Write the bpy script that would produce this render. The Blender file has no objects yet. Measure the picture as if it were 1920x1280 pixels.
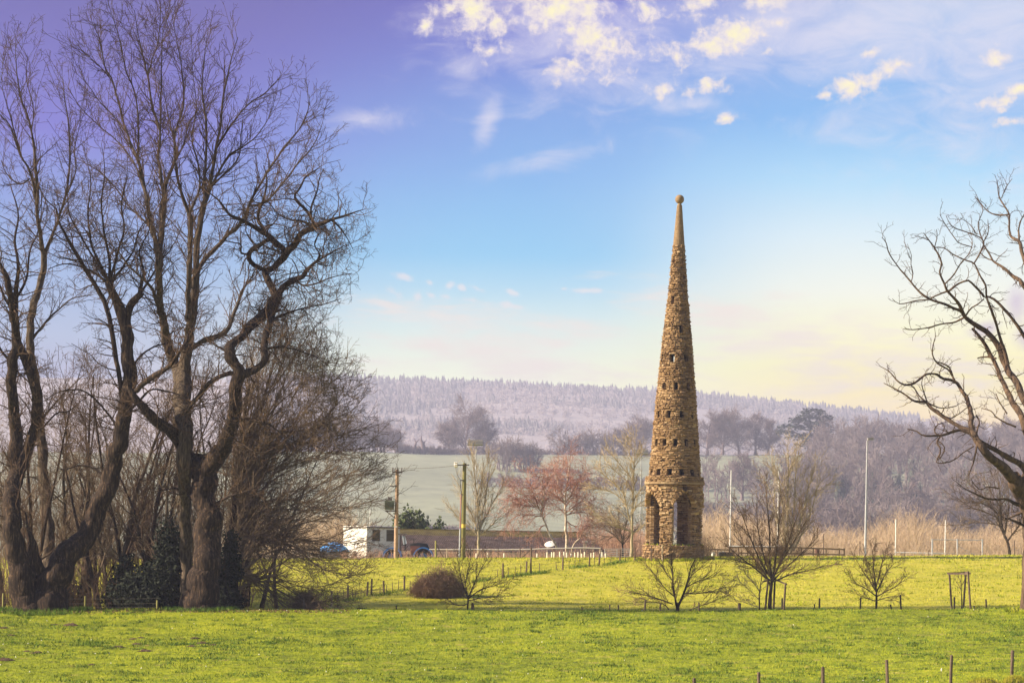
import bpy, math, numpy as np
from math import pi, sin, cos, radians
# ------------------------------------------------------------------ camera, world, sun, exposure
SC = bpy.context.scene
COL = SC.collection
EXPO = 1.5
EZ = 8.0                    # eye height above the datum
FP = 4267.0                 # focal length in photo pixels
ROLL = 0.0175
cam_d = bpy.data.cameras.new('camera')
cam = bpy.data.objects.new('camera', cam_d); COL.objects.link(cam)
cam_d.sensor_width = 36.0; cam_d.lens = 80.0; cam_d.clip_start = 0.5; cam_d.clip_end = 12000
cam_d.shift_y = 360.0/1920.0
cam.location = (0, 0, EZ)
from mathutils import Matrix
cam.matrix_world = Matrix.Translation((0, 0, EZ)) @ Matrix.Rotation(pi/2, 4, 'X') @ Matrix.Rotation(ROLL, 4, 'Z')
SC.camera = cam
SC.view_settings.view_transform = 'Standard'; SC.view_settings.look = 'None'
SC.view_settings.gamma = 1.0; SC.view_settings.exposure = EXPO; SC.view_settings.use_curve_mapping = False
SC.render.engine = 'CYCLES'
SC.cycles.use_denoising = True; SC.cycles.denoiser = 'OPENIMAGEDENOISE'
SC.cycles.max_bounces = 6; SC.cycles.volume_bounces = 0; SC.cycles.transparent_max_bounces = 8
SC.cycles.sample_clamp_indirect = 6

SUN_EL, SUN_AZ = radians(25), radians(-97)       # azimuth from +Y, clockwise positive (left and a little behind the camera)
sd = bpy.data.lights.new('sun', 'SUN'); so = bpy.data.objects.new('sun', sd); COL.objects.link(so)
sd.energy = 5.0; sd.angle = radians(0.5); sd.color = (1.0, 0.85, 0.64)
from mathutils import Vector
sun_dir = Vector((sin(SUN_AZ)*cos(SUN_EL), cos(SUN_AZ)*cos(SUN_EL), sin(SUN_EL)))
so.rotation_euler = sun_dir.to_track_quat('Z', 'Y').to_euler()

HAZE_TOP = EZ + 285.0
HAZE_DENS = 0.00027
HAZE_COL = (0.64, 0.67, 0.90)
HAZE_SEEN = (0.77, 0.74, 0.90)      # how the air reads, used to choose the sky behind it

def lin(c):
    return tuple((x/255/12.92) if x/255 <= 0.04045 else ((x/255+0.055)/1.055)**2.4 for x in c)
def unroll(px, py):
    dx, dy = px-960.0, py-1000.0
    return dx*cos(ROLL)+dy*sin(ROLL), -dx*sin(ROLL)+dy*cos(ROLL)
def W(px, py, Y):
    a, b = unroll(px, py)
    return (a/FP*Y, Y, EZ-b/FP*Y)

world = bpy.data.worlds.new('World'); SC.world = world; world.use_nodes = True
def sky():
    nt = world.node_tree; N = nt.nodes; Lk = nt.links; N.clear()
    def nd(t, **k):
        n = N.new(t)
        for a, v in k.items(): setattr(n, a, v)
        return n
    def put(sock, v):
        if hasattr(v, 'default_value') or hasattr(v, 'links'): Lk.new(v, sock)
        else: sock.default_value = v
    def M(op, a, b=None, c=None, clamp=False):
        n = nd('ShaderNodeMath', operation=op, use_clamp=clamp); put(n.inputs[0], a)
        if b is not None: put(n.inputs[1], b)
        if c is not None: put(n.inputs[2], c)
        return n.outputs[0]
    def mixc(f, a, b):
        n = nd('ShaderNodeMix', data_type='RGBA'); put(n.inputs[0], f); put(n.inputs[6], a); put(n.inputs[7], b); return n.outputs[2]
    def sstep(x, lo, hi):
        n = nd('ShaderNodeMapRange', interpolation_type='SMOOTHSTEP'); put(n.inputs[0], x)
        n.inputs[1].default_value = lo; n.inputs[2].default_value = hi; return n.outputs[0]
    tc = nd('ShaderNodeTexCoord'); sp = nd('ShaderNodeSeparateXYZ'); Lk.new(tc.outputs['Generated'], sp.inputs[0])
    x, y, z = sp.outputs
    h = M('SQRT', M('ADD', M('MULTIPLY', x, x), M('MULTIPLY', y, y)))
    sa = M('DIVIDE', x, M('MAXIMUM', h, 1e-4))                 # sine of the azimuth
    az = M('ARCTAN2', x, y)
    el = M('ARCTAN2', z, h)
    # degrees for readability
    eld = M('MULTIPLY', el, 180/pi)
    def elev(row): return math.degrees(math.atan((1000-row)/FP))
    def haze_T(row):
        e = math.atan(max(1000-row, 30)/FP)
        L = min((HAZE_TOP-EZ)/sin(e), 5000.0)
        return math.exp(-HAZE_DENS*L)
    def comp(c, row):
        c = lin(c); T = haze_T(row)
        return tuple(max((v-(1-T)*hz)/T, v*0.15)/(2**EXPO) for v, hz in zip(c, HAZE_SEEN))+(1.0,)
    def ramp(stops, zen):
        n = nd('ShaderNodeValToRGB'); n.color_ramp.interpolation = 'B_SPLINE' if False else 'EASE'
        n.color_ramp.interpolation = 'LINEAR'
        cr = n.color_ramp
        # factor = elevation / 40 deg
        pts = [(elev(r)/40.0, comp(c, r)) for r, c in stops]
        pts = sorted(pts)
        top = pts[-1]
        pts += [(0.55, tuple(v for v in [top[1][i]*0.5+zen[i]*0.5 for i in range(3)])+(1,)), (1.0, tuple(zen)+(1,))]
        cr.elements[0].position = pts[0][0]; cr.elements[0].color = pts[0][1]
        cr.elements[1].position = pts[-1][0]; cr.elements[1].color = pts[-1][1]
        for p, c in pts[1:-1]:
            e = cr.elements.new(p); e.color = c
        Lk.new(M('DIVIDE', eld, 40.0), n.inputs[0]); return n.outputs[0]
    zen = (0.10, 0.14, 0.34)
    Lr = ramp([(800, (205, 200, 226)), (650, (196, 206, 234)), (520, (176, 196, 236)), (400, (160, 178, 232)), (270, (140, 148, 222)), (160, (120, 110, 208)), (60, (108, 84, 196)), (-60, (100, 72, 186))], zen)
    Cr = ramp([(800, (255, 252, 236)), (690, (244, 248, 240)), (600, (220, 238, 246)), (540, (194, 226, 249)), (480, (168, 214, 250)), (330, (142, 194, 244)), (200, (140, 178, 236)), (100, (126, 158, 228)), (0, (112, 138, 218)), (-80, (104, 126, 210))], zen)
    Rr = ramp([(800, (255, 234, 110)), (740, (255, 240, 130)), (690, (255, 246, 172)), (630, (255, 251, 222)), (540, (248, 250, 244)), (440, (228, 243, 253)), (330, (188, 226, 255)), (220, (152, 198, 248)), (120, (158, 194, 244)), (20, (190, 208, 242)), (-80, (180, 196, 236))], zen)
    # slow warp so that the bands are not level
    nz = nd('ShaderNodeTexNoise'); nz.inputs['Scale'].default_value = 5.0; nz.inputs['Detail'].default_value = 3
    Lk.new(tc.outputs['Generated'], nz.inputs['Vector'])
    warp = M('MULTIPLY', M('SUBTRACT', nz.outputs['Fac'], 0.5), 0.16)
    s2 = M('ADD', sa, warp)
    # the violet band leans: shift azimuth by elevation
    s3 = M('ADD', s2, M('MULTIPLY', M('SUBTRACT', el, 0.12), -0.45))
    base = mixc(sstep(s3, -0.20, 0.01), Lr, Cr)
    base = mixc(sstep(s2, 0.02, 0.17), base, Rr)
    # ---- clouds, by direction
    comb = nd('ShaderNodeCombineXYZ'); Lk.new(az, comb.inputs[0]); Lk.new(el, comb.inputs[1])
    def noise(scale, detail, rough, stretch=(1, 1, 1), off=(0, 0, 0), dist=0.0, rot=0.0):
        mp = nd('ShaderNodeMapping'); mp.inputs['Scale'].default_value = stretch; mp.inputs['Location'].default_value = off
        mp.inputs['Rotation'].default_value = (0, 0, rot)
        Lk.new(comb.outputs[0], mp.inputs[0])
        n = nd('ShaderNodeTexNoise'); n.inputs['Scale'].default_value = scale; n.inputs['Detail'].default_value = detail
        n.inputs['Roughness'].default_value = rough; n.inputs['Distortion'].default_value = dist
        Lk.new(mp.outputs[0], n.inputs['Vector']); return n.outputs['Fac']
    def blobs(lst, grow=1.0):
        out = None
        for (px, py, rx, ry, rot) in lst:
            a, b = unroll(px, py)
            ca, ce = math.atan(a/FP), math.atan(-b/FP)
            mp = nd('ShaderNodeMapping', vector_type='TEXTURE')
            mp.inputs['Location'].default_value = (ca, ce, 0); mp.inputs['Rotation'].default_value = (0, 0, rot)
            mp.inputs['Scale'].default_value = (rx*grow/FP, ry*grow/FP, 1)
            Lk.new(comb.outputs[0], mp.inputs[0])
            ln = nd('ShaderNodeVectorMath', operation='LENGTH'); Lk.new(mp.outputs[0], ln.inputs[0])
            f = M('SUBTRACT', 1.0, ln.outputs['Value'])
            out = f if out is None else M('MAXIMUM', out, f)
        return M('MAXIMUM', out, -1.5)
    n1 = M('ADD', M('MULTIPLY', noise(150, 8, 0.68, dist=0.25), 0.6), M('MULTIPLY', noise(52, 6, 0.6, (1, 1.3, 1), (4, 2, 0), 0.3), 0.4)); n2 = noise(17, 7, 0.6, (1, 1.4, 1), (3, 1, 0), 0.3)
    cum = blobs([(893, 22, 66, 62, -0.5), (1060, 20, 95, 50, 0.1), (1100, 60, 90, 42, -0.5), (1143, 122, 46, 30, -0.5), (1062, 130, 52, 24, 0.35), (1210, 18, 42, 30, 0.2),
                 (1312, 5, 52, 32, 0.1), (1268, 108, 44, 28, -0.35), (1372, 70, 68, 34, 0.2), (1450, 50, 24, 12, 0.1), (1438, 102, 18, 9, 0.3), (1240, 172, 46, 13, 0.05), (1328, 163, 44, 17, 0.05),
                 (1605, 172, 62, 24, 0.15), (1662, 147, 42, 18, 0.45), (1545, 186, 22, 8, 0.2), (1632, 110, 20, 9, 0.4), (1868, 128, 26, 17, 0.35), (1862, 208, 44, 15, 0.1), (1912, 184, 36, 14, 0.3), (1440, 10, 46, 22, 0.1),
                 (1362, 226, 22, 9, 0.2), (920, 95, 24, 12, 0), (1900, 245, 30, 8, 0.1), (796, 50, 22, 16, 0.5), (850, 10, 40, 30, 0), (935, 40, 40, 34, -0.6)], 1.12)
    cf = M('ADD', cum, M('MULTIPLY', M('SUBTRACT', n1, 0.5), 6.0))
    cumm = M('MULTIPLY', sstep(cf, -0.1, 1.0), 0.95)
    core = M('MULTIPLY', sstep(cf, 0.6, 1.6), 1.0)
    vl = blobs([(1060, 60, 240, 140, -0.2), (1560, 70, 420, 110, 0.2), (1850, 90, 300, 260, 0.3), (870, 130, 50, 40, 0.3), (690, 225, 70, 24, 0.1), (1020, 300, 120, 22, 0.2), (915, 230, 22, 60, -0.35), (1300, 200, 90, 26, 0)])
    vf = M('ADD', vl, M('MULTIPLY', M('SUBTRACT', noise(30, 9, 0.66, (1, 2.0, 1), (1, 7, 0), 0.9, -0.35), 0.5), 3.4))
    veil = M('MULTIPLY', sstep(vf, -0.35, 1.5), 0.66)
    # thin streaks low in the sky
    st = noise(30, 9, 0.66, (1, 6.0, 1), (5, 2, 0), 0.3, 0.12)
    sb = blobs([(800, 590, 210, 46, -0.11), (1050, 612, 230, 34, -0.14), (900, 650, 330, 70, -0.08), (1380, 590, 260, 60, -0.15), (1500, 640, 300, 70, 0), (1000, 690, 400, 40, -0.05), (1700, 700, 400, 90, 0)])
    sf = M('ADD', sb, M('MULTIPLY', M('SUBTRACT', st, 0.5), 3.6))
    streak = M('MULTIPLY', sstep(sf, 0.0, 1.35), 0.85)
    pf = M('ADD', blobs([(735, 548, 26, 12, -0.4), (785, 556, 12, 14, 0), (806, 553, 18, 8, -0.3), (836, 556, 18, 9, -0.2), (842, 536, 14, 10, 0.3), (866, 540, 14, 9, -0.5), (898, 542, 28, 8, -0.35), (880, 562, 34, 7, -0.1), (962, 548, 26, 8, -0.2), (960, 574, 50, 9, -0.15), (755, 518, 30, 10, -0.2), (805, 530, 14, 9, -0.3), (1056, 542, 14, 6, 0), (1100, 545, 40, 7, 0)]),
           M('MULTIPLY', M('SUBTRACT', noise(90, 5, 0.6, off=(2, 2, 0)), 0.5), 3.0))
    puff = M('MULTIPLY', sstep(pf, 0.1, 1.0), 0.6)
    # the mauve cloud behind the dead oak
    mv = sstep(M('ADD', blobs([(1905, 580, 34, 60, 0.1), (1850, 625, 44, 20, 0.3), (1925, 640, 40, 40, 0)]), M('MULTIPLY', M('SUBTRACT', n2, 0.5), 2.2)), 0.0, 0.9)
    e = 2**EXPO
    def C(c, k=1.0): return tuple(v*k/e for v in lin(c))+(1.0,)
    base = mixc(streak, base, C((254, 236, 214), 1.10))
    base = mixc(puff, base, C((255, 238, 228), 1.1))
    base = mixc(M('MULTIPLY', mv, 0.7), base, C((196, 168, 205)))
    base = mixc(veil, base, C((238, 232, 242), 1.05))
    base = mixc(cumm, base, C((252, 238, 230), 1.0))
    base = mixc(core, base, C((255, 247, 182), 1.12))
    ns = nd('ShaderNodeTexSky', sky_type='NISHITA'); ns.sun_disc = False
    ns.sun_elevation = SUN_EL; ns.sun_rotation = SUN_AZ
    bg1 = nd('ShaderNodeBackground'); Lk.new(ns.outputs[0], bg1.inputs[0]); bg1.inputs[1].default_value = 0.05
    bg2 = nd('ShaderNodeBackground'); Lk.new(base, bg2.inputs[0]); bg2.inputs[1].default_value = 1.0
    # daylight sky overhead, the low coloured evening-like band towards the horizon
    mx = nd('ShaderNodeMixShader'); Lk.new(sstep(eld, 45.0, 16.0), mx.inputs[0])
    Lk.new(bg1.outputs[0], mx.inputs[1]); Lk.new(bg2.outputs[0], mx.inputs[2])
    out = nd('ShaderNodeOutputWorld'); Lk.new(mx.outputs[0], out.inputs[0])
sky()

# ------------------------------------------------------------------ helpers
RNG = np.random.default_rng(7)
TRI = [0]
def tag(o, label=None, cat=None, group=None, kind=None):
    if label: o['label'] = label
    if cat: o['category'] = cat
    if group: o['group'] = group
    if kind: o['kind'] = kind
    return o
def empty(name, loc, label=None, cat=None, group=None, rz=0.0):
    o = bpy.data.objects.new(name, None); COL.objects.link(o); o.location = loc; o.rotation_euler = (0, 0, rz)
    o.empty_display_size = 0.3
    return tag(o, label, cat, group)
def link(name, me, mat=None, parent=None):
    o = bpy.data.objects.new(name, me); COL.objects.link(o)
    if mat is not None and len(me.materials) == 0: me.materials.append(mat)
    if parent is not None: o.parent = parent
    return o
def mesh_arr(name, V, F, smooth=False):
    """F: (K,4) or (K,3) int array"""
    V = np.asarray(V, dtype=np.float32).reshape(-1, 3); F = np.asarray(F, dtype=np.int32)
    me = bpy.data.meshes.new(name); k = F.shape[1]
    me.vertices.add(len(V)); me.vertices.foreach_set('co', V.ravel())
    me.loops.add(F.size); me.loops.foreach_set('vertex_index', F.ravel())
    me.polygons.add(len(F)); me.polygons.foreach_set('loop_start', np.arange(0, F.size, k, dtype=np.int32))
    me.polygons.foreach_set('use_smooth', np.full(len(F), smooth, dtype=bool))
    me.update(calc_edges=True)
    TRI[0] += len(F)*(2 if k == 4 else 1)
    return me
def norm(a): return a/np.maximum(np.linalg.norm(a, axis=-1, keepdims=True), 1e-9)
def tubes(P, R, s):
    """P (M,n,3), R (M,n) -> verts, quads"""
    P = np.asarray(P, float); R = np.asarray(R, float)
    M_, n, _ = P.shape
    T = norm(np.gradient(P, axis=1))
    m = np.abs(T.mean(axis=1)); ax = np.argmin(m, axis=1); ref = np.eye(3)[ax][:, None, :]
    U = norm(np.cross(T, ref)); Vv = np.cross(T, U)
    a = np.arange(s)*2*pi/s
    ring = P[:, :, None, :] + R[:, :, None, None]*(np.cos(a)[:, None]*U[:, :, None, :]+np.sin(a)[:, None]*Vv[:, :, None, :])
    V = ring.reshape(-1, 3)
    base = (np.arange(M_)[:, None, None]*n+np.arange(n-1)[None, :, None])*s
    j = np.arange(s)[None, None, :]; j2 = (j+1) % s
    F = np.stack([base+j, base+j2, base+s+j2, base+s+j], -1).reshape(-1, 4)
    return V, F
def join(lst):
    Vs, Fs, o = [], [], 0
    for V, F in lst:
        Vs.append(V); Fs.append(F+o); o += len(V)
    return np.concatenate(Vs), np.concatenate(Fs)
def vnoise(x, y, seed=0):
    x = np.asarray(x, float); y = np.asarray(y, float)
    xi, yi = np.floor(x).astype(np.int64), np.floor(y).astype(np.int64); fx, fy = x-xi, y-yi
    fx = fx*fx*(3-2*fx); fy = fy*fy*(3-2*fy)
    def h(a, b):
        n = (a*374761393+b*668265263+seed*1442695041) & 0xffffffff
        n = ((n ^ (n >> 13))*1274126177) & 0xffffffff
        return ((n ^ (n >> 16)) & 0xffff)/32767.5-1
    return (h(xi, yi)*(1-fx)+h(xi+1, yi)*fx)*(1-fy)+(h(xi, yi+1)*(1-fx)+h(xi+1, yi+1)*fx)*fy
def fbm(x, y, seed=0, oct=4):
    t, a = 0, 1.0
    for i in range(oct):
        t = t+a*vnoise(x*2**i, y*2**i, seed+i*17); a *= 0.5
    return t/1.9
class MB:
    def __init__(s): s.v = []; s.f = []
    def add(s, V, F):
        o = len(s.v); s.v += [tuple(map(float, p)) for p in V]; s.f += [tuple(int(i)+o for i in f) for f in F]; return s
    def box(s, c, size, rz=0.0, ax=None):
        hx, hy, hz = [q/2 for q in size]
        A = ax if ax is not None else ((cos(rz), sin(rz), 0), (-sin(rz), cos(rz), 0), (0, 0, 1))
        A = np.array(A, float); V = []
        for dz in (-hz, hz):
            for dx, dy in ((-hx, -hy), (hx, -hy), (hx, hy), (-hx, hy)): V.append(np.array(c)+A[0]*dx+A[1]*dy+A[2]*dz)
        return s.add(V, [(0, 3, 2, 1), (4, 5, 6, 7), (0, 1, 5, 4), (1, 2, 6, 5), (2, 3, 7, 6), (3, 0, 4, 7)])
    def bar(s, p0, p1, w, h):
        p0, p1 = np.array(p0, float), np.array(p1, float); d = p1-p0; L = np.linalg.norm(d); d /= L
        r = np.array((0, 0, 1.0)) if abs(d[2]) < 0.9 else np.array((0, 1.0, 0))
        u = np.cross(r, d); u /= np.linalg.norm(u); v = np.cross(d, u)
        return s.box((p0+p1)/2, (L, w, h), ax=(d, u, v))
    def rod(s, p0, p1, r0, r1=None, n=8, cap=True):
        r1 = r0 if r1 is None else r1
        V, F = tubes(np.array([[p0, p1]], float), np.array([[r0, r1]], float), n)
        F = [tuple(f) for f in F]
        if cap: F += [tuple(range(n))[::-1], tuple(range(n, 2*n))]
        return s.add(V, F)
    def path(s, pts, r, n=6):
        pts = np.array(pts, float); R = np.full(len(pts), r) if np.isscalar(r) else np.array(r, float)
        V, F = tubes(pts[None], R[None], n); return s.add(V, [tuple(f) for f in F]+[tuple(range(n))[::-1], tuple(range(len(V)-n, len(V)))])
    def lathe(s, c, prof, n=16):
        c = np.array(c, float); V = []
        for r, z in prof:
            for i in range(n): V.append(c+np.array((r*cos(2*pi*i/n), r*sin(2*pi*i/n), z)))
        F = [(k*n+i, k*n+(i+1) % n, (k+1)*n+(i+1) % n, (k+1)*n+i) for k in range(len(prof)-1) for i in range(n)]
        return s.add(V, F)
    def build(s, name, mat, parent=None, smooth=False):
        me = bpy.data.meshes.new(name); me.from_pydata(s.v, [], s.f); me.update()
        if smooth:
            me.polygons.foreach_set('use_smooth', [True]*len(me.polygons))
        TRI[0] += sum(len(f)-2 for f in s.f)
        return link(name, me, mat, parent)
# ------------------------------------------------------------------ materials
MT = {}
def mat(name, c1, c2=None, scale=4.0, rough=0.85, bump=0.0, c3=None, detail=6.0, stretch=(1, 1, 1), bscale=None, metal=0.0, lo=0.35, hi=0.65, coords='Object', tint=None, transl=0.0):
    m = bpy.data.materials.new(name); m.use_nodes = True; nt = m.node_tree; N = nt.nodes; L = nt.links
    b = N['Principled BSDF']; b.inputs['Roughness'].default_value = rough; b.inputs['Metallic'].default_value = metal
    b.inputs['Specular IOR Level'].default_value = 0.3
    MT[name] = m
    if c2 is None: c2 = tuple(v*0.75 for v in c1)
    tc = N.new('ShaderNodeTexCoord'); mp = N.new('ShaderNodeMapping'); mp.inputs['Scale'].default_value = stretch
    if coords == 'World':
        g = N.new('ShaderNodeNewGeometry'); L.new(g.outputs['Position'], mp.inputs[0])
    else: L.new(tc.outputs[coords], mp.inputs[0])
    nz = N.new('ShaderNodeTexNoise'); nz.inputs['Scale'].default_value = scale; nz.inputs['Detail'].default_value = detail; nz.inputs['Roughness'].default_value = 0.6
    L.new(mp.outputs[0], nz.inputs['Vector'])
    r = N.new('ShaderNodeValToRGB'); r.color_ramp.elements[0].position = lo; r.color_ramp.elements[1].position = hi
    r.color_ramp.elements[0].color = (*c1, 1); r.color_ramp.elements[1].color = (*c2, 1)
    if c3 is not None:
        e = r.color_ramp.elements.new((lo+hi)/2+0.08); e.color = (*c2, 1); r.color_ramp.elements[-1].color = (*c3, 1)
    L.new(nz.outputs['Fac'], r.inputs[0]); col = r.outputs[0]
    if tint:
        at = N.new('ShaderNodeAttribute'); at.attribute_name = 'tint'; r2 = N.new('ShaderNodeValToRGB')
        els = r2.color_ramp.elements; els[0].position = 0; els[0].color = (*tint[0], 1); els[1].position = 1; els[1].color = (*tint[-1], 1)
        for i, t in enumerate(tint[1:-1]):
            e = els.new((i+1)/(len(tint)-1)); e.color = (*t, 1)
        L.new(at.outputs['Fac'], r2.inputs[0])
        mx = N.new('ShaderNodeMix'); mx.data_type = 'RGBA'; mx.inputs[0].default_value = 0.72; L.new(col, mx.inputs[6]); L.new(r2.outputs[0], mx.inputs[7]); col = mx.outputs[2]
    L.new(col, b.inputs['Base Color'])
    if transl:
        tr = N.new('ShaderNodeBsdfTranslucent'); L.new(col, tr.inputs[0]); ms = N.new('ShaderNodeMixShader'); ms.inputs[0].default_value = transl
        L.new(b.outputs[0], ms.inputs[1]); L.new(tr.outputs[0], ms.inputs[2]); L.new(ms.outputs[0], N['Material Output'].inputs[0])
    if bump:
        nb = N.new('ShaderNodeTexNoise'); nb.inputs['Scale'].default_value = bscale or scale*3; nb.inputs['Detail'].default_value = 5
        L.new(mp.outputs[0], nb.inputs['Vector'])
        bm = N.new('ShaderNodeBump'); bm.inputs['Strength'].default_value = bump; bm.inputs['Distance'].default_value = 0.06
        L.new(nb.outputs['Fac'], bm.inputs['Height']); L.new(bm.outputs[0], b.inputs['Normal'])
    return m
bark_dark = mat('bark_dark', (0.012, 0.0065, 0.004), (0.042, 0.025, 0.015), 2.6, 0.95, 1.0, c3=(0.10, 0.062, 0.036), stretch=(4, 4, 0.7), bscale=4.5, lo=0.40, hi=0.62)
bark_grey = mat('bark_grey', (0.030, 0.021, 0.014), (0.12, 0.088, 0.060), 2.6, 0.95, 1.0, stretch=(4, 4, 0.6), bscale=5, lo=0.38, hi=0.62)
bark_pale = mat('bark_pale', (0.22, 0.18, 0.11), (0.40, 0.33, 0.20), 3, 0.9, 0.5, stretch=(3, 3, 0.8))
twig_dark = mat('twig_dark', (0.052, 0.028, 0.015), (0.105, 0.062, 0.032), 1.3, 0.9)
twig_brown = mat('twig_brown', (0.10, 0.066, 0.042), (0.19, 0.135, 0.085), 1.1, 0.9)
twig_light = mat('twig_light', (0.14, 0.085, 0.048), (0.26, 0.17, 0.10), 1.1, 0.9)
twig_pale = mat('twig_pale', (0.30, 0.235, 0.14), (0.46, 0.36, 0.22), 1.1, 0.9)
twig_red = mat('twig_red', (0.30, 0.14, 0.11), (0.44, 0.24, 0.17), 1.1, 0.9)
bark_birch = mat('bark_birch', (0.62, 0.52, 0.40), (0.30, 0.22, 0.15), 2.5, 0.8, 0.3, lo=0.45, hi=0.62)
dead_wood = mat('dead_wood', (0.030, 0.019, 0.013), (0.13, 0.082, 0.050), 2.2, 0.9, 0.8, stretch=(2, 2, 0.8))
# ------------------------------------------------------------------ ground
# per distance Y: the height under five columns, given where that ground shows (photo row) at px 0, 640, 960, 1280, 1920
GC = [0, 640, 960, 1280, 1920]
GT = [(-400, None, -1.7), (0, None, -1.7), (20, None, -2.6), (40, None, -4.0), (60, None, -5.3), (70, [1367]*5, 0), (78, [1322, 1324, 1326, 1326, 1324], 0), (84, [1291]*5, 0), (91, [1249]*5, 0), (98, [1212]*5, 0),
      (104, [1182, 1183, 1183, 1183, 1182], 0), (109, [1156, 1158, 1158, 1159, 1155], 0), (112, [1142, 1145, 1144, 1147, 1141], 0), (116, [1147, 1150, 1150, 1153, 1147], 0), (121, [1149, 1150, 1151, 1153, 1147], 0),
      (127, [1134, 1137, 1134, 1138, 1128], 0), (136, [1104, 1110, 1104, 1108, 1098], 0), (148, [1070, 1074, 1068, 1070, 1065], 0), (158, [1054, 1055, 1050, 1048, 1047], 0), (166, [1047, 1048, 1046, 1045, 1042], 0),
      (176, [1048, 1050, 1048, 1047, 1044], 0), (190, [1047]*5, 0), (215, [1053]*5, 0), (271, [1072]*5, 0), (400, [1078]*5, 0), (500, [1062]*5, 0), (560, [1015, 1010, 1010, 1015, 1020], 0),
      (600, [980, 975, 975, 982, 990], 0), (700, [905, 905, 908, 918, 925], 0), (790, [856, 858, 860, 866, 862], 0), (820, [849, 850, 851, 855, 850], 0), (850, [850, 851, 852, 856, 850], 0), (950, [872]*5, 0), (1250, [880]*5, 0),
      (1400, [830, 833, 838, 845, 870], 0), (1650, [775, 778, 786, 797, 846], 0), (1900, [721, 727, 738, 752, 820], 0), (2000, [710, 715, 728, 744, 812], 0), (2100, [709, 714, 727, 743, 811], 0), (2500, [750, 752, 760, 780, 845], 0)]
def FY(Y):
    return np.interp(Y, [-1e4, 430, 500, 560, 820, 1000, 2600], [-1e4, 430, 640, 800, 1300, 1700, 4700])
GT = [(float(FY(g[0])), g[1], g[2]) for g in GT]
_Y = np.array([g[0] for g in GT], float)
_Z = np.zeros((len(GT), 5))
for i, g in enumerate(GT):
    for j, c in enumerate(GC):
        _Z[i, j] = g[2] if g[1] is None else -unroll(c, g[1][j])[1]/FP*g[0]
_D = np.zeros_like(_Z)
for i in range(1, len(GT)-1):
    a = (_Z[i]-_Z[i-1])/(_Y[i]-_Y[i-1]); b = (_Z[i+1]-_Z[i])/(_Y[i+1]-_Y[i])
    _D[i] = np.where(a*b > 0, 2*a*b/(a+b+1e-12), 0)
_QC = np.array([c-960.0 for c in GC])
def G(X, Y, rough=True):
    X = np.asarray(X, float); Y = np.asarray(Y, float)
    Yc = np.clip(Y, _Y[0], _Y[-1]-1e-3); k = np.clip(np.searchsorted(_Y, Yc, side='right')-1, 0, len(_Y)-2)
    h = _Y[k+1]-_Y[k]; t = (Yc-_Y[k])/h
    q = np.clip(X/np.maximum(Y, 60)*FP, -960, 960)
    j = np.clip(np.searchsorted(_QC, q, side='right')-1, 0, 3); s = (q-_QC[j])/(_QC[j+1]-_QC[j])
    def col(jj):
        z0, z1, d0, d1 = _Z[k, jj], _Z[k+1, jj], _D[k, jj], _D[k+1, jj]
        return (2*t**3-3*t**2+1)*z0+(t**3-2*t**2+t)*h*d0+(-2*t**3+3*t**2)*z1+(t**3-t**2)*h*d1
    z = EZ+col(j)*(1-s)+col(j+1)*s
    # beyond the seen width the land keeps its height, rolling a little
    if rough:
        near = np.clip((200-Y)/40, 0, 1); far = np.clip((Y-420)/300, 0, 1)
        z = z+near*(0.05*fbm(X/1.3, Y/1.0, 3, 3)+0.09*fbm(X/7, Y/5, 5, 3))+far*fbm(X/90, Y/70, 9, 3)*2.2
    return z
def g1(x, y): return float(G(np.array([x]), np.array([y]))[0])
def hit(px, py, y0, y1):
    """first ground point behind photo pixel between two distances"""
    Ys = np.linspace(y0, y1, 600); a, b = unroll(px, py)
    d = (EZ-b/FP*Ys)-G(a/FP*Ys, Ys, False)
    i = np.where(d <= 0)[0]
    Y = Ys[i[0]] if len(i) else Ys[np.argmin(np.abs(d))]
    X = a/FP*Y
    return X, Y, g1(X, Y)
def foot(px, Y, sink=0.0):
    X = unroll(px, 1100)[0]/FP*Y
    return (X, Y, g1(X, Y)-sink)

def sheet(name, ys, m, cols_in=300):
    ys = np.array(ys, float)
    q = np.concatenate([np.linspace(-6000, -1300, 14), np.linspace(-1080, 1080, cols_in), np.linspace(1300, 6000, 14)])
    Yg, Qg = np.meshgrid(ys, q, indexing='ij')
    Xg = Qg/FP*np.maximum(Yg, 90)
    Xg = np.where(np.abs(Qg) > 1200, np.sign(Qg)*np.maximum(np.abs(Xg), (np.abs(Qg)-1200)/4800*2500+np.abs(1200/FP*np.maximum(Yg, 90))), Xg)
    Xg = np.clip(Xg, -2700, 2700)
    Z = G(Xg, Yg)
    V = np.stack([Xg, Yg, Z], -1).reshape(-1, 3); r, c = Z.shape
    i = (np.arange(r-1)[:, None]*c+np.arange(c-1)[None, :]).ravel()
    F = np.stack([i, i+1, i+c+1, i+c], -1)
    return tag(link(name, mesh_arr(name, V, F, True), m), kind='structure')

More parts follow.
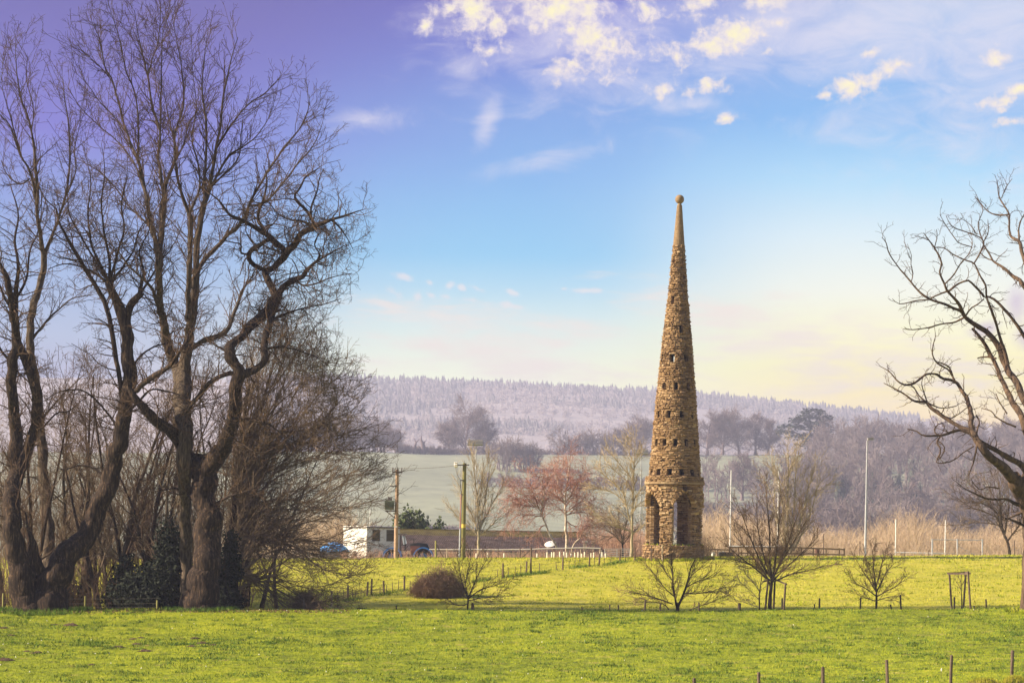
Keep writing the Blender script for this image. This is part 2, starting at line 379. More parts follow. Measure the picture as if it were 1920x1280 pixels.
def grass_mat(name, cols, s_fine, s_mid, s_big, bump=0.6, dirt=None, dry=None, stretch=(1, 1, 1)):
    m = bpy.data.materials.new(name); m.use_nodes = True; nt = m.node_tree; N = nt.nodes; L = nt.links
    b = N['Principled BSDF']; b.inputs['Roughness'].default_value = 0.8; b.inputs['Specular IOR Level'].default_value = 0.15
    g = N.new('ShaderNodeNewGeometry'); mp = N.new('ShaderNodeMapping'); mp.inputs['Scale'].default_value = stretch; L.new(g.outputs['Position'], mp.inputs[0])
    def nz(s, d=6, r=0.62):
        n = N.new('ShaderNodeTexNoise'); n.inputs['Scale'].default_value = s; n.inputs['Detail'].default_value = d; n.inputs['Roughness'].default_value = r
        L.new(mp.outputs[0], n.inputs['Vector']); return n.outputs['Fac']
    def M(op, a, b_):
        n = N.new('ShaderNodeMath'); n.operation = op
        for i, v in enumerate((a, b_)):
            if isinstance(v, (int, float)): n.inputs[i].default_value = v
            else: L.new(v, n.inputs[i])
        return n.outputs[0]
    f = M('ADD', M('ADD', M('MULTIPLY', nz(s_fine), 0.45), M('MULTIPLY', nz(s_mid), 0.33)), M('MULTIPLY', nz(s_big, 4), 0.22))
    r = N.new('ShaderNodeValToRGB'); e = r.color_ramp.elements
    e[0].position = 0.36; e[0].color = (*cols[0], 1); e[1].position = 0.64; e[1].color = (*cols[-1], 1)
    for i, c in enumerate(cols[1:-1]):
        k = e.new(0.36+0.28*(i+1)/(len(cols)-1)); k.color = (*c, 1)
    L.new(f, r.inputs[0]); col = r.outputs[0]
    for spec, sc, lo, hi in ((dry, s_mid*0.9, 0.56, 0.68), (dirt, s_mid*1.7, 0.66, 0.72)):
        if spec is None: continue
        mr = N.new('ShaderNodeMapRange'); mr.inputs[1].default_value = lo; mr.inputs[2].default_value = hi; mr.inputs[4].default_value = spec[3]
        L.new(nz(sc, 7, 0.7), mr.inputs[0])
        mx = N.new('ShaderNodeMix'); mx.data_type = 'RGBA'; L.new(mr.outputs[0], mx.inputs[0]); L.new(col, mx.inputs[6]); mx.inputs[7].default_value = (*spec[:3], 1); col = mx.outputs[2]
    L.new(col, b.inputs['Base Color'])
    if bump:
        bm = N.new('ShaderNodeBump'); bm.inputs['Strength'].default_value = bump; bm.inputs['Distance'].default_value = 0.12
        L.new(f, bm.inputs['Height']); L.new(bm.outputs[0], b.inputs['Normal'])
    return m
m_meadow = grass_mat('meadow_grass', [(0.06, 0.08, 0.008), (0.17, 0.205, 0.010), (0.28, 0.31, 0.012), (0.41, 0.38, 0.03)], 5.0, 1.3, 0.16, 1.0, dirt=(0.13, 0.08, 0.035, 0.9), dry=(0.33, 0.26, 0.08, 0.65))
m_pasture = grass_mat('pasture_grass', [(0.18, 0.20, 0.014), (0.31, 0.30, 0.02), (0.42, 0.38, 0.035), (0.52, 0.42, 0.09)], 3.0, 0.7, 0.09, 0.7, dirt=(0.20, 0.13, 0.05, 0.5), dry=(0.42, 0.33, 0.12, 0.45))
m_valley = grass_mat('valley_grass', [(0.12, 0.15, 0.04), (0.17, 0.21, 0.05), (0.22, 0.24, 0.07)], 0.5, 0.08, 0.02, 0.0)
m_hill = grass_mat('hazed_hill_grass', [(0.19, 0.205, 0.14), (0.26, 0.275, 0.185), (0.34, 0.35, 0.23)], 0.10, 0.02, 0.005, 0.0)  # greyed green: part of the distance haze is put into the colour
m_ridge = grass_mat('hazed_ridge_ground', [(0.30, 0.26, 0.26), (0.36, 0.31, 0.30), (0.42, 0.36, 0.35)], 0.05, 0.015, 0.003, 0.0)  # pale lilac ground colour carries haze beyond what the air box gives
sheet('meadow', np.concatenate([np.linspace(-290, 60, 24), np.linspace(64, 78, 10)[:-1], np.arange(78, 118.01, 0.3)]), m_meadow)
Yp = np.concatenate([np.arange(118.1, 168, 0.6), np.arange(168.5, 200, 2.5)]); Yp[0] = 118.0; m_last = 117.9 if False else None
sheet('pasture', np.concatenate([[117.9], np.arange(118.5, 168, 0.6), np.arange(168.5, 181, 2.5), [182.0]]), m_pasture)
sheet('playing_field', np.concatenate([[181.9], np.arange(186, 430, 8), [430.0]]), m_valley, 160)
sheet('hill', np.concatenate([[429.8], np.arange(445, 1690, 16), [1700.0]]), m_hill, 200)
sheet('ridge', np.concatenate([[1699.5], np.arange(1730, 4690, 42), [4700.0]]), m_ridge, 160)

# air: one closed box round everything, sky outside
m_haze = bpy.data.materials.new('haze'); m_haze.use_nodes = True
_n = m_haze.node_tree.nodes; _n.remove(_n['Principled BSDF'])
_pv = _n.new('ShaderNodeVolumePrincipled'); _pv.inputs['Density'].default_value = HAZE_DENS; _pv.inputs['Color'].default_value = (*HAZE_COL, 1); _pv.inputs['Anisotropy'].default_value = 0.0
m_haze.node_tree.links.new(_pv.outputs[0], _n['Material Output'].inputs['Volume'])
hb = MB(); zlo, zhi = EZ-9.5, HAZE_TOP
hb.box((0, 2250, (zlo+zhi)/2), (5600, 5400, zhi-zlo))
hz = tag(hb.build('haze', m_haze), kind='stuff')
hz['label'] = 'pale lilac winter haze hanging over the valley and hills'

# ------------------------------------------------------------------ tree growing
def resample(pts, n=None, step=None):
    pts = np.array(pts, float); k = len(pts)
    if k == 2:
        P = pts
    d = np.r_[0, np.cumsum(np.linalg.norm(np.diff(pts[:, :3], axis=0), axis=1))]
    if n is None: n = max(3, int(d[-1]/step)+1)
    t = np.linspace(0, d[-1], n)
    i = np.clip(np.searchsorted(d, t, side='right')-1, 0, k-2); u = ((t-d[i])/np.maximum(d[i+1]-d[i], 1e-9))[:, None]
    p0, p1, p2, p3 = pts[np.maximum(i-1, 0)], pts[i], pts[i+1], pts[np.minimum(i+2, k-1)]
    out = 0.5*((2*p1)+(-p0+p2)*u+(2*p0-5*p1+4*p2-p3)*u*u+(-p0+3*p1-3*p2+p3)*u**3)
    lo = np.minimum(p1, p2)[:, 3:]; hi = np.maximum(p1, p2)[:, 3:]
    out[:, 3:] = np.clip(out[:, 3:], lo, hi)
    return out
def sprout(P, R, k, L, ang=(50, 12), up=0.0, wig=0.12, n=4, rr=0.6, rmin=0.006, r0max=9, t=(0.15, 0.98), tl=0.4, rng=None, rend=0.35, updir=0.0, bias=None):
    """k children on each polyline of P (M,n0,3); L = (mean length, spread) or array per parent"""
    rng = rng or RNG
    M_, n0, _ = P.shape
    tt = (np.arange(k)[None, :]+rng.random((M_, k)))/k; tt = t[0]+(t[1]-t[0])*tt
    x = tt*(n0-1); i = np.clip(x.astype(int), 0, n0-2); f = x-i; m = np.arange(M_)[:, None]
    B = P[m, i]*(1-f)[..., None]+P[m, i+1]*f[..., None]; Rr = R[m, i]*(1-f)+R[m, i+1]*f
    T = norm(P[m, i+1]-P[m, i])
    q = rng.normal(size=T.shape)
    if bias is not None: q = q+np.array(bias)
    perp = norm(q-(q*T).sum(-1, keepdims=True)*T)
    a = np.radians(rng.normal(ang[0], ang[1], (M_, k)))[..., None]
    d = np.cos(a)*T+np.sin(a)*perp; d[..., 2] += updir; d = norm(d)
    if isinstance(L, tuple): Ls = L[0]*(1+L[1]*(rng.random((M_, k))*2-1))
    else: Ls = np.asarray(L)[:, None]*(0.6+0.8*rng.random((M_, k)))
    Ls = Ls*(1-tl*tt)
    r0 = np.clip(np.minimum(Rr*rr, r0max), rmin, None)
    K = M_*k; B = B.reshape(K, 3); d = d.reshape(K, 3); Ls = Ls.reshape(K); r0 = r0.reshape(K)
    out = np.zeros((K, n, 3)); out[:, 0] = B; s = (Ls/(n-1))[:, None]
    for j in range(1, n):
        d = d+rng.normal(size=d.shape)*wig; d[:, 2] += up; d = norm(d); out[:, j] = out[:, j-1]+d*s
    r1 = np.maximum(r0*rend, rmin*0.8); w = np.linspace(0, 1, n)[None, :]
    return out, r0[:, None]*(1-w)+r1[:, None]*w, Ls
def chop(P4, step):
    """(N,4) polyline -> pieces (M,4,3),(M,4)"""
    d = np.linalg.norm(np.diff(P4[:, :3], axis=0), axis=1).sum(); m = max(1, int(round(d/step)))
    Q = resample(P4, n=m*3+1) if len(P4) > 2 else resample(P4, n=m*3+1)
    idx = np.arange(m)[:, None]*3+np.arange(4)[None, :]
    return Q[idx][:, :, :3], Q[idx][:, :, 3]
def levels(P, R, specs, rng=None, sides=(4, 3, 3, 3)):
    """grow level by level; returns list of (V,F)"""
    geo = []
    for li, sp in enumerate(specs):
        sp = dict(sp); P, R, Ls = sprout(P, R, rng=rng, **sp)
        geo.append(tubes(P, R, sides[min(li, 3)]))
    return geo
def rough_tube(P4, s, amp=0.06, seed=0, root=False):
    """one limb with an uneven skin; thick ones get bark ridges"""
    thick = P4[:, 3].max() > 0.16
    if thick: s = max(s, 26); P4 = resample(P4, step=0.12)
    V, F = tubes(P4[None, :, :3], P4[None, :, 3], s)
    C = np.repeat(P4[:, :3], s, axis=0)
    if thick: amp = amp*0.45
    k = 1+amp*vnoise(V[:, 0]*3+V[:, 1]*5+seed, V[:, 2]*2.2, seed)+amp*0.6*vnoise(V[:, 0]*9+V[:, 1]*7, V[:, 2]*6, seed+3)
    if thick:
        n = len(P4); a = np.tile(np.arange(s), n)*1.0; L = np.repeat(np.arange(n)*0.12, s)
        k = k+0.085*vnoise(a*0.9+seed, L*1.3+0.35*vnoise(a, L*3, 5), seed+1)+0.05*vnoise(a*1.7, L*4.0, seed+2)
        if root: k = k+np.exp(-np.maximum(L-0.3, 0)/0.45)*(0.04+0.30*np.abs(vnoise(a*0.6, L*0.5, seed+8)))
    return C+(V-C)*k[:, None], F

def free_tree(name, label, px, Y, H, spread, trunk_r, mats, style, seed, group=None, cat='tree', lean=(0, 0), base=None, stems=1):
    """a bare tree grown freely: trunk object + crown object"""
    rng = np.random.default_rng(seed)
    b = foot(px, Y, 0.15) if base is None else base
    root = empty(name, b, label, cat, group)
    bt, ct = mats
    trunks = []
    for s_ in range(stems):
        n = 9; hh = H*style.get('trunk', 0.8)*(1 if s_ == 0 else rng.uniform(0.72, 0.98)); P = np.zeros((n, 4)); d = np.array((lean[0], lean[1], 1.0))
        if stems > 1:
            a = rng.uniform(0, 2*pi); k = style.get('stemspread', 0.22)*rng.uniform(0.5, 1.3); d = d+np.array((cos(a)*k, sin(a)*k, 0))
        p = np.zeros(3)
        for i in range(n):
            P[i, :3] = p; P[i, 3] = trunk_r*(1 if s_ == 0 else 0.75)*(1-0.88*(i/(n-1))**0.9)+(0.35*trunk_r if i == 0 else 0)
            d = d+rng.normal(size=3)*style.get('twig', 0.05)*np.array((1, 1, 0.3)); d[2] += style.get('tup', 0.03)*(1 if stems > 1 else 0); d = d/np.linalg.norm(d)
            p = p+d*hh/(n-1)
        trunks.append(resample(P, n=16))
    geo = [rough_tube(t, 9, 0.08, seed+i) for i, t in enumerate(trunks)]
    link('trunk', mesh_arr('trunk', *join(geo), True), bt, root)
    TP = np.array([t[:, :3] for t in trunks]); TR = np.array([t[:, 3] for t in trunks])
    geo = levels(TP, TR, style['levels'](H, spread, stems), rng, sides=(5, 4, 3, 3))
    link('crown', mesh_arr('crown', *join(geo), False), ct, root)
    return root
def st_upright(H, S, st):
    return [dict(k=16//st+3, L=(S*1.1, 0.25), ang=(42, 8), up=0.10, wig=0.08, n=7, rr=0.5, rmin=0.012, t=(0.18, 0.97), tl=0.62),
            dict(k=7, L=(S*0.42, 0.4), ang=(38, 10), up=0.06, wig=0.08, n=4, rr=0.6, rmin=0.009, t=(0.2, 0.97), tl=0.4),
            dict(k=6, L=(S*0.18, 0.4), ang=(40, 12), up=0.05, wig=0.08, n=3, rr=0.6, rmin=0.007, t=(0.15, 0.97), tl=0.3)]
def st_wide(H, S, st):
    return [dict(k=14//st+2, L=(S*1.15, 0.25), ang=(62, 12), up=0.05, wig=0.12, n=7, rr=0.55, rmin=0.014, t=(0.2, 0.97), tl=0.5),
            dict(k=7, L=(S*0.45, 0.4), ang=(45, 12), up=0.05, wig=0.13, n=4, rr=0.6, rmin=0.01, t=(0.2, 0.97), tl=0.4),
            dict(k=6, L=(S*0.2, 0.4), ang=(45, 14), up=0.04, wig=0.13, n=3, rr=0.6, rmin=0.007, t=(0.15, 0.97), tl=0.3)]
def st_dense(H, S, st):
    a = st_wide(H, S, st); a[1]['k'] = 9; a[2]['k'] = 8; a.append(dict(k=3, L=(S*0.08, 0.4), ang=(40, 12), up=0.0, wig=0.1, n=2, rr=0.7, rmin=0.006, t=(0.2, 0.97), tl=0.2)); return a
def st_far(H, S, st):
    return [dict(k=32, L=(S*1.1, 0.2), ang=(58, 14), up=0.07, wig=0.12, n=5, rr=0.4, rmin=0.08, t=(0.12, 0.97), tl=0.5),
            dict(k=10, L=(S*0.45, 0.4), ang=(45, 14), up=0.05, wig=0.12, n=3, rr=0.6, rmin=0.055, t=(0.15, 0.97), tl=0.3),
            dict(k=8, L=(S*0.22, 0.4), ang=(48, 14), up=0.02, wig=0.1, n=2, rr=0.7, rmin=0.055, t=(0.15, 0.97), tl=0.2)]
UP, WIDE, DENSE, FAR = dict(levels=st_upright), dict(levels=st_wide, twig=0.07), dict(levels=st_dense, twig=0.08), dict(levels=st_far, twig=0.06)

# ------------------------------------------------------------------ far woods
twig_wood_hazed = mat('twig_wood_hazed', (0.24, 0.185, 0.185), (0.31, 0.25, 0.24), 0.03, 0.95, coords='World', transl=0.4)  # raised lilac tone and translucency paint extra haze on slope wood and hedges
twig_ridge_hazed = mat('twig_ridge_hazed', (0.36, 0.31, 0.31), (0.46, 0.40, 0.39), 0.012, 0.95, coords='World', transl=0.5)  # haze painted in: pale translucent crowns with little contrast
conifer_far_hazed = mat('conifer_far_hazed', (0.20, 0.19, 0.195), (0.27, 0.25, 0.25), 0.05, 0.95, coords='World', transl=0.4)  # lifted close to the broadleaf tone, haze put into the needle colour
m_cedar = mat('cedar_needles', (0.025, 0.04, 0.02), (0.055, 0.075, 0.035), 0.4, 0.95)
def template(H, S, seed, dense=1.0, rmin=0.07, k=(11, 5, 3)):
    rng = np.random.default_rng(seed)
    P = np.zeros((1, 6, 3)); P[0, :, 2] = np.linspace(0, H*0.85, 6); P[0, 1:, :2] += rng.normal(size=(5, 2))*0.25
    R = np.linspace(0.32, 0.05, 6)[None]
    geo = [tubes(P, R, 4)]
    geo += levels(P, R, [dict(k=k[0], L=(S*1.05, 0.3), ang=(48, 12), up=0.08, wig=0.12, n=4, rr=0.5, rmin=rmin, t=(0.2, 0.97), tl=0.45),
                         dict(k=k[1], L=(S*0.5, 0.4), ang=(42, 14), up=0.05, wig=0.1, n=3, rr=0.6, rmin=rmin*0.8, t=(0.2, 0.97), tl=0.3),
                         dict(k=k[2], L=(S*0.3, 0.4), ang=(42, 14), up=0.02, wig=0.1, n=2, rr=0.7, rmin=rmin*0.6, t=(0.2, 0.97), tl=0.2)], rng, sides=(3, 3, 3, 3))
    return join(geo)
def scatter(tpls, pos, rng, smin=0.8, smax=1.2):
    lst = []
    for x, y, z, *k in pos:
        V, F = tpls[rng.integers(len(tpls))]; a = rng.random()*2*pi; s = rng.uniform(smin, smax)*(k[0] if k else 1.0)
        c, n = cos(a)*s, sin(a)*s
        lst.append((np.stack([V[:, 0]*c-V[:, 1]*n+x, V[:, 0]*n+V[:, 1]*c+y, V[:, 2]*s*rng.uniform(0.9, 1.1)+z], -1), F))
    return join(lst)
def conifer_tpl(seed, H=14.0, R=3.4):
    rng = np.random.default_rng(seed); V, F = [], []
    for k in range(5):
        z0 = H*(0.12+0.17*k); r = R*(1-0.18*k)*rng.uniform(0.85, 1.1); n = 8; o = len(V)
        for i in range(n):
            a = 2*pi*i/n+k; rr = r*(1.15 if i % 2 else 0.72)*rng.uniform(0.85, 1.15); V.append((rr*cos(a), rr*sin(a), z0-(0.5 if i % 2 else 0)))
        V.append((rng.normal()*0.1, rng.normal()*0.1, min(H, z0+H*0.33)))
        F += [(o+i, o+(i+1) % n, o+n, o+n) for i in range(n)]
    return np.array(V), np.array(F)
def woods():
    rng = np.random.default_rng(11)
    def pts(n, q0, q1, Y0, Y1, fn=None):
        out = []
        while len(out) < n:
            q, Y0_ = rng.uniform(q0, q1), rng.uniform(Y0, Y1); Y = float(FY(Y0_)); X = (q-960)/FP*Y
            if fn is not None and not fn(q, Y0_, X*Y0_/Y): continue
            out.append((X, Y, g1(X, Y)-0.3, Y/Y0_))
        return out
    ct = [conifer_tpl(i) for i in range(6)]
    def fuzz(seed):
        r = np.random.default_rng(seed); n = 48; u = norm(r.normal(size=(n, 3))); u[:, 2] = np.abs(u[:, 2])*1.0-0.15; P = u*(r.random((n, 1))**0.35)*np.array((3.4, 3.4, 4.6))*(1+0.25*r.normal(size=(n, 1)))+np.array((0, 0, 2.6))
        a, d = norm(r.normal(size=(n, 3))), norm(r.normal(size=(n, 3))); s_ = r.uniform(0.5, 1.1, (n, 1))
        V = np.stack([P-a*s_, P+d*s_*0.8, P+a*s_, P-d*s_*0.8], 1).reshape(-1, 3); F = np.arange(4*n).reshape(-1, 4)
        T = tubes(np.array([[(0, 0, -1), (0, 0, 2.5), (0, 0, 5)]], float), np.array([[.3, .25, .1]]), 4); return join([(V, F), T])
    bt = [fuzz(50+i) for i in range(6)]
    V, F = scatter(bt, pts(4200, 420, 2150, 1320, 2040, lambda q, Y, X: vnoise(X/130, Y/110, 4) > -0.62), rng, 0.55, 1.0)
    tag(link('beech_wood', mesh_arr('beech_wood', V, F), twig_ridge_hazed), 'bare pinkish broadleaf wood covering the far hazy ridge', 'wood', kind='stuff')
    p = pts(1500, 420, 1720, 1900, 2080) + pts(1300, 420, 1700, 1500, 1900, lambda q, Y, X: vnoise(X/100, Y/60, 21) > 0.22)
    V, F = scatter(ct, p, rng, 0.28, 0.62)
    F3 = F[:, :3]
    tag(link('conifer_wood', mesh_arr('conifer_wood', V, F3), conifer_far_hazed), 'dark conifers along the top of the far ridge', 'wood', kind='stuff')
    # nearer wood on the right slope
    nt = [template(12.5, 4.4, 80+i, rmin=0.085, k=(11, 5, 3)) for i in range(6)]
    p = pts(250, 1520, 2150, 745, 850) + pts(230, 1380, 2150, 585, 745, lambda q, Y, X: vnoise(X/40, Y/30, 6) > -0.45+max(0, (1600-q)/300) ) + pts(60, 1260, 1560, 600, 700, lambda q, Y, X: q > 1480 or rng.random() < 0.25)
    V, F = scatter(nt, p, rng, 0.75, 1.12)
    tag(link('hillside_wood', mesh_arr('hillside_wood', V, F), twig_wood_hazed), 'purple-brown bare wood on the slope at the right', 'wood', kind='stuff')
    p = pts(26, 1560, 1720, 640, 720) + pts(10, 1700, 2000, 620, 700)
    V, F = scatter(ct, p, rng, 0.5, 0.75)
    tag(link('fir_clump', mesh_arr('fir_clump', V, F[:, :3]), mat('fir_far', (0.05, 0.06, 0.045), (0.09, 0.10, 0.07), 0.05, 0.95)), 'dull green firs among the bare wood behind the single lamp mast', 'wood', kind='stuff')
    # hedge on the brow and the belt at the left foot of the hill
    def hedge(q0, q1, n, Yf, h, name, label, m):
        lst = []
        tt = [template(h, h*0.55, 200+i, rmin=0.08, k=(8, 5, 3)) for i in range(4)]
        ps = []
        for i in range(n):
            q = q0+(q1-q0)*(i+rng.random())/n; Y = float(FY(Yf))+rng.normal()*4; X = (q-960)/FP*Y; ps.append((X, Y, g1(X, Y)-0.5, FY(Yf)/Yf))
        V, F = scatter(tt, ps, rng, 0.7, 1.2); return tag(link(name, mesh_arr(name, V, F), m), label, 'hedge', kind='stuff')
    hedge(740, 960, 110, 822, 2.6, 'hedge', 'dark hedge along the brow of the green hill below the big round tree', twig_wood_hazed)
    hedge(960, 1310, 110, 824, 2.0, 'hedge', 'thin hedge along the brow between the round tree and the tower', twig_wood_hazed)
    hedge(1040, 1150, 26, 826, 8.0, 'hedge', 'low scrubby trees on the brow left of the tower', twig_wood_hazed)
    hedge(480, 720, 60, 815, 9.0, 'hedge', 'misty belt of trees on the brow beside the left grove', twig_wood_hazed)
    hedge(900, 1330, 70, 700, 3.5, 'hedge', 'hedge line running down the green hill behind the birches', twig_wood_hazed)
    hedge(930, 1010, 22, 745, 9, 'hedge', 'rounded clump of trees on the green hill left of the birches', twig_wood_hazed)
    hedge(620, 900, 60, 560, 3.0, 'hedge', 'hedge at the foot of the green hill behind the hut', twig_wood_hazed)
    hedge(1230, 1560, 80, 560, 9.0, 'hedge', 'shadowy tree belt at the foot of the hill behind the tall white posts', twig_wood_hazed)
    hedge(1540, 2050, 130, 540, 10.0, 'hedge', 'dense tree belt at the foot of the right slope', twig_wood_hazed)
woods()
twig_mid_hazed = mat('twig_mid_hazed', (0.15, 0.11, 0.115), (0.21, 0.16, 0.155), 0.1, 0.95)  # lightened towards lilac to paint haze on the brow trees
def far_trees():
    A = [(708, 838, 11, 5.5, 'broad bare tree on the brow nearest the left grove'), (738, 834, 8, 4.0, 'smaller bare tree on the brow right beside the broad one'),
         (868, 828, 20, 8.2, 'tall round-crowned bare tree alone on the brow of the hill'), (838, 832, 12, 5.5, 'bare tree half merged with the left side of the tall round one'), (903, 830, 12, 5.5, 'bare tree half merged with the right side of the tall round one'),
         (1190, 824, 12.5, 7.0, 'round-crowned bare tree on the brow just left of the tower'), (1166, 827, 9, 4.5, 'small bare tree left of the round one by the tower'),
         (1322, 826, 18, 5, 'slender bare tree on the brow just right of the tower'), (1350, 832, 17, 6, 'second bare tree right of the tower with spreading limbs'), (1382, 828, 17, 7.0, 'broad domed bare tree on the brow between tower and cedar'),
         (1412, 834, 16, 5.5, 'bare tree on the right shoulder of the domed one'), (1436, 828, 14, 4.5, 'thin bare tree just left of the cedar'),
         (1388, 668, 14, 5, 'bare tree low on the slope right of the tall white post')]
    for i, (px, Y, H, S, lb) in enumerate(A):
        stl = dict(FAR); k_ = float(FY(Y))/Y; free_tree('bare_tree', lb, px, float(FY(Y)), H*k_*0.97, S*k_*1.22, 0.8, (twig_mid_hazed, twig_mid_hazed), stl, 300+i, group='bare trees along the brow')
    # split dead stumps
    t = empty('dead_tree', foot(783, float(FY(820)), 0.3), 'small split dead tree with two ivy-clad prongs on the brow', 'tree')
    pr = MB(); pr.path([(-1.6, 0, 0), (-1.9, 0, 2.5), (-1.5, 0, 4.5), (-0.3, 0, 5.6)], [.7, .55, .35, .12]); pr.path([(-1.5, 0, 4.3), (-2.2, 0, 6.0)], [.25, .08])
    pr.path([(1.0, 0, 0), (1.3, 0, 2.2), (0.9, 0, 4.0), (0.2, 0, 5.5), (0.5, 0, 7.2)], [1.0, 0.9, .7, .35, .1]); pr.path([(1, 0, 3.8), (2.0, 0, 5.2)], [.5, .12]); pr.build('trunk', twig_mid_hazed, t, True); t.scale = (1.58,)*3
    # cedar
    rng = np.random.default_rng(5)
    t = empty('cedar_tree', foot(1512, float(FY(815)), 0.3), 'dark flat-topped cedar standing above the bare wood', 'tree')
    tr = MB(); tr.path([(0, 0, 0), (0.3, 0, 6), (0.6, 0, 12)], [0.9, 0.7, 0.2]); tr.path([(0.1, 0, 3), (-3, 0, 7), (-6, 0, 9.5)], [0.5, 0.35, 0.1]); tr.path([(0.3, 0, 6), (2.4, 0, 9.5)], [0.4, 0.1]); tr.build('trunk', twig_mid_hazed, t, True)
    t.scale = (1.6,)*3
    V, F = [], []
    for (cx, cy, cz, rx, rz, n) in [(-6.2, 0, 9.4, 4.6, 0.9, 170), (-8.5, 1, 7.4, 3.6, 0.7, 110), (-4.0, -1, 11.2, 3.6, 0.9, 140), (1.4, 0, 14.8, 4.2, 1.0, 190), (5.0, 1, 12.6, 3.8, 1.0, 150), (-0.8, 0, 12.8, 4.0, 1.0, 150), (3.0, -1, 10.6, 5.0, 1.2, 190), (5.4, 0, 8.2, 4.2, 1.2, 150),
                                    (-1.0, 0, 9.2, 5, 1.2, 170), (1.5, 1, 6.4, 6.0, 1.4, 190), (-3.5, 0, 6.0, 5.0, 1.2, 140), (5.5, 0, 5.0, 4.2, 1.6, 130), (0.5, 0, 3.5, 5.5, 1.6, 130)]:
        for i in range(n):
            a = rng.random()*2*pi; r = rx*math.sqrt(rng.random()); x, y = cx+r*cos(a), cy+r*sin(a); z = cz+1.6+rz*rng.normal()*0.5-0.03*r*r
            o = len(V); s = rng.uniform(0.5, 1.1)
            for q in range(3):
                b = a+q*2.1+rng.random(); V.append((x+s*cos(b), y+s*sin(b), z+rng.normal()*0.25))
            F.append((o, o+1, o+2))
    link('crown', mesh_arr('crown', V, F), m_cedar, t)
far_trees()
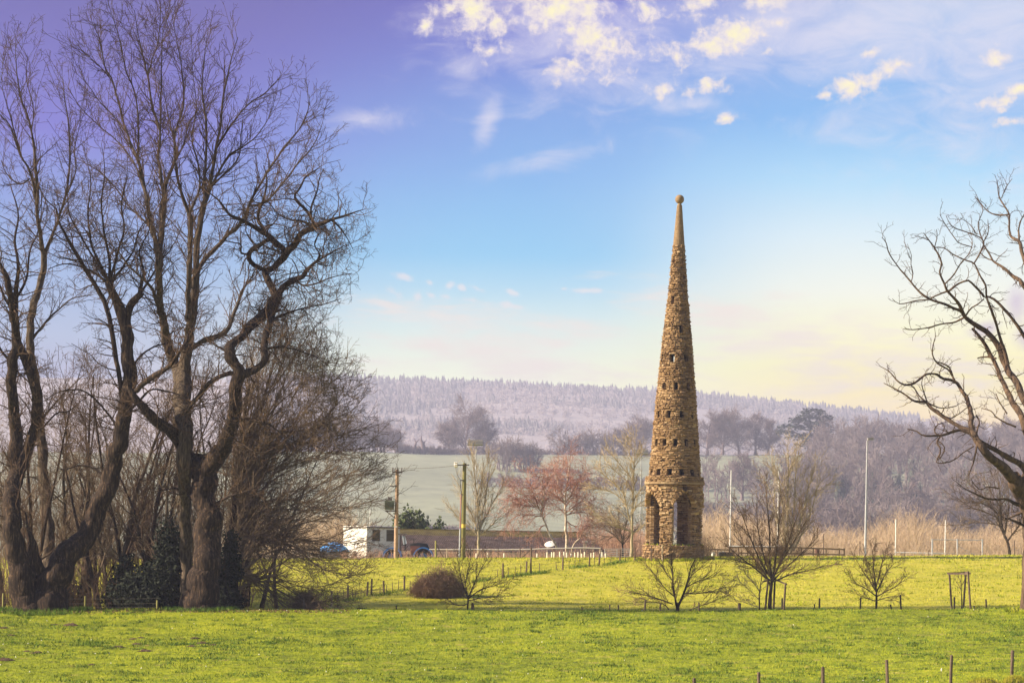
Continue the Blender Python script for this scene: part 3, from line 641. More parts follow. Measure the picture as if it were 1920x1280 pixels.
# ------------------------------------------------------------------ the stone folly
TS, TY = 27.0, 158.0
stone_tint = [(0.05, 0.026, 0.010), (0.16, 0.09, 0.038), (0.28, 0.17, 0.078), (0.38, 0.25, 0.128), (0.56, 0.41, 0.24)]
m_stone = mat('rubble_stone', (0.17, 0.10, 0.045), (0.33, 0.225, 0.12), 3.0, 0.92, 0.9, bscale=14, tint=stone_tint)
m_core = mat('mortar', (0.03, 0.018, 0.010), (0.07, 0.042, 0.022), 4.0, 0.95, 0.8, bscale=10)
m_ashlar = mat('ashlar', (0.20, 0.13, 0.065), (0.32, 0.22, 0.12), 2.5, 0.85, 0.5, bscale=16, tint=[(0.16, 0.10, 0.05), (0.25, 0.165, 0.085), (0.36, 0.27, 0.16)])
def tower():
    rng = np.random.default_rng(42)
    X0 = unroll(1262.6, 1045)[0]/FP*TY; z0 = g1(X0, TY)-0.12
    z0 = EZ-unroll(1262.6, 1047)[1]/FP*TY
    root = empty('stone_tower', (X0, TY, z0), 'tall conical rubble-stone folly on pointed arches with a ball on top', 'tower', rz=-math.atan2(X0, TY))
    SP = z0; prof = [(0.95, 1.93), (5.15, 1.93), (5.7, 1.79), (6.93, 1.70), (11.0, 1.39), (15.07, 1.02), (18.4, 0.66), (21.75, 0.40)]
    pz, pr = [p[0] for p in prof], [p[1] for p in prof]
    Rz = lambda z: float(np.interp(z, pz, pr)) if z > 5.5 else 1.93
    AR = [(radians(a), radians(w)) for a, w in ((22, 24.5), (110, 22), (195, 25), (300, 29))]; ZS, ZA = 3.55, 4.62
    def aw(z): return 1.0 if z <= ZS else (0.0 if z >= ZA else 1.0*(1-((z-ZS)/(ZA-ZS))**1.9))
    WR = [(5.97, 0.38, 0.28, -12, 13), (8.0, 0.44, 0.24, 0.5, 13), (9.95, 0.44, 0.24, 16, 10), (11.9, 0.46, 0.24, -1, 9), (13.85, 0.48, 0.27, -16, 7), (15.85, 0.48, 0.22, 17, 4), (17.9, 0.46, 0.22, -31, 3), (19.4, 0.42, 0.2, 47, 3), (20.7, 0.42, 0.18, -46, 3)]
    WIN = [(zc-h*.57, zc+h*.57, [radians(a0+360/n*k) for k in range(n)], w*.56/Rz(zc)) for zc, h, w, a0, n in WR]
    def pt(R, a, z): return (R*sin(a), -R*cos(a), z)
    # inner shell with real openings
    V, F = [], []
    def pier(aL, aR, zs, Ro, Ri, closed=False, nd=6):
        o = len(V); nz = len(zs)
        for i, z in enumerate(zs):
            for R in (Ro(z), Ri(z)):
                for k in range(nd+1):
                    V.append(pt(R, aL(z)+(aR(z)-aL(z))*k/nd, z))
        w = 2*(nd+1)
        for i in range(nz-1):
            for k in range(nd):
                a = o+i*w+k; F.append((a, a+1, a+w+1, a+w)); b = a+nd+1; F.append((b+1, b, b+w, b+w+1))
            if not closed:
                a, b = o+i*w, o+i*w+nd+1; F.append((b, a, a+w, b+w)); a, b = o+i*w+nd, o+i*w+2*nd+1; F.append((a, b, b+w, a+w))
        for i, fl in ((0, 1), (nz-1, 0)):
            for k in range(nd):
                a = o+i*w+k; b = a+nd+1; F.append((a, b, b+1, a+1) if fl else (a, a+1, b+1, b))
    Ro = lambda z: Rz(z)-0.06; Ri = lambda z: max(Rz(z)-(0.75 if z < 12.8 else 0.36), 0.10)
    for k in range(4):
        (a, wa_), (b, wb_) = AR[k], AR[(k+1) % 4]; b = b+(2*pi if b < a else 0)
        pier(lambda z, a=a, w=wa_: a+aw(z)*w+0.015, lambda z, b=b, w=wb_: b-aw(z)*w-0.015, list(np.linspace(0.9, ZS, 5))+list(np.linspace(ZS+0.1, ZA, 9)), lambda z: 1.87, lambda z: 1.38, nd=8)
    full = lambda za, zb: pier(lambda z: 0.0, lambda z: 2*pi, [za, zb], Ro, Ri, True, 36)
    pier(lambda z: 0.0, lambda z: 2*pi, [ZA, 5.2], lambda z: 1.87, lambda z: 1.38, True, 36)
    zc = 5.2; V += [pt(1.5, 2*pi*k/24, 5.0) for k in range(24)]; F.append(tuple(range(len(V)-24, len(V)))); nw = MB(); nw.rod((0, 0, 4.98), (0, 0, 12.9), 0.42, 0.36, 16); nw.build('sky_blocker', m_core, root)  # solid post added inside so no sky shows through the low windows
    for (wa, wb, angs, hw) in WIN:
        full(zc, wa)
        for k, a in enumerate(angs):
            b = angs[k+1] if k+1 < len(angs) else angs[0]+2*pi
            pier(lambda z, a=a: a+hw, lambda z, b=b: b-hw, [wa, wb], Ro, Ri, False, 4)
        zc = wb
    full(zc, 21.8)
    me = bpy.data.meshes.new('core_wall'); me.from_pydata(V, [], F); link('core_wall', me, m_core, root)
    # stones
    stones = []   # (verts, score)
    def block(c, et, ez, er, w, h, d, rough=1.0):
        c = np.array(c, float); j = lambda s: rng.normal()*s*rough
        P = []
        for dep, k in ((-d/2, 1.0), (d/2-0.035, 1.0), (d/2+0.02, 0.72)):
            for sx, sz in ((-1, -1), (1, -1), (1, 1), (-1, 1)):
                P.append(c+et*(sx*w/2*k+j(0.014))+ez*(sz*h/2*k+j(0.011))+er*(dep+(j(0.026) if dep > -d/2 else 0)))
        return np.array(P)
    BF = [(0, 1, 5, 4), (1, 2, 6, 5), (2, 3, 7, 6), (3, 0, 4, 7), (4, 5, 9, 8), (5, 6, 10, 9), (6, 7, 11, 10), (7, 4, 8, 11), (8, 9, 10, 11), (3, 2, 1, 0)]
    def lay(z, h, R, a, wa, d=0.26, inward=False, rough=1.0, gap=0.020, out=0.0):
        et = np.array((cos(a), sin(a), 0)); er = np.array((sin(a), -cos(a), 0)); ez = np.array((0, 0, 1.0))
        if inward: et, er2 = -et, -er
        else: er2 = er
        out = out+rng.normal()*0.018
        c = er*(R-d/2+(out if not inward else -out)) if not inward else er*(R+d/2)
        P = block(c+ez*(z+h/2), et, ez, er2, wa-gap, h-gap*0.8, d, rough)
        f = (cos(a) if not inward else -cos(a)*0.5)*wa*h*(1.25 if z < 5.2 else 1)
        stones.append((P, f))
    def course(z, h, R, gaps, wmean, d=0.26, inward=False, rough=1.0):
        # gaps: sorted list of (a0,a1); fill the rest
        if not gaps: a0 = rng.random()*2*pi; spans = [(a0, a0+2*pi)]
        else:
            g = sorted(gaps); spans = [(g[i][1], g[i+1][0] if i+1 < len(g) else g[0][0]+2*pi) for i in range(len(g))]
        for a, b in spans:
            Lg = (b-a)*R
            if Lg < 0.05: continue
            ws = []
            while sum(ws) < Lg-0.08: ws.append(wmean*rng.uniform(0.5, 1.7))
            if not ws: ws = [Lg]
            ws = np.array(ws)*Lg/sum(ws); x = 0
            for w in ws:
                split = rng.random() < 0.12 and h > 0.13
                hh = h*rng.uniform(0.9, 1.0)
                if split:
                    lay(z, h*0.5, R, a+(x+w/2)/R, w, d, inward, rough); lay(z+h*0.5, h*0.5, R, a+(x+w/2)/R, w, d, inward, rough)
                else: lay(z+rng.normal()*0.006, hh, R, a+(x+w/2)/R, w, d, inward, rough)
                x += w
    def courses(za, zb, mean):
        n = max(1, int(round((zb-za)/mean))); hs = rng.uniform(0.7, 1.35, n); hs = hs/hs.sum()*(zb-za); z = za
        for h in hs: yield z, h; z += h
    # plinth
    for z, h in courses(-0.25, 0.95, 0.14): course(z, h, 2.08+0.05*(0.95-z), [], 0.36, 0.4, rough=1.4)
    # arcade, outside and inside
    for z, h in courses(0.95, 5.13, 0.135):
        w = aw(z+h*0.5); extra = 0.24/1.93 if z+h > ZS+0.05 and w > 0 else (0.24/1.93*max(0, 1-(z-ZA)/0.3) if ZA <= z < ZA+0.28 else 0)
        if z >= ZA: extra = 0.10 if z < ZA+0.22 else 0
        gaps = [(a-w*q-extra, a+w*q+extra) for a, q in AR] if w+extra > 0 else []
        course(z, h, 1.93, gaps, 0.34, 0.32, rough=1.5)
        gaps = [(a-w*q, a+w*q) for a, q in AR] if w > 0 else []
        if z < 4.9: course(z, h, 1.30, gaps, 0.42, 0.24, inward=True, rough=0.7)
        # reveals of the openings
        if z+h < ZS+0.1:
            for a, AW in AR:
                for sgn in (-1, 1):
                    aa = a+sgn*AW; er = np.array((sin(aa), -cos(aa), 0)); et = np.array((cos(aa), sin(aa), 0))*(-sgn)
                    for rr in (1.44,):
                        P = block(er*(rr+0.08)-et*0.07+np.array((0, 0, z+h/2)), er, np.array((0, 0, 1.0)), et, 0.34, h-0.012, 0.2, 0.6); stones.append((P, 0.001))
    # voussoirs
    for a, AW in AR:
        for sgn in (-1, 1):
            N_ = 8
            for i in range(N_):
                t = (i+0.5)/N_; z = ZS+(ZA-ZS)*t+0.02; w = aw(z)*AW; dw = (aw(z+0.05)-aw(z-0.05))*AW/0.1*1.93
                nrm = np.array((1.0, -dw)); nrm /= np.linalg.norm(nrm)
                aa = a+sgn*(w+0.115*nrm[0]/1.93*1.05); er = np.array((sin(aa), -cos(aa), 0)); et = np.array((cos(aa), sin(aa), 0))
                e1 = et*sgn*nrm[0]+np.array((0, 0, nrm[1])); e2 = np.cross(er, e1)
                P = block(er*(1.93-0.13+0.03)+np.array((0, 0, z+0.115*nrm[1])), e1, e2, er, 0.25, 0.155, 0.36, 1.2); stones.append((P, cos(aa)*0.05))
    for z, h in courses(5.30, 5.70, 0.10): course(z, h, 2.05-0.2*(z-5.3), [], 0.30, 0.4, rough=0.8)
    # cone
    zc = 5.72
    for (wa, wb, angs, hw) in WIN+[(21.75, 21.75, [], 0)]:
        for z, h in courses(zc, wa, 0.125): course(z, h, Rz(z+h/2), [], 0.30*min(1, 0.45+Rz(z)/1.9), 0.26)
        if angs:
            for z, h in courses(wa, wb, 0.13): course(z, h, Rz(z+h/2), [(a-hw, a+hw) for a in angs], 0.26, 0.26)
            for a in angs: lay(wb, 0.07, Rz(wb)+0.01, a, hw*2*Rz(wb)+0.2, 0.3, out=0.01); lay(wa-0.05, 0.06, Rz(wa)+0.01, a, hw*2*Rz(wa)+0.16, 0.3)
        zc = wb
    order = np.argsort([-s[1] for s in stones]); big = order[:296]; rest = order[296:]
    def tint_attr(me, vals):
        at = me.attributes.new('tint', 'FLOAT', 'POINT'); at.data.foreach_set('value', np.asarray(vals, np.float32))
    def tv(P):
        c = P.mean(0); return float(np.clip(0.5+0.16*rng.normal()+0.22*vnoise(c[0]*1.2+c[1], c[2]*0.5, 3)+(0.1 if c[2] < 5 else 0), 0, 1))
    BFa = np.array(BF)
    for i in big:
        P = stones[i][0]; me = mesh_arr('stone', P, BFa); tint_attr(me, np.full(12, tv(P))); link('stone', me, m_stone, root)
    Vs = np.concatenate([stones[i][0] for i in rest]); Fs = np.concatenate([BFa+12*k for k in range(len(rest))])
    me = mesh_arr('rubble_stones', Vs, Fs); tint_attr(me, np.repeat([tv(stones[i][0]) for i in rest], 12)); tag(link('rubble_stones', me, m_stone, root), kind='stuff')
    # string course of dressed blocks
    n = 26
    for k in range(n):
        a = 2*pi*(k+0.5)/n; wa = 2*pi/n
        for (za, zb, Ra, Rb) in ((5.14, 5.29, 2.10, 2.10),):
            b = MB(); Vv = []
            for z, R in ((za, Ra), (zb, Rb)):
                for aa in (a-wa/2+0.003, a, a+wa/2-0.003): Vv.append(pt(R+rng.normal()*0.008, aa, z))
                for aa in (a+wa/2-0.003, a, a-wa/2+0.003): Vv.append(pt(1.75, aa, z))
            b.add(Vv, [(0, 1, 7, 6), (1, 2, 8, 7), (2, 3, 9, 8), (3, 4, 10, 9), (4, 5, 11, 10), (5, 0, 6, 11), (6, 7, 10, 11), (7, 8, 9, 10), (1, 0, 5, 4), (2, 1, 4, 3)])
            o = b.build('band_block', m_ashlar, root); tint_attr(o.data, np.full(12, rng.random()*0.6+0.2))
    # dressed cone and ball
    cone = MB(); pf = []; zz = 21.72; r = 0.405
    hs = np.full(22, (24.55-21.72)/22)
    for i, h in enumerate(hs):
        r0 = 0.405-(0.405-0.175)*i/22; r1 = 0.405-(0.405-0.175)*(i+1)/22
        pf += [(r0-0.012, zz), (r0, zz+0.012), (r1+0.002, zz+h-0.012)]; zz += h
    pf += [(0.02, 24.55)]; cone.lathe((0, 0, 0), pf, 20); o = cone.build('spire', m_ashlar, root); tint_attr(o.data, np.clip(0.3+0.25*rng.normal(size=len(o.data.vertices)), 0, 1))
    nk = MB(); nk.lathe((0, 0, 0), [(0.13, 24.5), (0.12, 24.66)], 14); o = nk.build('neck', m_ashlar, root); tint_attr(o.data, np.full(len(o.data.vertices), 0.8))
    bl = MB(); bz, br = 24.93, 0.315
    bl.lathe((0, 0, bz), [((br-(0.012 if abs(i-10) < 1 else 0))*sin(pi*i/20)+1e-4, -br*cos(pi*i/20)) for i in range(21)], 24); o = bl.build('ball_finial', m_ashlar, root, True); tint_attr(o.data, np.full(len(o.data.vertices), 0.35))
    # floor of the arcade with turf
    fl = MB(); fl.lathe((0, 0, 0), [(0.01, 0.93), (2.0, 0.93), (2.0, 0.7)], 32); fl.build('floor_slab', m_core, root)
    V, F = blades(500, lambda n: polar(n, rng, 1.35, 2.08), 0.02, 0.13, rng, zf=lambda x, y: 0.93+0*x)
    tag(link('turf', mesh_arr('turf', V, F), m_blade, root), kind='stuff')
def polar(n, rng, r0, r1):
    a = rng.random(n)*2*pi; r = np.sqrt(rng.uniform(r0*r0, r1*r1, n)); return r*np.sin(a), -r*np.cos(a)
def blades(n, xy, w, h, rng, zf=None, lean=0.35):
    x, y = xy(n); n = len(x); z = G(x, y) if zf is None else zf(x, y)
    a = rng.random(n)*2*pi; ww = w*rng.uniform(0.6, 1.5, n); hh = h*rng.uniform(0.4, 1.5, n)
    lx, ly = rng.normal(size=n)*lean*hh, rng.normal(size=n)*lean*hh
    V = np.stack([np.stack([x-ww*np.cos(a), y-ww*np.sin(a), z-0.02], -1), np.stack([x+ww*np.cos(a), y+ww*np.sin(a), z-0.02], -1), np.stack([x+lx, y+ly, z+hh], -1)], 1).reshape(-1, 3)
    return V, np.arange(3*n).reshape(-1, 3)
m_blade = grass_mat('grass_blades', [(0.08, 0.11, 0.008), (0.19, 0.235, 0.010), (0.32, 0.36, 0.012), (0.46, 0.43, 0.04)], 5.0, 1.3, 0.16, 0.0, dry=(0.42, 0.33, 0.12, 0.65))
m_blade_dry = grass_mat('dry_blades', [(0.20, 0.22, 0.015), (0.33, 0.325, 0.025), (0.45, 0.41, 0.045), (0.58, 0.47, 0.11)], 4.0, 0.7, 0.1, 0.0, dry=(0.50, 0.40, 0.18, 0.4))
m_tuft = grass_mat('tuft_blades', [(0.055, 0.10, 0.014), (0.095, 0.16, 0.018), (0.14, 0.215, 0.02)], 3.0, 1.0, 0.2, 0.0)
tower()

# ------------------------------------------------------------------ grass
def field(n, Y0, Y1, rng, q0=-1010, q1=1010, dens=None):
    Y = np.sqrt(rng.uniform(Y0*Y0, Y1*Y1, n)); q = rng.uniform(q0, q1, n); X = q/FP*Y
    if dens is not None:
        k = rng.random(n) < dens(X, Y); X, Y = X[k], Y[k]
    return X, Y
def grass():
    rng = np.random.default_rng(3)
    V, F = blades(230000, lambda n: field(n, 83, 118, rng), 0.012, 0.05, rng)
    tag(link('grass', mesh_arr('grass', V, F), m_blade), 'short bright green grass of the foreground meadow', 'grass', kind='stuff')
    V, F = blades(150000, lambda n: field(n, 117, 182, rng, dens=lambda X, Y: 0.5+0.5*vnoise(X/1.2, Y/0.9, 8)), 0.022, 0.075, rng)
    tag(link('grass', mesh_arr('grass', V, F), m_blade_dry), 'yellowish sunlit grass of the pasture slope', 'grass', kind='stuff')
    # tussocks
    xs, ys = field(3200, 83, 117, rng, dens=lambda X, Y: 0.25+0.9*np.clip(vnoise(X/4, Y/3, 31), 0, 1))
    m = len(xs); r = rng.uniform(0.08, 0.42, m); k = 34
    x = (xs[:, None]+rng.normal(size=(m, k))*r[:, None]*1.3).ravel(); y = (ys[:, None]+rng.normal(size=(m, k))*r[:, None]*0.7).ravel()
    V, F = blades(0, lambda n: (x, y), 0.018, 0.10, rng, lean=0.6)
    tag(link('grass_tussocks', mesh_arr('grass_tussocks', V, F), m_tuft), 'darker grass tussocks scattered over the foreground meadow', 'grass', kind='stuff')
    xs, ys = field(900, 122, 172, rng); m = len(xs); k = 24; r = rng.uniform(0.1, 0.4, m)
    x = (xs[:, None]+rng.normal(size=(m, k))*r[:, None]*1.3).ravel(); y = (ys[:, None]+rng.normal(size=(m, k))*r[:, None]*0.6).ravel()
    V, F = blades(0, lambda n: (x, y), 0.025, 0.11, rng, lean=0.6)
    tag(link('grass_tussocks', mesh_arr('grass_tussocks', V, F), m_blade), 'small green tussocks on the pasture slope', 'grass', kind='stuff')
    # rough grass under the fence lines and at the brow of the meadow
    def strip(pts, n, wd, h, m, label):
        P = np.array(pts, float); s = rng.random(n)*(len(P)-1); i = s.astype(int); f = (s-i)[:, None]; Q = P[i]*(1-f)+P[i+1]*f
        x = Q[:, 0]+rng.normal(size=n)*wd; y = Q[:, 1]+rng.normal(size=n)*wd*1.2
        keep = vnoise(x*1.1, y*0.5, 77) > rng.uniform(-0.7, 0.5, n); V, F = blades(0, lambda _: (x[keep], y[keep]), 0.02, h, rng, lean=0.5)
        tag(link('rough_grass', mesh_arr('rough_grass', V, F), m), label, 'grass', kind='stuff')
    strip([hit(px, py, 119, 166)[:2] for px, py in ((640, 1128), (700, 1118), (760, 1108), (850, 1095), (945, 1083), (1000, 1076), (1060, 1068), (1125, 1060), (1195, 1050))], 5000, 0.28, 0.16, m_tuft, 'longer tufty grass along the foot of the diagonal wire fence')
    strip([(unroll(p, 1145)[0]/FP*114.5, 114.5+0.6*sin(p)) for p in range(-20, 1940, 60)], 16000, 0.5, 0.13, m_blade, 'fringe of longer grass on the brow of the meadow')
    strip([hit(px, 1049, 150, 170)[:2] for px in range(1330, 1921, 60)], 2500, 0.4, 0.1, m_tuft, 'green fringe along the top of the pasture by the playing field')
    # longer grass and fallen leaves round the tower foot and the big trunks
    m_leaf = mat('fallen_leaves', (0.10, 0.055, 0.025), (0.20, 0.12, 0.055), 6, 0.9)
    for (px, Y, r0, r1, n, lb) in ((1262.6, 158.0, 2.05, 2.75, 2600, 'long grass fringe round the foot of the tower plinth'), (377, 112.5, 0.7, 1.9, 1800, 'long grass round the foot of the gnarled oak trunk'), (80, 112.0, 0.9, 2.5, 2400, 'long grass round the foot of the hollow pollard'), (1930, 111.0, 0.4, 1.2, 900, 'long grass round the foot of the dead oak')):
        cx = unroll(px, 1145)[0]/FP*Y; x, y = polar(n, rng, r0, r1)
        V, F = blades(0, lambda _: (cx+x, Y+y), 0.02, 0.17, rng, lean=0.5); tag(link('rough_grass', mesh_arr('rough_grass', V, F), m_tuft if px < 1000 else m_blade), lb, 'grass', kind='stuff')
    k = 5200; q = rng.uniform(-1000, -300, k); Y = 112+np.abs(rng.normal(size=k))*3.5-1.6; X = q/FP*Y; Z = G(X, Y)+rng.random(k)*0.06; s_ = rng.uniform(0.02, 0.05, (k, 1)); P = np.stack([X, Y, Z], -1); a, d = norm(rng.normal(size=(k, 3))), norm(rng.normal(size=(k, 3)))
    V = np.stack([P-a*s_, P+d*s_, P+a*s_, P-d*s_], 1).reshape(-1, 3)
    tag(link('fallen_leaves', mesh_arr('fallen_leaves', V, np.arange(4*k).reshape(-1, 4)), m_leaf), 'brown leaf litter on the ground under the left grove', 'leaves', kind='stuff')
    # white specks, molehills
    m_white = mat('petal_white', (0.8, 0.78, 0.72), (0.7, 0.68, 0.6), 5)
    xs, ys = field(170, 84, 114, rng, dens=lambda X, Y: np.where(X < 2, 0.8, 0.35)); zs = G(xs, ys)
    V, F = [], []
    for x_, y_, z_ in zip(xs, ys, zs):
        o = len(V); s = rng.uniform(0.012, 0.032); V += [(x_-s, y_, z_+0.03), (x_+s, y_, z_+0.03), (x_, y_-s, z_+0.045), (x_, y_+s, z_+0.06), (x_, y_, z_+0.09)]; F += [(o, o+2, o+4), (o+2, o+1, o+4), (o+1, o+3, o+4), (o+3, o, o+4)]
    tag(link('daisies', mesh_arr('daisies', V, F), m_white), 'tiny white specks dotted over the meadow', 'flowers', kind='stuff')
    m_earth = mat('fresh_earth', (0.07, 0.042, 0.022), (0.14, 0.088, 0.048), 9, 0.95, 1.0)
    spots = [(133, 1173, 15), (102, 1171, 7), (380, 1205, 12), (360, 1212, 10), (250, 1196, 8), (265, 1194, 7), (258, 1207, 9), (273, 1222, 12), (222, 1213, 12), (8, 1238, 15), (70, 1224, 11), (52, 1220, 8), (8, 1177, 9), (172, 1246, 8), (400, 1209, 8), (365, 1196, 9), (22, 1190, 8)]
    for i, (px, py, w) in enumerate(spots):
        X, Y, Z = hit(px, py, 82, 114); r = w/FP*Y*1.15; b = MB(); n = 12
        V = []
        for k, (rr, hh) in enumerate(((1.0, -0.04), (0.8, 0.35), (0.5, 0.75), (0.22, 1.0))):
            for j in range(n):
                a = 2*pi*j/n; q = r*rr*(1+0.18*rng.normal()); V.append((q*cos(a), q*sin(a)*0.8, hh*r*0.24*(1+0.2*rng.normal())))
        V.append((0, 0, r*0.26)); F = [(k*n+j, k*n+(j+1) % n, (k+1)*n+(j+1) % n, (k+1)*n+j) for k in range(3) for j in range(n)]+[(3*n+j, 3*n+(j+1) % n, 4*n) for j in range(n)]
        b.add(V, F); o = b.build('molehill', m_earth, None, True); o.location = (X, Y, Z)
        tag(o, MOLE[i], 'molehill', 'molehills in the left half of the meadow')
    # earth banks at the bottom right
    for nm, lb, px, py, w, h in (('earth_mound', 'brown earth mound at the bottom edge between the two rightmost near posts', 1846, 1279, 34, 11), ('earth_mound', 'grassy brown mound beside the foot of the rightmost near post', 1904, 1274, 22, 9)):
        X, Y, Z = hit(px, py+6, 80, 92); b = MB(); n = 22; V = []; rx, rz = w/FP*Y, h/FP*Y
        for rr, hh in ((1.05, -0.15), (0.85, 0.45), (0.55, 0.85), (0.25, 1.0)):
            for j in range(n):
                a = 2*pi*j/n; q = rx*rr*(1+0.10*rng.normal()); V.append((q*cos(a), q*0.6*sin(a), hh*rz*(1+0.15*rng.normal())))
        V.append((0, 0, rz)); F = [(k*n+j, k*n+(j+1) % n, (k+1)*n+(j+1) % n, (k+1)*n+j) for k in range(3) for j in range(n)]+[(3*n+j, 3*n+(j+1) % n, 4*n) for j in range(n)]
        b.add(V, F); o = b.build(nm, m_earth, None, True); o.location = (X, Y, Z); tag(o, lb, 'mound')
        def zf(x, y, rx=rx, rz=rz): return np.maximum(rz*(1-(x*x/(rx*rx)+y*y/(0.36*rx*rx)))*1.0, -0.02)+0.01
        Vb, Fb = blades(1600, lambda k: polar(k, rng, 0.1, 1.1*rx), 0.012, 0.12, rng, zf=lambda x, y: zf(x, y*0.6)); Vb[:, 1] *= 0.6
        tag(link('grass', mesh_arr('grass', Vb, Fb), m_blade_dry, o), kind='stuff')
MOLE = ['big molehill under the middle of the left grove', 'small molehill just left of the big one under the grove', 'molehill above and right of the cluster in the left meadow', 'molehill just left of the wide one in the left meadow', 'small upper molehill of a close pair, left twin',
        'small upper molehill of a close pair, right twin', 'molehill just below the close pair', 'wide low molehill below the close pair', 'flat molehill left of the wide low one', 'reddish molehill at the left edge of the meadow', 'molehill second in from the left edge, lower of two',
        'molehill second in from the left edge, upper of two', 'dark molehill at the left edge near the brow', 'small molehill lowest of all in the left meadow', 'rightmost small molehill of the left meadow', 'small molehill above the flat ones right of the pair', 'small molehill near the left edge below the dark one']
grass()
# ------------------------------------------------------------------ big bare trees, limb by limb
def limb_tree(name, label, px, py, Y0, lines, mats, specs, seed, step=0.5, amp=2.0, thick=3.0, group=None, ph=1.0, chop_min=0.0, sides=(4, 3, 3, 3), slim=1.0):
    """lines: (px, py, half width px) chains, first chain = trunk from the ground. Depth varies smoothly over the crown so limbs stay joined."""
    rng = np.random.default_rng(seed)
    a0, b0 = unroll(px, py); X = a0/FP*Y0; Z0 = g1(X, Y0)-0.1
    root = empty(name, (X, Y0, Z0), label, 'tree', group)
    def conv(ch):
        out = []
        for (x, y, w) in ch:
            a, b = unroll(x, y); dist = math.hypot(x-px, y-py)
            k = min(1.0, max(0, (dist-60)/260.0))
            yy = Y0+amp*k*2.0*float(vnoise(x/150.0+seed*1.7, y/170.0+seed, seed))
            out.append((a/FP*yy-X, yy-Y0, EZ-b/FP*yy-Z0, w*slim*(0.50+0.46*min(1, max(0, (w-3)/13)))/FP*yy))
        return out
    trunk_geo, pieces, prr = [], [], []
    for i, ch in enumerate(lines):
        P4 = resample(conv(ch), step=0.22); thickc = max(c[2] for c in ch)
        # small crooks
        n = len(P4); s = np.linspace(0, 1, n)
        wob = np.stack([vnoise(s*n/2.4+i*9, s*0+j, seed) for j in range(3)], -1)*P4[:, 3:4]*(0.22 if thickc > 8 else 0.45)
        wob[0] = 0; P4[:, :3] += wob
        if i == 0:
            P4[0, 2] -= 0.3
            g = rough_tube(P4, 16, 0.16, seed+i, thickc > 10); link('trunk', mesh_arr('trunk', *g, True), mats[0], root)
        elif thickc >= thick:
            g = rough_tube(P4, 10, 0.13, seed+i); link('limb', mesh_arr('limb', *g, True), mats[0], root)
        else: trunk_geo.append(rough_tube(P4, 6, 0.12, seed+i))
        if i > 0 or len(lines) == 1:
            a, r = chop(P4, step); 
            if chop_min: 
                k = a[:, 0, 2] > chop_min; a, r = a[k], r[k]
            pieces.append(a); prr.append(r)
    P = np.concatenate(pieces); R = np.concatenate(prr)
    geo = trunk_geo+levels(P, R, specs, rng, sides=sides)
    link('crown', mesh_arr('crown', *join(geo)), mats[1], root)
    return root
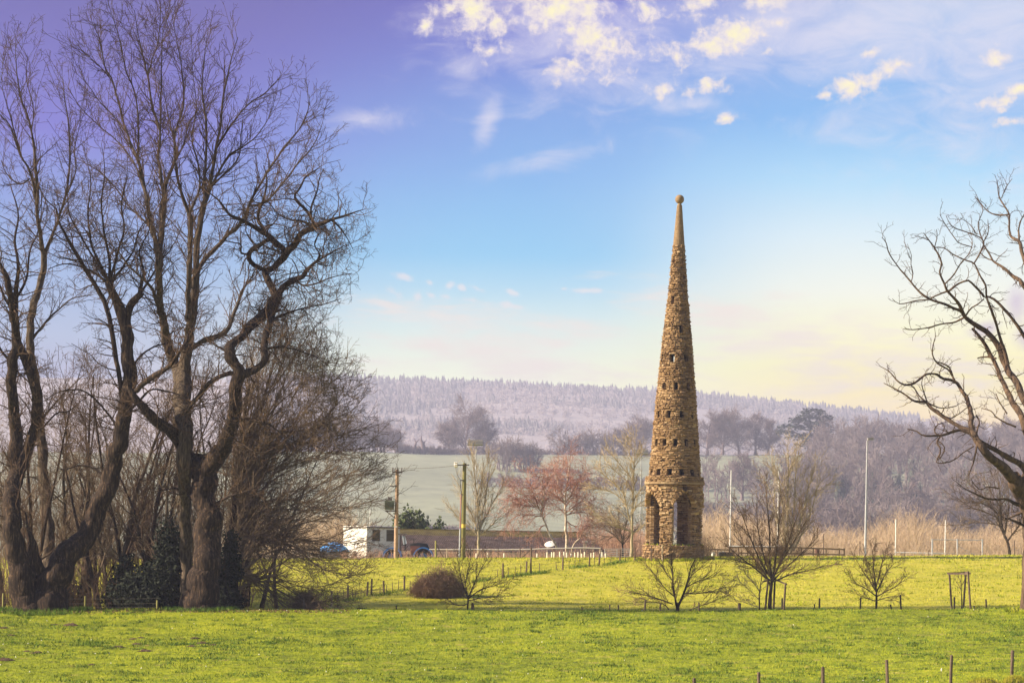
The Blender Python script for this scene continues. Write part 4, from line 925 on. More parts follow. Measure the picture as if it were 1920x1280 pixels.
# the gnarled oak
OAK = [
 [(377, 1150, 37), (377, 1128, 33), (379, 1100, 30), (385, 1050, 26), (390, 1000, 25), (389, 950, 22), (384, 912, 23), (380, 880, 24), (382, 862, 22)],
 [(376, 890, 21), (352, 850, 15), (326, 815, 13), (301, 793, 12), (273, 769, 11), (250, 742, 9), (240, 722, 6)],
 [(255, 732, 8), (285, 706, 8), (314, 690, 7), (338, 660, 5), (358, 618, 4), (370, 585, 2)],
 [(385, 888, 21), (404, 858, 18), (424, 825, 15), (436, 790, 14), (440, 755, 14), (444, 722, 14), (450, 700, 14), (441, 686, 12), (431, 668, 13), (432, 652, 12), (440, 642, 10), (453, 630, 10), (475, 608, 11), (500, 586, 11), (512, 570, 12), (519, 556, 12)],
 [(450, 702, 12), (468, 696, 10), (487, 688, 9), (497, 673, 9), (494, 650, 9), (500, 625, 9), (506, 603, 9), (512, 585, 9), (518, 566, 9)],
 [(519, 560, 11), (531, 540, 8), (550, 526, 8), (568, 519, 7), (575, 507, 6), (589, 494, 5), (608, 481, 3.5), (628, 470, 2.5), (650, 458, 1.2)],
 [(519, 560, 11), (512, 543, 9), (504, 528, 9), (498, 510, 9), (514, 501, 8), (528, 486, 9), (540, 470, 9), (553, 458, 9), (563, 441, 8), (585, 427, 8), (596, 421, 7), (621, 412, 5), (648, 404, 4), (668, 397, 2.5), (685, 392, 1)],
 [(590, 424, 6), (583, 405, 5.5), (570, 391, 5), (557, 379, 5), (553, 367, 4), (561, 354, 4), (575, 330, 3), (596, 316, 2)],
 [(583, 405, 4), (585, 385, 3.5), (595, 356, 3), (598, 336, 2), (608, 316, 1.5)],
 [(530, 486, 8), (529, 468, 8), (513, 451, 8), (494, 436, 7), (475, 425, 6), (454, 412, 6), (431, 403, 4.5), (420, 389, 4), (408, 374, 3), (392, 362, 2)],
 [(494, 438, 7), (490, 424, 6), (483, 405, 5), (490, 385, 5), (497, 362, 4), (500, 330, 3), (494, 310, 1.8)],
 [(520, 462, 7), (503, 450, 6), (484, 461, 7), (467, 475, 7), (471, 494, 7), (487, 503, 7), (500, 510, 7)],
 [(468, 476, 4), (452, 475, 3.5), (452, 458, 3), (440, 455, 2.5), (424, 452, 2)],
 [(438, 700, 8), (420, 702, 7), (403, 711, 7), (381, 731, 6), (362, 756, 5), (345, 775, 4)],
 [(432, 665, 5), (418, 655, 4), (405, 648, 3), (392, 638, 2)],
 [(450, 785, 5), (470, 787, 4), (487, 790, 4), (505, 795, 3.5), (519, 806, 3), (537, 819, 2.5), (560, 828, 1.5)],
 [(438, 830, 5), (455, 833, 3.5), (475, 845, 2.5), (500, 848, 1.8)],
 [(395, 955, 8), (412, 940, 5), (430, 930, 4), (455, 922, 3), (478, 915, 2)],
 [(362, 935, 7), (345, 922, 4), (325, 915, 3), (300, 920, 2)],
 [(588, 494, 4), (600, 478, 3), (590, 460, 2.5), (597, 440, 2), (610, 430, 1.2)],
 [(621, 412, 4), (636, 425, 3), (650, 445, 2.2), (662, 468, 1.2)],
 [(550, 526, 4), (572, 535, 3.5), (598, 530, 3), (622, 520, 2), (660, 512, 1)],
 [(497, 655, 5), (525, 650, 4), (555, 656, 3), (590, 668, 2), (622, 690, 1)],
 [(508, 600, 5), (530, 590, 4), (560, 580, 3), (600, 572, 2), (640, 560, 1)],
 [(585, 427, 5), (570, 415, 4), (545, 412, 3), (520, 400, 2.5), (505, 380, 2)],
]
tw = lambda L1, L2, L3, k=(2, 5, 4), w=0.3: [dict(k=k[0], L=(L1, 0.5), ang=(62, 18), up=0.05, wig=w, n=6, rr=0.5, r0max=0.035, rmin=0.012, tl=0.1),
                                        dict(k=k[1], L=(L2, 0.5), ang=(52, 16), up=0.04, wig=w, n=4, rr=0.6, rmin=0.009, tl=0.3),
                                        dict(k=k[2], L=(L3, 0.5), ang=(48, 16), up=0.02, wig=w, n=3, rr=0.7, rmin=0.0075, tl=0.2)]
limb_tree('oak_tree', 'gnarled bare oak with a zigzag limb, thick trunk at the right end of the grove', 377, 1143, 112.5, OAK, (bark_dark, twig_dark), tw(1.5, 0.75, 0.33), 21, amp=1.6)
# the tall ash behind it
ASH = [
 [(354, 1145, 15), (350, 1050, 13), (348, 950, 13), (346, 880, 14), (345, 800, 15), (342, 750, 16), (340, 705, 17), (340, 690, 16)],
 [(340, 712, 14), (326, 680, 11), (313, 640, 11), (310, 619, 10), (301, 580, 9.5), (300, 556, 9), (297, 494, 8.5), (302, 440, 8), (306, 379, 7), (310, 350, 6), (328, 295, 4), (328, 250, 3.5), (344, 197, 3), (341, 131, 2.2), (331, 75, 1.6), (322, 30, 0.8)],
 [(300, 500, 8), (292, 455, 7), (283, 420, 7), (270, 350, 6), (259, 305, 5), (240, 255, 4), (230, 223, 4), (210, 151, 3), (197, 128, 2.5), (187, 75, 1.8), (172, 40, 1)],
 [(302, 440, 7), (308, 380, 6), (302, 330, 5.5), (297, 300, 5), (299, 246, 4), (286, 203, 4), (276, 138, 3), (262, 79, 2), (252, 20, 1)],
 [(259, 305, 4), (259, 246, 3.5), (254, 180, 3), (236, 131, 2.5), (222, 66, 1.8), (203, 8, 0.9)],
 [(300, 246, 3.5), (302, 180, 3), (303, 115, 2.2), (306, 40, 1.2)],
 [(277, 142, 3), (286, 110, 2.4), (296, 80, 2), (302, 14, 1)],
 [(342, 712, 14), (352, 640, 11), (359, 600, 10.5), (363, 562, 10), (367, 510, 9), (368, 477, 8.5), (379, 395, 8), (390, 362, 7), (398, 323, 5.5), (407, 270, 5), (413, 238, 4), (418, 185, 3.6), (427, 142, 3), (433, 113, 2.2), (446, 70, 1.2)],
 [(383, 375, 6), (382, 340, 5), (387, 290, 4), (386, 231, 4), (379, 165, 3), (382, 120, 2), (390, 55, 1)],
 [(392, 360, 5), (412, 320, 4), (431, 290, 4), (454, 277, 3), (478, 258, 2.4), (500, 228, 1.6), (510, 205, 1)],
 [(408, 275, 4), (424, 248, 3.4), (441, 225, 3), (464, 197, 2.6), (497, 175, 2), (523, 147, 1)],
 [(395, 352, 4), (425, 322, 3), (448, 292, 2.5), (452, 250, 2), (455, 225, 1.2)],
 [(362, 540, 8), (368, 512, 7), (382, 490, 7), (398, 471, 7), (425, 441, 6), (451, 418, 5.5), (474, 369, 4.5), (497, 330, 4), (530, 280, 3.4), (562, 241, 2.6), (577, 208, 1.8), (580, 178, 0.9)],
 [(470, 385, 4), (497, 379, 4), (530, 343, 3.5), (562, 303, 2.8), (589, 270, 2.2), (605, 230, 1)],
 [(352, 600, 8), (353, 560, 8), (354, 500, 8), (357, 428, 7), (355, 402, 6.5), (340, 362, 5), (329, 313, 4), (326, 264, 3.2), (315, 215, 2.2), (305, 160, 1.2)],
 [(355, 402, 5), (366, 375, 4.5), (374, 352, 4), (372, 310, 3.4), (360, 262, 2.6), (368, 200, 2), (362, 140, 1.2), (358, 60, 0.8)],
 [(350, 655, 8), (372, 645, 7.5), (394, 634, 7.5), (419, 624, 7), (432, 605, 6), (441, 581, 5.5), (450, 556, 5), (458, 540, 4), (470, 522, 3), (482, 500, 2), (505, 480, 1)],
 [(345, 770, 8), (362, 756, 7), (385, 728, 6), (400, 714, 6)],
 [(303, 590, 6), (286, 545, 5), (266, 520, 4.5), (244, 500, 3.5), (220, 470, 2.8), (190, 440, 2), (170, 400, 1.2)],
 [(285, 430, 4), (266, 410, 3.4), (240, 385, 3), (215, 350, 2.4), (190, 325, 2), (150, 300, 1)],
 [(268, 345, 4), (255, 312, 3.2), (225, 270, 2.6), (190, 240, 2), (150, 200, 1.6), (128, 165, 0.9)],
 [(238, 250, 3), (215, 220, 2.4), (190, 195, 2), (165, 160, 1.4), (135, 130, 0.8)],
 [(205, 145, 2.4), (190, 128, 2), (165, 105, 1.4), (142, 82, 0.8)],
 [(330, 300, 3), (345, 268, 2.4), (355, 230, 2), (372, 205, 1.4), (395, 160, 0.8)],
]
ashs = [dict(k=2, L=(1.7, 0.5), ang=(36, 10), up=0.10, wig=0.10, n=6, rr=0.45, r0max=0.03, rmin=0.011, tl=0.1),
        dict(k=4, L=(0.75, 0.5), ang=(40, 12), up=0.07, wig=0.12, n=4, rr=0.6, rmin=0.0085, tl=0.3),
        dict(k=3, L=(0.3, 0.5), ang=(45, 14), up=0.05, wig=0.14, n=3, rr=0.7, rmin=0.0075, tl=0.2)]
limb_tree('ash_tree', 'tallest bare ash, pale trunk forking into long upright stems behind the gnarled oak', 352, 1143, 115.5, ASH, (bark_grey, twig_dark), ashs, 33, amp=2.2, step=0.55)
# the old pollard at the far left
POL = [
 [(100, 1150, 33), (97, 1120, 31), (101, 1090, 28), (112, 1060, 26), (132, 1035, 23), (160, 1005, 20), (181, 960, 18), (205, 903, 17), (218, 850, 16), (232, 790, 15), (239, 740, 14), (242, 690, 14), (240, 655, 13), (238, 630, 13)],
 [(60, 1150, 34), (48, 1110, 28), (36, 1060, 23), (26, 1010, 18), (22, 960, 16), (24, 915, 16), (30, 870, 15), (28, 800, 13), (22, 740, 12), (24, 680, 12), (30, 640, 11), (24, 580, 9), (15, 530, 8), (2, 500, 6), (-14, 470, 4)],
 [(28, 905, 14), (42, 870, 13), (60, 815, 12), (71, 760, 12), (60, 708, 11), (45, 670, 11), (33, 640, 10), (30, 600, 8), (29, 550, 7), (34, 500, 5), (28, 450, 4), (34, 400, 3), (20, 350, 2)],
 [(240, 640, 13), (232, 600, 13), (219, 567, 11), (208, 545, 10), (204, 528, 10)],
 [(236, 612, 11), (238, 590, 10), (246, 570, 10), (258, 556, 9), (266, 548, 8)],
 [(236, 790, 9), (222, 700, 7), (203, 587, 7), (187, 550, 7), (169, 519, 6), (141, 472, 5.5), (118, 432, 4), (110, 415, 3)],
 [(75, 1080, 14), (62, 1020, 9), (52, 985, 5), (48, 960, 2)],
 [(228, 815, 6), (205, 780, 4), (175, 745, 3.4), (145, 730, 2.6), (110, 735, 2), (85, 750, 1)],
 [(205, 903, 6), (180, 880, 4), (150, 872, 3), (120, 880, 2), (96, 872, 1)],
 [(232, 780, 6), (262, 750, 4.5), (285, 730, 3.5), (320, 735, 2.6), (352, 745, 1.4)],
 [(242, 700, 5), (262, 668, 3.6), (290, 650, 3), (320, 640, 2), (345, 610, 1)],
 [(60, 812, 5), (82, 800, 4), (105, 775, 3), (130, 770, 2), (160, 745, 1)],
 # shoots from the pollard heads
 [(206, 535, 6), (190, 500, 4.5), (172, 460, 4), (165, 400, 3), (170, 340, 2), (160, 290, 1)],
 [(205, 532, 6), (205, 490, 4.5), (196, 440, 4), (190, 380, 3), (196, 320, 2), (190, 270, 1)],
 [(206, 530, 5), (218, 480, 4), (232, 430, 3.4), (228, 380, 2.6), (240, 330, 1.6)],
 [(208, 534, 5), (230, 500, 4), (250, 470, 3), (262, 430, 2.4), (285, 400, 1.4)],
 [(203, 530, 5), (176, 510, 4), (150, 500, 3), (120, 495, 2.4), (90, 505, 1.4)],
 [(204, 530, 5), (180, 490, 3.6), (150, 440, 3), (130, 400, 2), (126, 350, 1)],
 [(262, 550, 6), (268, 510, 4), (262, 470, 3), (280, 430, 2), (276, 390, 1)],
 [(262, 552, 5), (284, 520, 3.6), (300, 490, 3), (318, 470, 2), (340, 430, 1)],
 [(30, 560, 5), (50, 520, 4), (56, 470, 3), (72, 430, 2.4), (66, 380, 1.4)],
 [(28, 590, 5), (10, 560, 4), (-5, 520, 3)],
 [(25, 690, 5), (5, 660, 4), (-10, 640, 3)],
]
limb_tree('pollard_tree', 'old pollard at the left edge, huge leaning limb rising from a split hollow base', 80, 1145, 112.0, POL, (bark_dark, twig_dark), tw(1.9, 0.9, 0.36, (2, 4, 4), 0.2), 47, amp=1.6, step=0.6, chop_min=3.5)
TB = [
 [(94, 1150, 15), (92, 1100, 13), (91, 1040, 13), (86, 940, 12.5), (80, 860, 11.5), (73, 780, 11), (64, 700, 10.5), (57, 650, 10), (58, 600, 9.5), (66, 562, 9), (76, 532, 8.5), (82, 500, 8), (82, 470, 8)],
 [(82, 478, 7), (76, 440, 6.5), (71, 416, 6), (70, 380, 5.5), (68, 328, 5), (59, 246, 3.6), (40, 184, 3), (31, 131, 2), (29, 72, 0.9)],
 [(70, 390, 4.5), (56, 322, 4.2), (39, 293, 3.8), (20, 238, 3), (0, 215, 2.2), (-20, 190, 1.5)],
 [(40, 295, 3), (28, 250, 2.6), (14, 200, 2), (4, 160, 1.2), (6, 100, 0.8)],
 [(84, 478, 6), (96, 445, 5), (108, 415, 4.4), (126, 354, 4), (131, 295, 3.2), (128, 230, 2.6), (120, 175, 1.8), (119, 150, 0.9)],
 [(128, 360, 3), (142, 320, 2.4), (140, 280, 2), (150, 235, 1.4), (165, 190, 0.8)],
 [(55, 335, 3.2), (36, 345, 2.8), (12, 325, 2), (2, 300, 1.2)],
 [(70, 340, 3), (84, 372, 2.6), (104, 392, 2.2), (108, 420, 2)],
 [(60, 240, 2.4), (62, 200, 2), (50, 150, 1.4), (52, 105, 0.8)],
 [(58, 640, 5), (80, 610, 4), (110, 580, 3), (135, 560, 2.4), (175, 552, 1.4)],
 [(75, 790, 5), (100, 760, 3.4), (128, 730, 2.4), (160, 700, 1.4)],
]
limb_tree('ash_tree', 'second tall bare ash at the left edge with a straight greyish trunk behind the pollard', 92, 1145, 118.0, TB, (bark_grey, twig_dark), ashs, 59, amp=2.0, step=0.55)

# the hornbeam with sweeping branches at the right side of the grove
def hornbeam():
    rng = np.random.default_rng(77)
    tips = [(702, 905), (708, 935), (668, 985), (702, 868), (694, 838), (686, 800), (672, 762), (660, 725), (640, 700), (622, 672), (604, 640), (588, 612), (562, 590), (540, 580), (516, 585), (676, 1048), (690, 1010), (640, 1090), (655, 1112), (600, 1135), (618, 1146), (560, 1148), (585, 1075), (650, 950), (640, 860),
            (628, 780), (610, 720), (590, 680), (560, 650), (525, 630), (500, 640), (480, 620), (665, 905), (655, 1020), (622, 1050), (690, 880), (470, 700), (575, 760), (600, 830), (610, 900), (600, 960), (675, 1080), (660, 840), (650, 810)]
    lines = [[(436, 1148, 15), (438, 1080, 12), (434, 1020, 11), (438, 960, 9), (446, 890, 7), (455, 800, 5.5), (468, 720, 4)]]
    for i, (tx, ty) in enumerate(tips):
        up = ty < 900
        sx, sy = 436+rng.normal()*3, min(1128, (1010 if up else 1045)+rng.uniform(-120, 60)) if up else rng.uniform(960, 1085)
        if ty > 1080: sy = rng.uniform(1040, 1110)
        dx, dy = tx-sx, ty-sy
        # leave upwards, then sweep outwards and curve up again at the tip
        m1 = (sx+dx*0.32, sy+dy*0.42-abs(dx)*0.06+rng.normal()*7); m2 = (sx+dx*0.68, sy+dy*0.74-(4 if up else -10)+rng.normal()*7)
        w = rng.uniform(3.2, 5.2)
        lines.append([(sx, sy, w), (*m1, w*0.7), (*m2, w*0.42), (tx, ty, 1.0)])
    specs = [dict(k=3, L=(1.9, 0.45), ang=(27, 9), up=0.02, wig=0.10, n=6, rr=0.5, r0max=0.028, rmin=0.011, tl=0.1),
             dict(k=5, L=(0.85, 0.45), ang=(33, 11), up=0.03, wig=0.13, n=4, rr=0.6, rmin=0.008, tl=0.3),
             dict(k=3, L=(0.34, 0.5), ang=(40, 14), up=0.02, wig=0.15, n=3, rr=0.7, rmin=0.007, tl=0.2)]
    limb_tree('hornbeam_tree', 'dense bare tree with branches sweeping out low to the right of the grove', 436, 1145, 117.0, lines, (bark_dark, twig_brown), specs, 78, amp=3.2, step=0.75, thick=99)
hornbeam()
# thin trees filling the grove
def thicket():
    rng = np.random.default_rng(91)
    L = [(128, 124, 13.5, 2.6, .16, 'slim bare tree right behind the hollow pollard base'), (165, 121, 14.5, 2.8, .18, 'slim bare tree under the arch of the leaning limb'), (182, 127, 12.5, 2.6, .14, 'thin bare tree deep in the grove below the leaning limb'),
         (205, 119, 15, 2.8, .2, 'dark bare tree between the leaning limb and the evergreens'), (225, 125, 14, 2.8, .16, 'bare tree in the middle of the grove behind the evergreens'), (252, 121, 15.5, 2.8, .18, 'bare tree left of the dark evergreen mass'),
         (272, 128, 13.5, 2.6, .15, 'thin bare tree behind the dark evergreen mass'), (300, 122, 15.5, 2.8, .17, 'bare tree just left of the tall ash trunk'), (322, 127, 14, 2.6, .14, 'thin bare tree hard against the ash trunk'),
         (420, 123, 13, 3.0, .17, 'bare tree right behind the gnarled oak trunk'), (462, 127, 11.5, 3.0, .15, 'bare tree inside the sweeping branches'), (40, 122, 13.5, 2.8, .16, 'slim bare tree behind the left stem of the pollard'), (5, 120, 14, 2.8, .17, 'slim bare tree at the very left edge'),
         (145, 130, 11.5, 2.6, .13, 'farthest thin tree under the leaning limb')]
    X2 = [('in front of the bright gap below the leaning limb', 190, 118), ('crossing the gap below the leaning limb', 212, 122), ('just right of the gap in the grove', 240, 119), ('rising out of the evergreens', 282, 119), ('beside the ash trunk among evergreens', 312, 118),
          ('far back between pollard stem and ash', 60, 126), ('far back behind the pollard limb', 150, 126), ('tucked behind the oak trunk', 395, 121), ('inside the sweeping branches near the oak', 445, 120), ('in the right part of the sweeping branches', 490, 126), ('at the outer edge of the sweeping branches', 520, 124), ('between the two pollard stems', 45, 118)]
    for k_, (w_, px, Y) in enumerate(X2): L.append((px, Y, rng.uniform(8.5, 12.5) if px > 430 else rng.uniform(10.5, 15), 2.6, rng.uniform(.09, .15), 'thin bare tree '+w_))
    for i, (px, Y, H, S, r, lb) in enumerate(L):
        stl = dict(levels=lambda H, S, st: [dict(k=15, L=(S*1.25, 0.3), ang=(40, 10), up=0.10, wig=0.10, n=6, rr=0.5, rmin=0.013, t=(0.12, 0.97), tl=0.55),
                   dict(k=7, L=(S*0.5, 0.4), ang=(40, 12), up=0.05, wig=0.13, n=4, rr=0.6, rmin=0.009, t=(0.15, 0.97), tl=0.4), dict(k=5, L=(S*0.22, 0.4), ang=(42, 12), up=0.04, wig=0.14, n=3, rr=0.6, rmin=0.0075, t=(0.15, 0.97), tl=0.3)], twig=0.07, trunk=0.9)
        free_tree('bare_tree', lb, px, Y, H, S, r, (bark_dark if i % 3 else bark_grey, twig_dark if i % 2 else twig_brown), stl, 400+i, group='thin bare trees filling the left grove', lean=(rng.normal()*0.12, rng.normal()*0.06))
thicket()
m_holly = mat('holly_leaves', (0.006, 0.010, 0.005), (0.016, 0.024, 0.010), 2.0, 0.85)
m_conifer = mat('conifer_leaves', (0.035, 0.055, 0.018), (0.11, 0.14, 0.04), 1.5, 0.8)
def leafy(name, label, cat, px, Y, lobes, n, m, seed, leaf=0.07, base=None, trunk=None):
    """lobes: (dx, dz, rx, rz) in metres from the foot"""
    rng = np.random.default_rng(seed); b = foot(px, Y, 0.1) if base is None else base
    root = empty(name, b, label, cat)
    vol = np.array([l[2]*l[2]*l[3] for l in lobes]); cnt = (vol/vol.sum()*n).astype(int); V = []
    for (dx, dz, rx, rz), c in zip(lobes, cnt):
        u = norm(rng.normal(size=(c, 3))); r = rng.random((c, 1))**0.45; P = u*r*np.array((rx, rx, rz))
        P *= (1+0.28*vnoise(u[:, 0]*3+u[:, 1]*2+dx, u[:, 2]*3+dz, seed))[:, None]
        P += np.array((dx, rng.normal()*0.2, dz)); P[:, 2] = np.maximum(P[:, 2], 0.02)
        s = leaf*rng.uniform(0.6, 1.5, (c, 1)); a, d = norm(rng.normal(size=(c, 3))), norm(rng.normal(size=(c, 3)))
        V.append(np.stack([P-a*s, P+a*s, P+a*s*0.3+d*s*1.4, P-a*s*0.5+d*s*1.2], 1))
    V = np.concatenate(V).reshape(-1, 3); link('crown', mesh_arr('crown', V, np.arange(len(V)).reshape(-1, 4)), m, root)
    t = MB(); h = max(l[1]+l[3] for l in lobes)*0.8; t.path([(0, 0, -0.1), (0.05, 0, h*0.5), (0, 0.05, h)], [0.13, 0.09, 0.03], 7); t.build('trunk', bark_dark, root, True)
    return root
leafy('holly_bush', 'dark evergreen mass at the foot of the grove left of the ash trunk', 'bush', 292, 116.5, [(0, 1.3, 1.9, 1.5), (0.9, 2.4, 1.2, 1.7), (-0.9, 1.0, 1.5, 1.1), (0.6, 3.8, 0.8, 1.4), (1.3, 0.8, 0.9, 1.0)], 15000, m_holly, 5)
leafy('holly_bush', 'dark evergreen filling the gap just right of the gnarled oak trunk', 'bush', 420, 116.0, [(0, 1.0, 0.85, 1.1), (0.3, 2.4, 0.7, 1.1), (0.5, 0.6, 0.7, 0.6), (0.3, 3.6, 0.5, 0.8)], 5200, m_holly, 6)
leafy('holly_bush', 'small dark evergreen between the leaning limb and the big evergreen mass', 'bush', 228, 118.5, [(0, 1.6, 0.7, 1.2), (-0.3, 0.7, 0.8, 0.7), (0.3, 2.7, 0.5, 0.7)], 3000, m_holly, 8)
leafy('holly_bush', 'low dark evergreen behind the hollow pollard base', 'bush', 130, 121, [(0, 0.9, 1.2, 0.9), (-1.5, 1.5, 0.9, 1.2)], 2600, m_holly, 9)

# the dead oak at the right edge
DEAD = [
 [(1930, 1150, 19), (1928, 1120, 16), (1930, 1060, 15), (1931, 1000, 15), (1926, 955, 15), (1914, 922, 16), (1903, 898, 15), (1900, 890, 13)],
 [(1903, 900, 14), (1888, 884, 12), (1866, 863, 11), (1845, 846, 10.5), (1832, 828, 9.5), (1823, 812, 9), (1801, 800, 6.5), (1776, 785, 6), (1745, 764, 5.5), (1737, 754, 5), (1714, 751, 4), (1698, 740, 3.2), (1679, 729, 2.4), (1657, 718, 1.2)],
 [(1824, 815, 8), (1822, 795, 8), (1821, 774, 7.5), (1815, 754, 7), (1803, 731, 6), (1788, 714, 5.4), (1768, 709, 4.8), (1757, 702, 4.4), (1735, 702, 4), (1714, 718, 4.2), (1698, 721, 3.6), (1682, 713, 3), (1667, 696, 2.2), (1650, 686, 1.4)],
 [(1737, 754, 4), (1724, 742, 2.6), (1714, 726, 2.4), (1706, 721, 2)],
 [(1792, 718, 4), (1780, 694, 3.4), (1758, 681, 3.2), (1748, 664, 2.6), (1750, 645, 2), (1755, 628, 1)],
 [(1788, 712, 3.4), (1781, 690, 3), (1766, 681, 2.6), (1756, 679, 2)],
 [(1824, 812, 7), (1804, 807, 5.4), (1788, 808, 5), (1768, 816, 4.4), (1745, 817, 4), (1729, 815, 3.2), (1718, 807, 2.8), (1702, 804, 2)],
 [(1766, 815, 3.4), (1757, 828, 3.2), (1764, 844, 3), (1756, 866, 2.6), (1776, 867, 2.2), (1792, 860, 2.2), (1807, 848, 2.2), (1826, 836, 2.4)],
 [(1760, 816, 3), (1752, 808, 2.6), (1757, 796, 2.4), (1768, 793, 2.2), (1770, 804, 2), (1762, 818, 2)],
 [(1758, 826, 3), (1771, 836, 2.4), (1768, 852, 2.4), (1758, 862, 2)],
 [(1832, 830, 4.4), (1829, 846, 3.4), (1825, 868, 2.8), (1817, 890, 2.2), (1817, 903, 1.2)],
 [(1829, 826, 4), (1833, 806, 3.6), (1836, 790, 3.2), (1830, 778, 3)],
 [(1912, 946, 7), (1901, 941, 6), (1886, 934, 4.6), (1862, 936, 4), (1839, 930, 3.4), (1819, 920, 2.6), (1807, 914, 2), (1796, 906, 1)],
 [(1920, 985, 5), (1908, 978, 4), (1893, 972, 3.2), (1880, 969, 1.6)],
 [(1918, 960, 4.6), (1900, 968, 3.4), (1884, 973, 2.2)],
 [(1872, 915, 3), (1850, 912, 2.4), (1838, 918, 2), (1826, 906, 1.6), (1820, 895, 1)],
 [(1930, 905, 11), (1920, 876, 9), (1907, 866, 8.4), (1880, 851, 7.6), (1850, 834, 6.6), (1833, 822, 5)],
 [(1914, 925, 13), (1928, 890, 13), (1946, 850, 12.5), (1952, 800, 12), (1950, 740, 11), (1946, 680, 10), (1944, 620, 9), (1936, 560, 8), (1928, 510, 6.5), (1918, 480, 6), (1911, 454, 5.4), (1895, 442, 4), (1892, 414, 3.6), (1892, 401, 3.2), (1879, 379, 3), (1873, 367, 2.4), (1870, 339, 1)],
 [(1946, 850, 10), (1925, 812, 9.5), (1913, 778, 9), (1893, 744, 8), (1878, 711, 7), (1866, 680, 6.5), (1846, 644, 5.6), (1824, 616, 4.6)],
 [(1950, 800, 10), (1922, 750, 9.4), (1909, 722, 9.2), (1890, 694, 9), (1882, 678, 9), (1873, 651, 8.4), (1857, 629, 8), (1836, 613, 7.2), (1812, 596, 6.4), (1798, 570, 5.4), (1789, 559, 4.8), (1776, 545, 4.4), (1771, 533, 3.8), (1762, 511, 3.4), (1765, 492, 3.2), (1752, 464, 2.8), (1740, 448, 2.2), (1732, 436, 1.1)],
 [(1812, 598, 5.4), (1802, 584, 4.8), (1784, 576, 4.6), (1765, 568, 4.4), (1745, 561, 4.2), (1729, 551, 3.8), (1708, 529, 3.2), (1697, 515, 3), (1686, 503, 2.6), (1667, 475, 2.2), (1661, 454, 1.8), (1653, 445, 1)],
 [(1745, 561, 3), (1720, 563, 2.6), (1700, 568, 2.2), (1684, 569, 1.6), (1673, 560, 1)],
 [(1776, 546, 3.4), (1760, 552, 3), (1745, 559, 3)],
 [(1708, 529, 2.4), (1712, 514, 2.2), (1708, 495, 1.7), (1709, 478, 1.4), (1701, 457, 0.8)],
 [(1752, 465, 2), (1757, 444, 1.7), (1756, 430, 1)],
 [(1740, 450, 1.8), (1728, 445, 1.5), (1715, 442, 0.9)],
 [(1771, 533, 2.8), (1789, 514, 2.6), (1801, 495, 2.5), (1817, 476, 2), (1823, 454, 1.6), (1815, 438, 1)],
 [(1752, 464, 2), (1770, 465, 2.2), (1786, 476, 2.6), (1808, 487, 2.8), (1826, 494, 3), (1836, 514, 3.2), (1848, 534, 3.6), (1850, 560, 4), (1862, 590, 4.6), (1872, 620, 5), (1880, 650, 6), (1890, 682, 7)],
 [(1826, 494, 3), (1838, 473, 3), (1845, 455, 3), (1836, 444, 2.6), (1814, 436, 2.2), (1792, 428, 2), (1782, 420, 1.6), (1774, 404, 1)],
 [(1844, 456, 2.8), (1834, 424, 2.2), (1838, 408, 1.8), (1843, 390, 1.5), (1829, 370, 0.8)],
 [(1845, 452, 2.4), (1853, 436, 2), (1852, 414, 1)],
 [(1832, 440, 2), (1818, 420, 1.6), (1800, 408, 0.9)],
 [(1845, 460, 3.4), (1857, 480, 3.4), (1862, 490, 4), (1886, 504, 5), (1901, 519, 6), (1920, 534, 7), (1936, 560, 7)],
 [(1862, 488, 3), (1850, 484, 2.4), (1838, 474, 2.2)],
 [(1822, 463, 2.2), (1798, 455, 2), (1789, 445, 1.9), (1772, 420, 1.5), (1762, 402, 0.8)],
 [(1776, 548, 4), (1792, 536, 4), (1806, 528, 4), (1817, 526, 4), (1832, 540, 4.2), (1846, 556, 4.4)],
 [(1808, 595, 4), (1789, 604, 3.4), (1767, 607, 3), (1739, 614, 2.6), (1707, 618, 2), (1695, 613, 1)],
 [(1812, 590, 3.4), (1820, 578, 3), (1833, 570, 2.6), (1845, 560, 2.4)],
 [(1848, 556, 4), (1864, 560, 4.4), (1886, 583, 4.8), (1905, 606, 5.4), (1920, 630, 6), (1940, 660, 6)],
 [(1911, 456, 4), (1910, 430, 3), (1914, 414, 2.4), (1922, 400, 2)],
 [(1892, 402, 3), (1872, 404, 2.6), (1851, 395, 2.2), (1838, 380, 1.6), (1828, 368, 1)],
 [(1878, 372, 1.8), (1886, 352, 1.5), (1898, 335, 0.9)],
 [(1868, 672, 4), (1848, 668, 3.4), (1833, 671, 2.6)],
 [(1905, 800, 4), (1882, 790, 3), (1866, 780, 2.6), (1858, 770, 2.2), (1840, 765, 1.4)],
 [(1888, 775, 3), (1875, 755, 2.4), (1868, 738, 1.6)],
 [(1735, 752, 3), (1760, 764, 2.4), (1790, 762, 1.6), (1798, 755, 0.9)],
 [(1741, 760, 3), (1733, 736, 2.4), (1728, 718, 1.6), (1734, 700, 1)],
 [(1780, 786, 2.4), (1800, 774, 2), (1818, 760, 1.6)],
]
dsp = [dict(k=2, L=(0.75, 0.6), ang=(50, 16), up=0.04, wig=0.28, n=6, rr=0.4, r0max=0.028, rmin=0.011, tl=0.1),
       dict(k=3, L=(0.35, 0.5), ang=(48, 16), up=0.04, wig=0.3, n=4, rr=0.6, rmin=0.008, tl=0.3)]
limb_tree('dead_oak_tree', 'dead leafless oak with crooked reaching limbs at the right edge', 1930, 1145, 111.0, DEAD, (dead_wood, dead_wood), dsp, 64, amp=1.6, step=0.7, thick=2.9, slim=0.95)

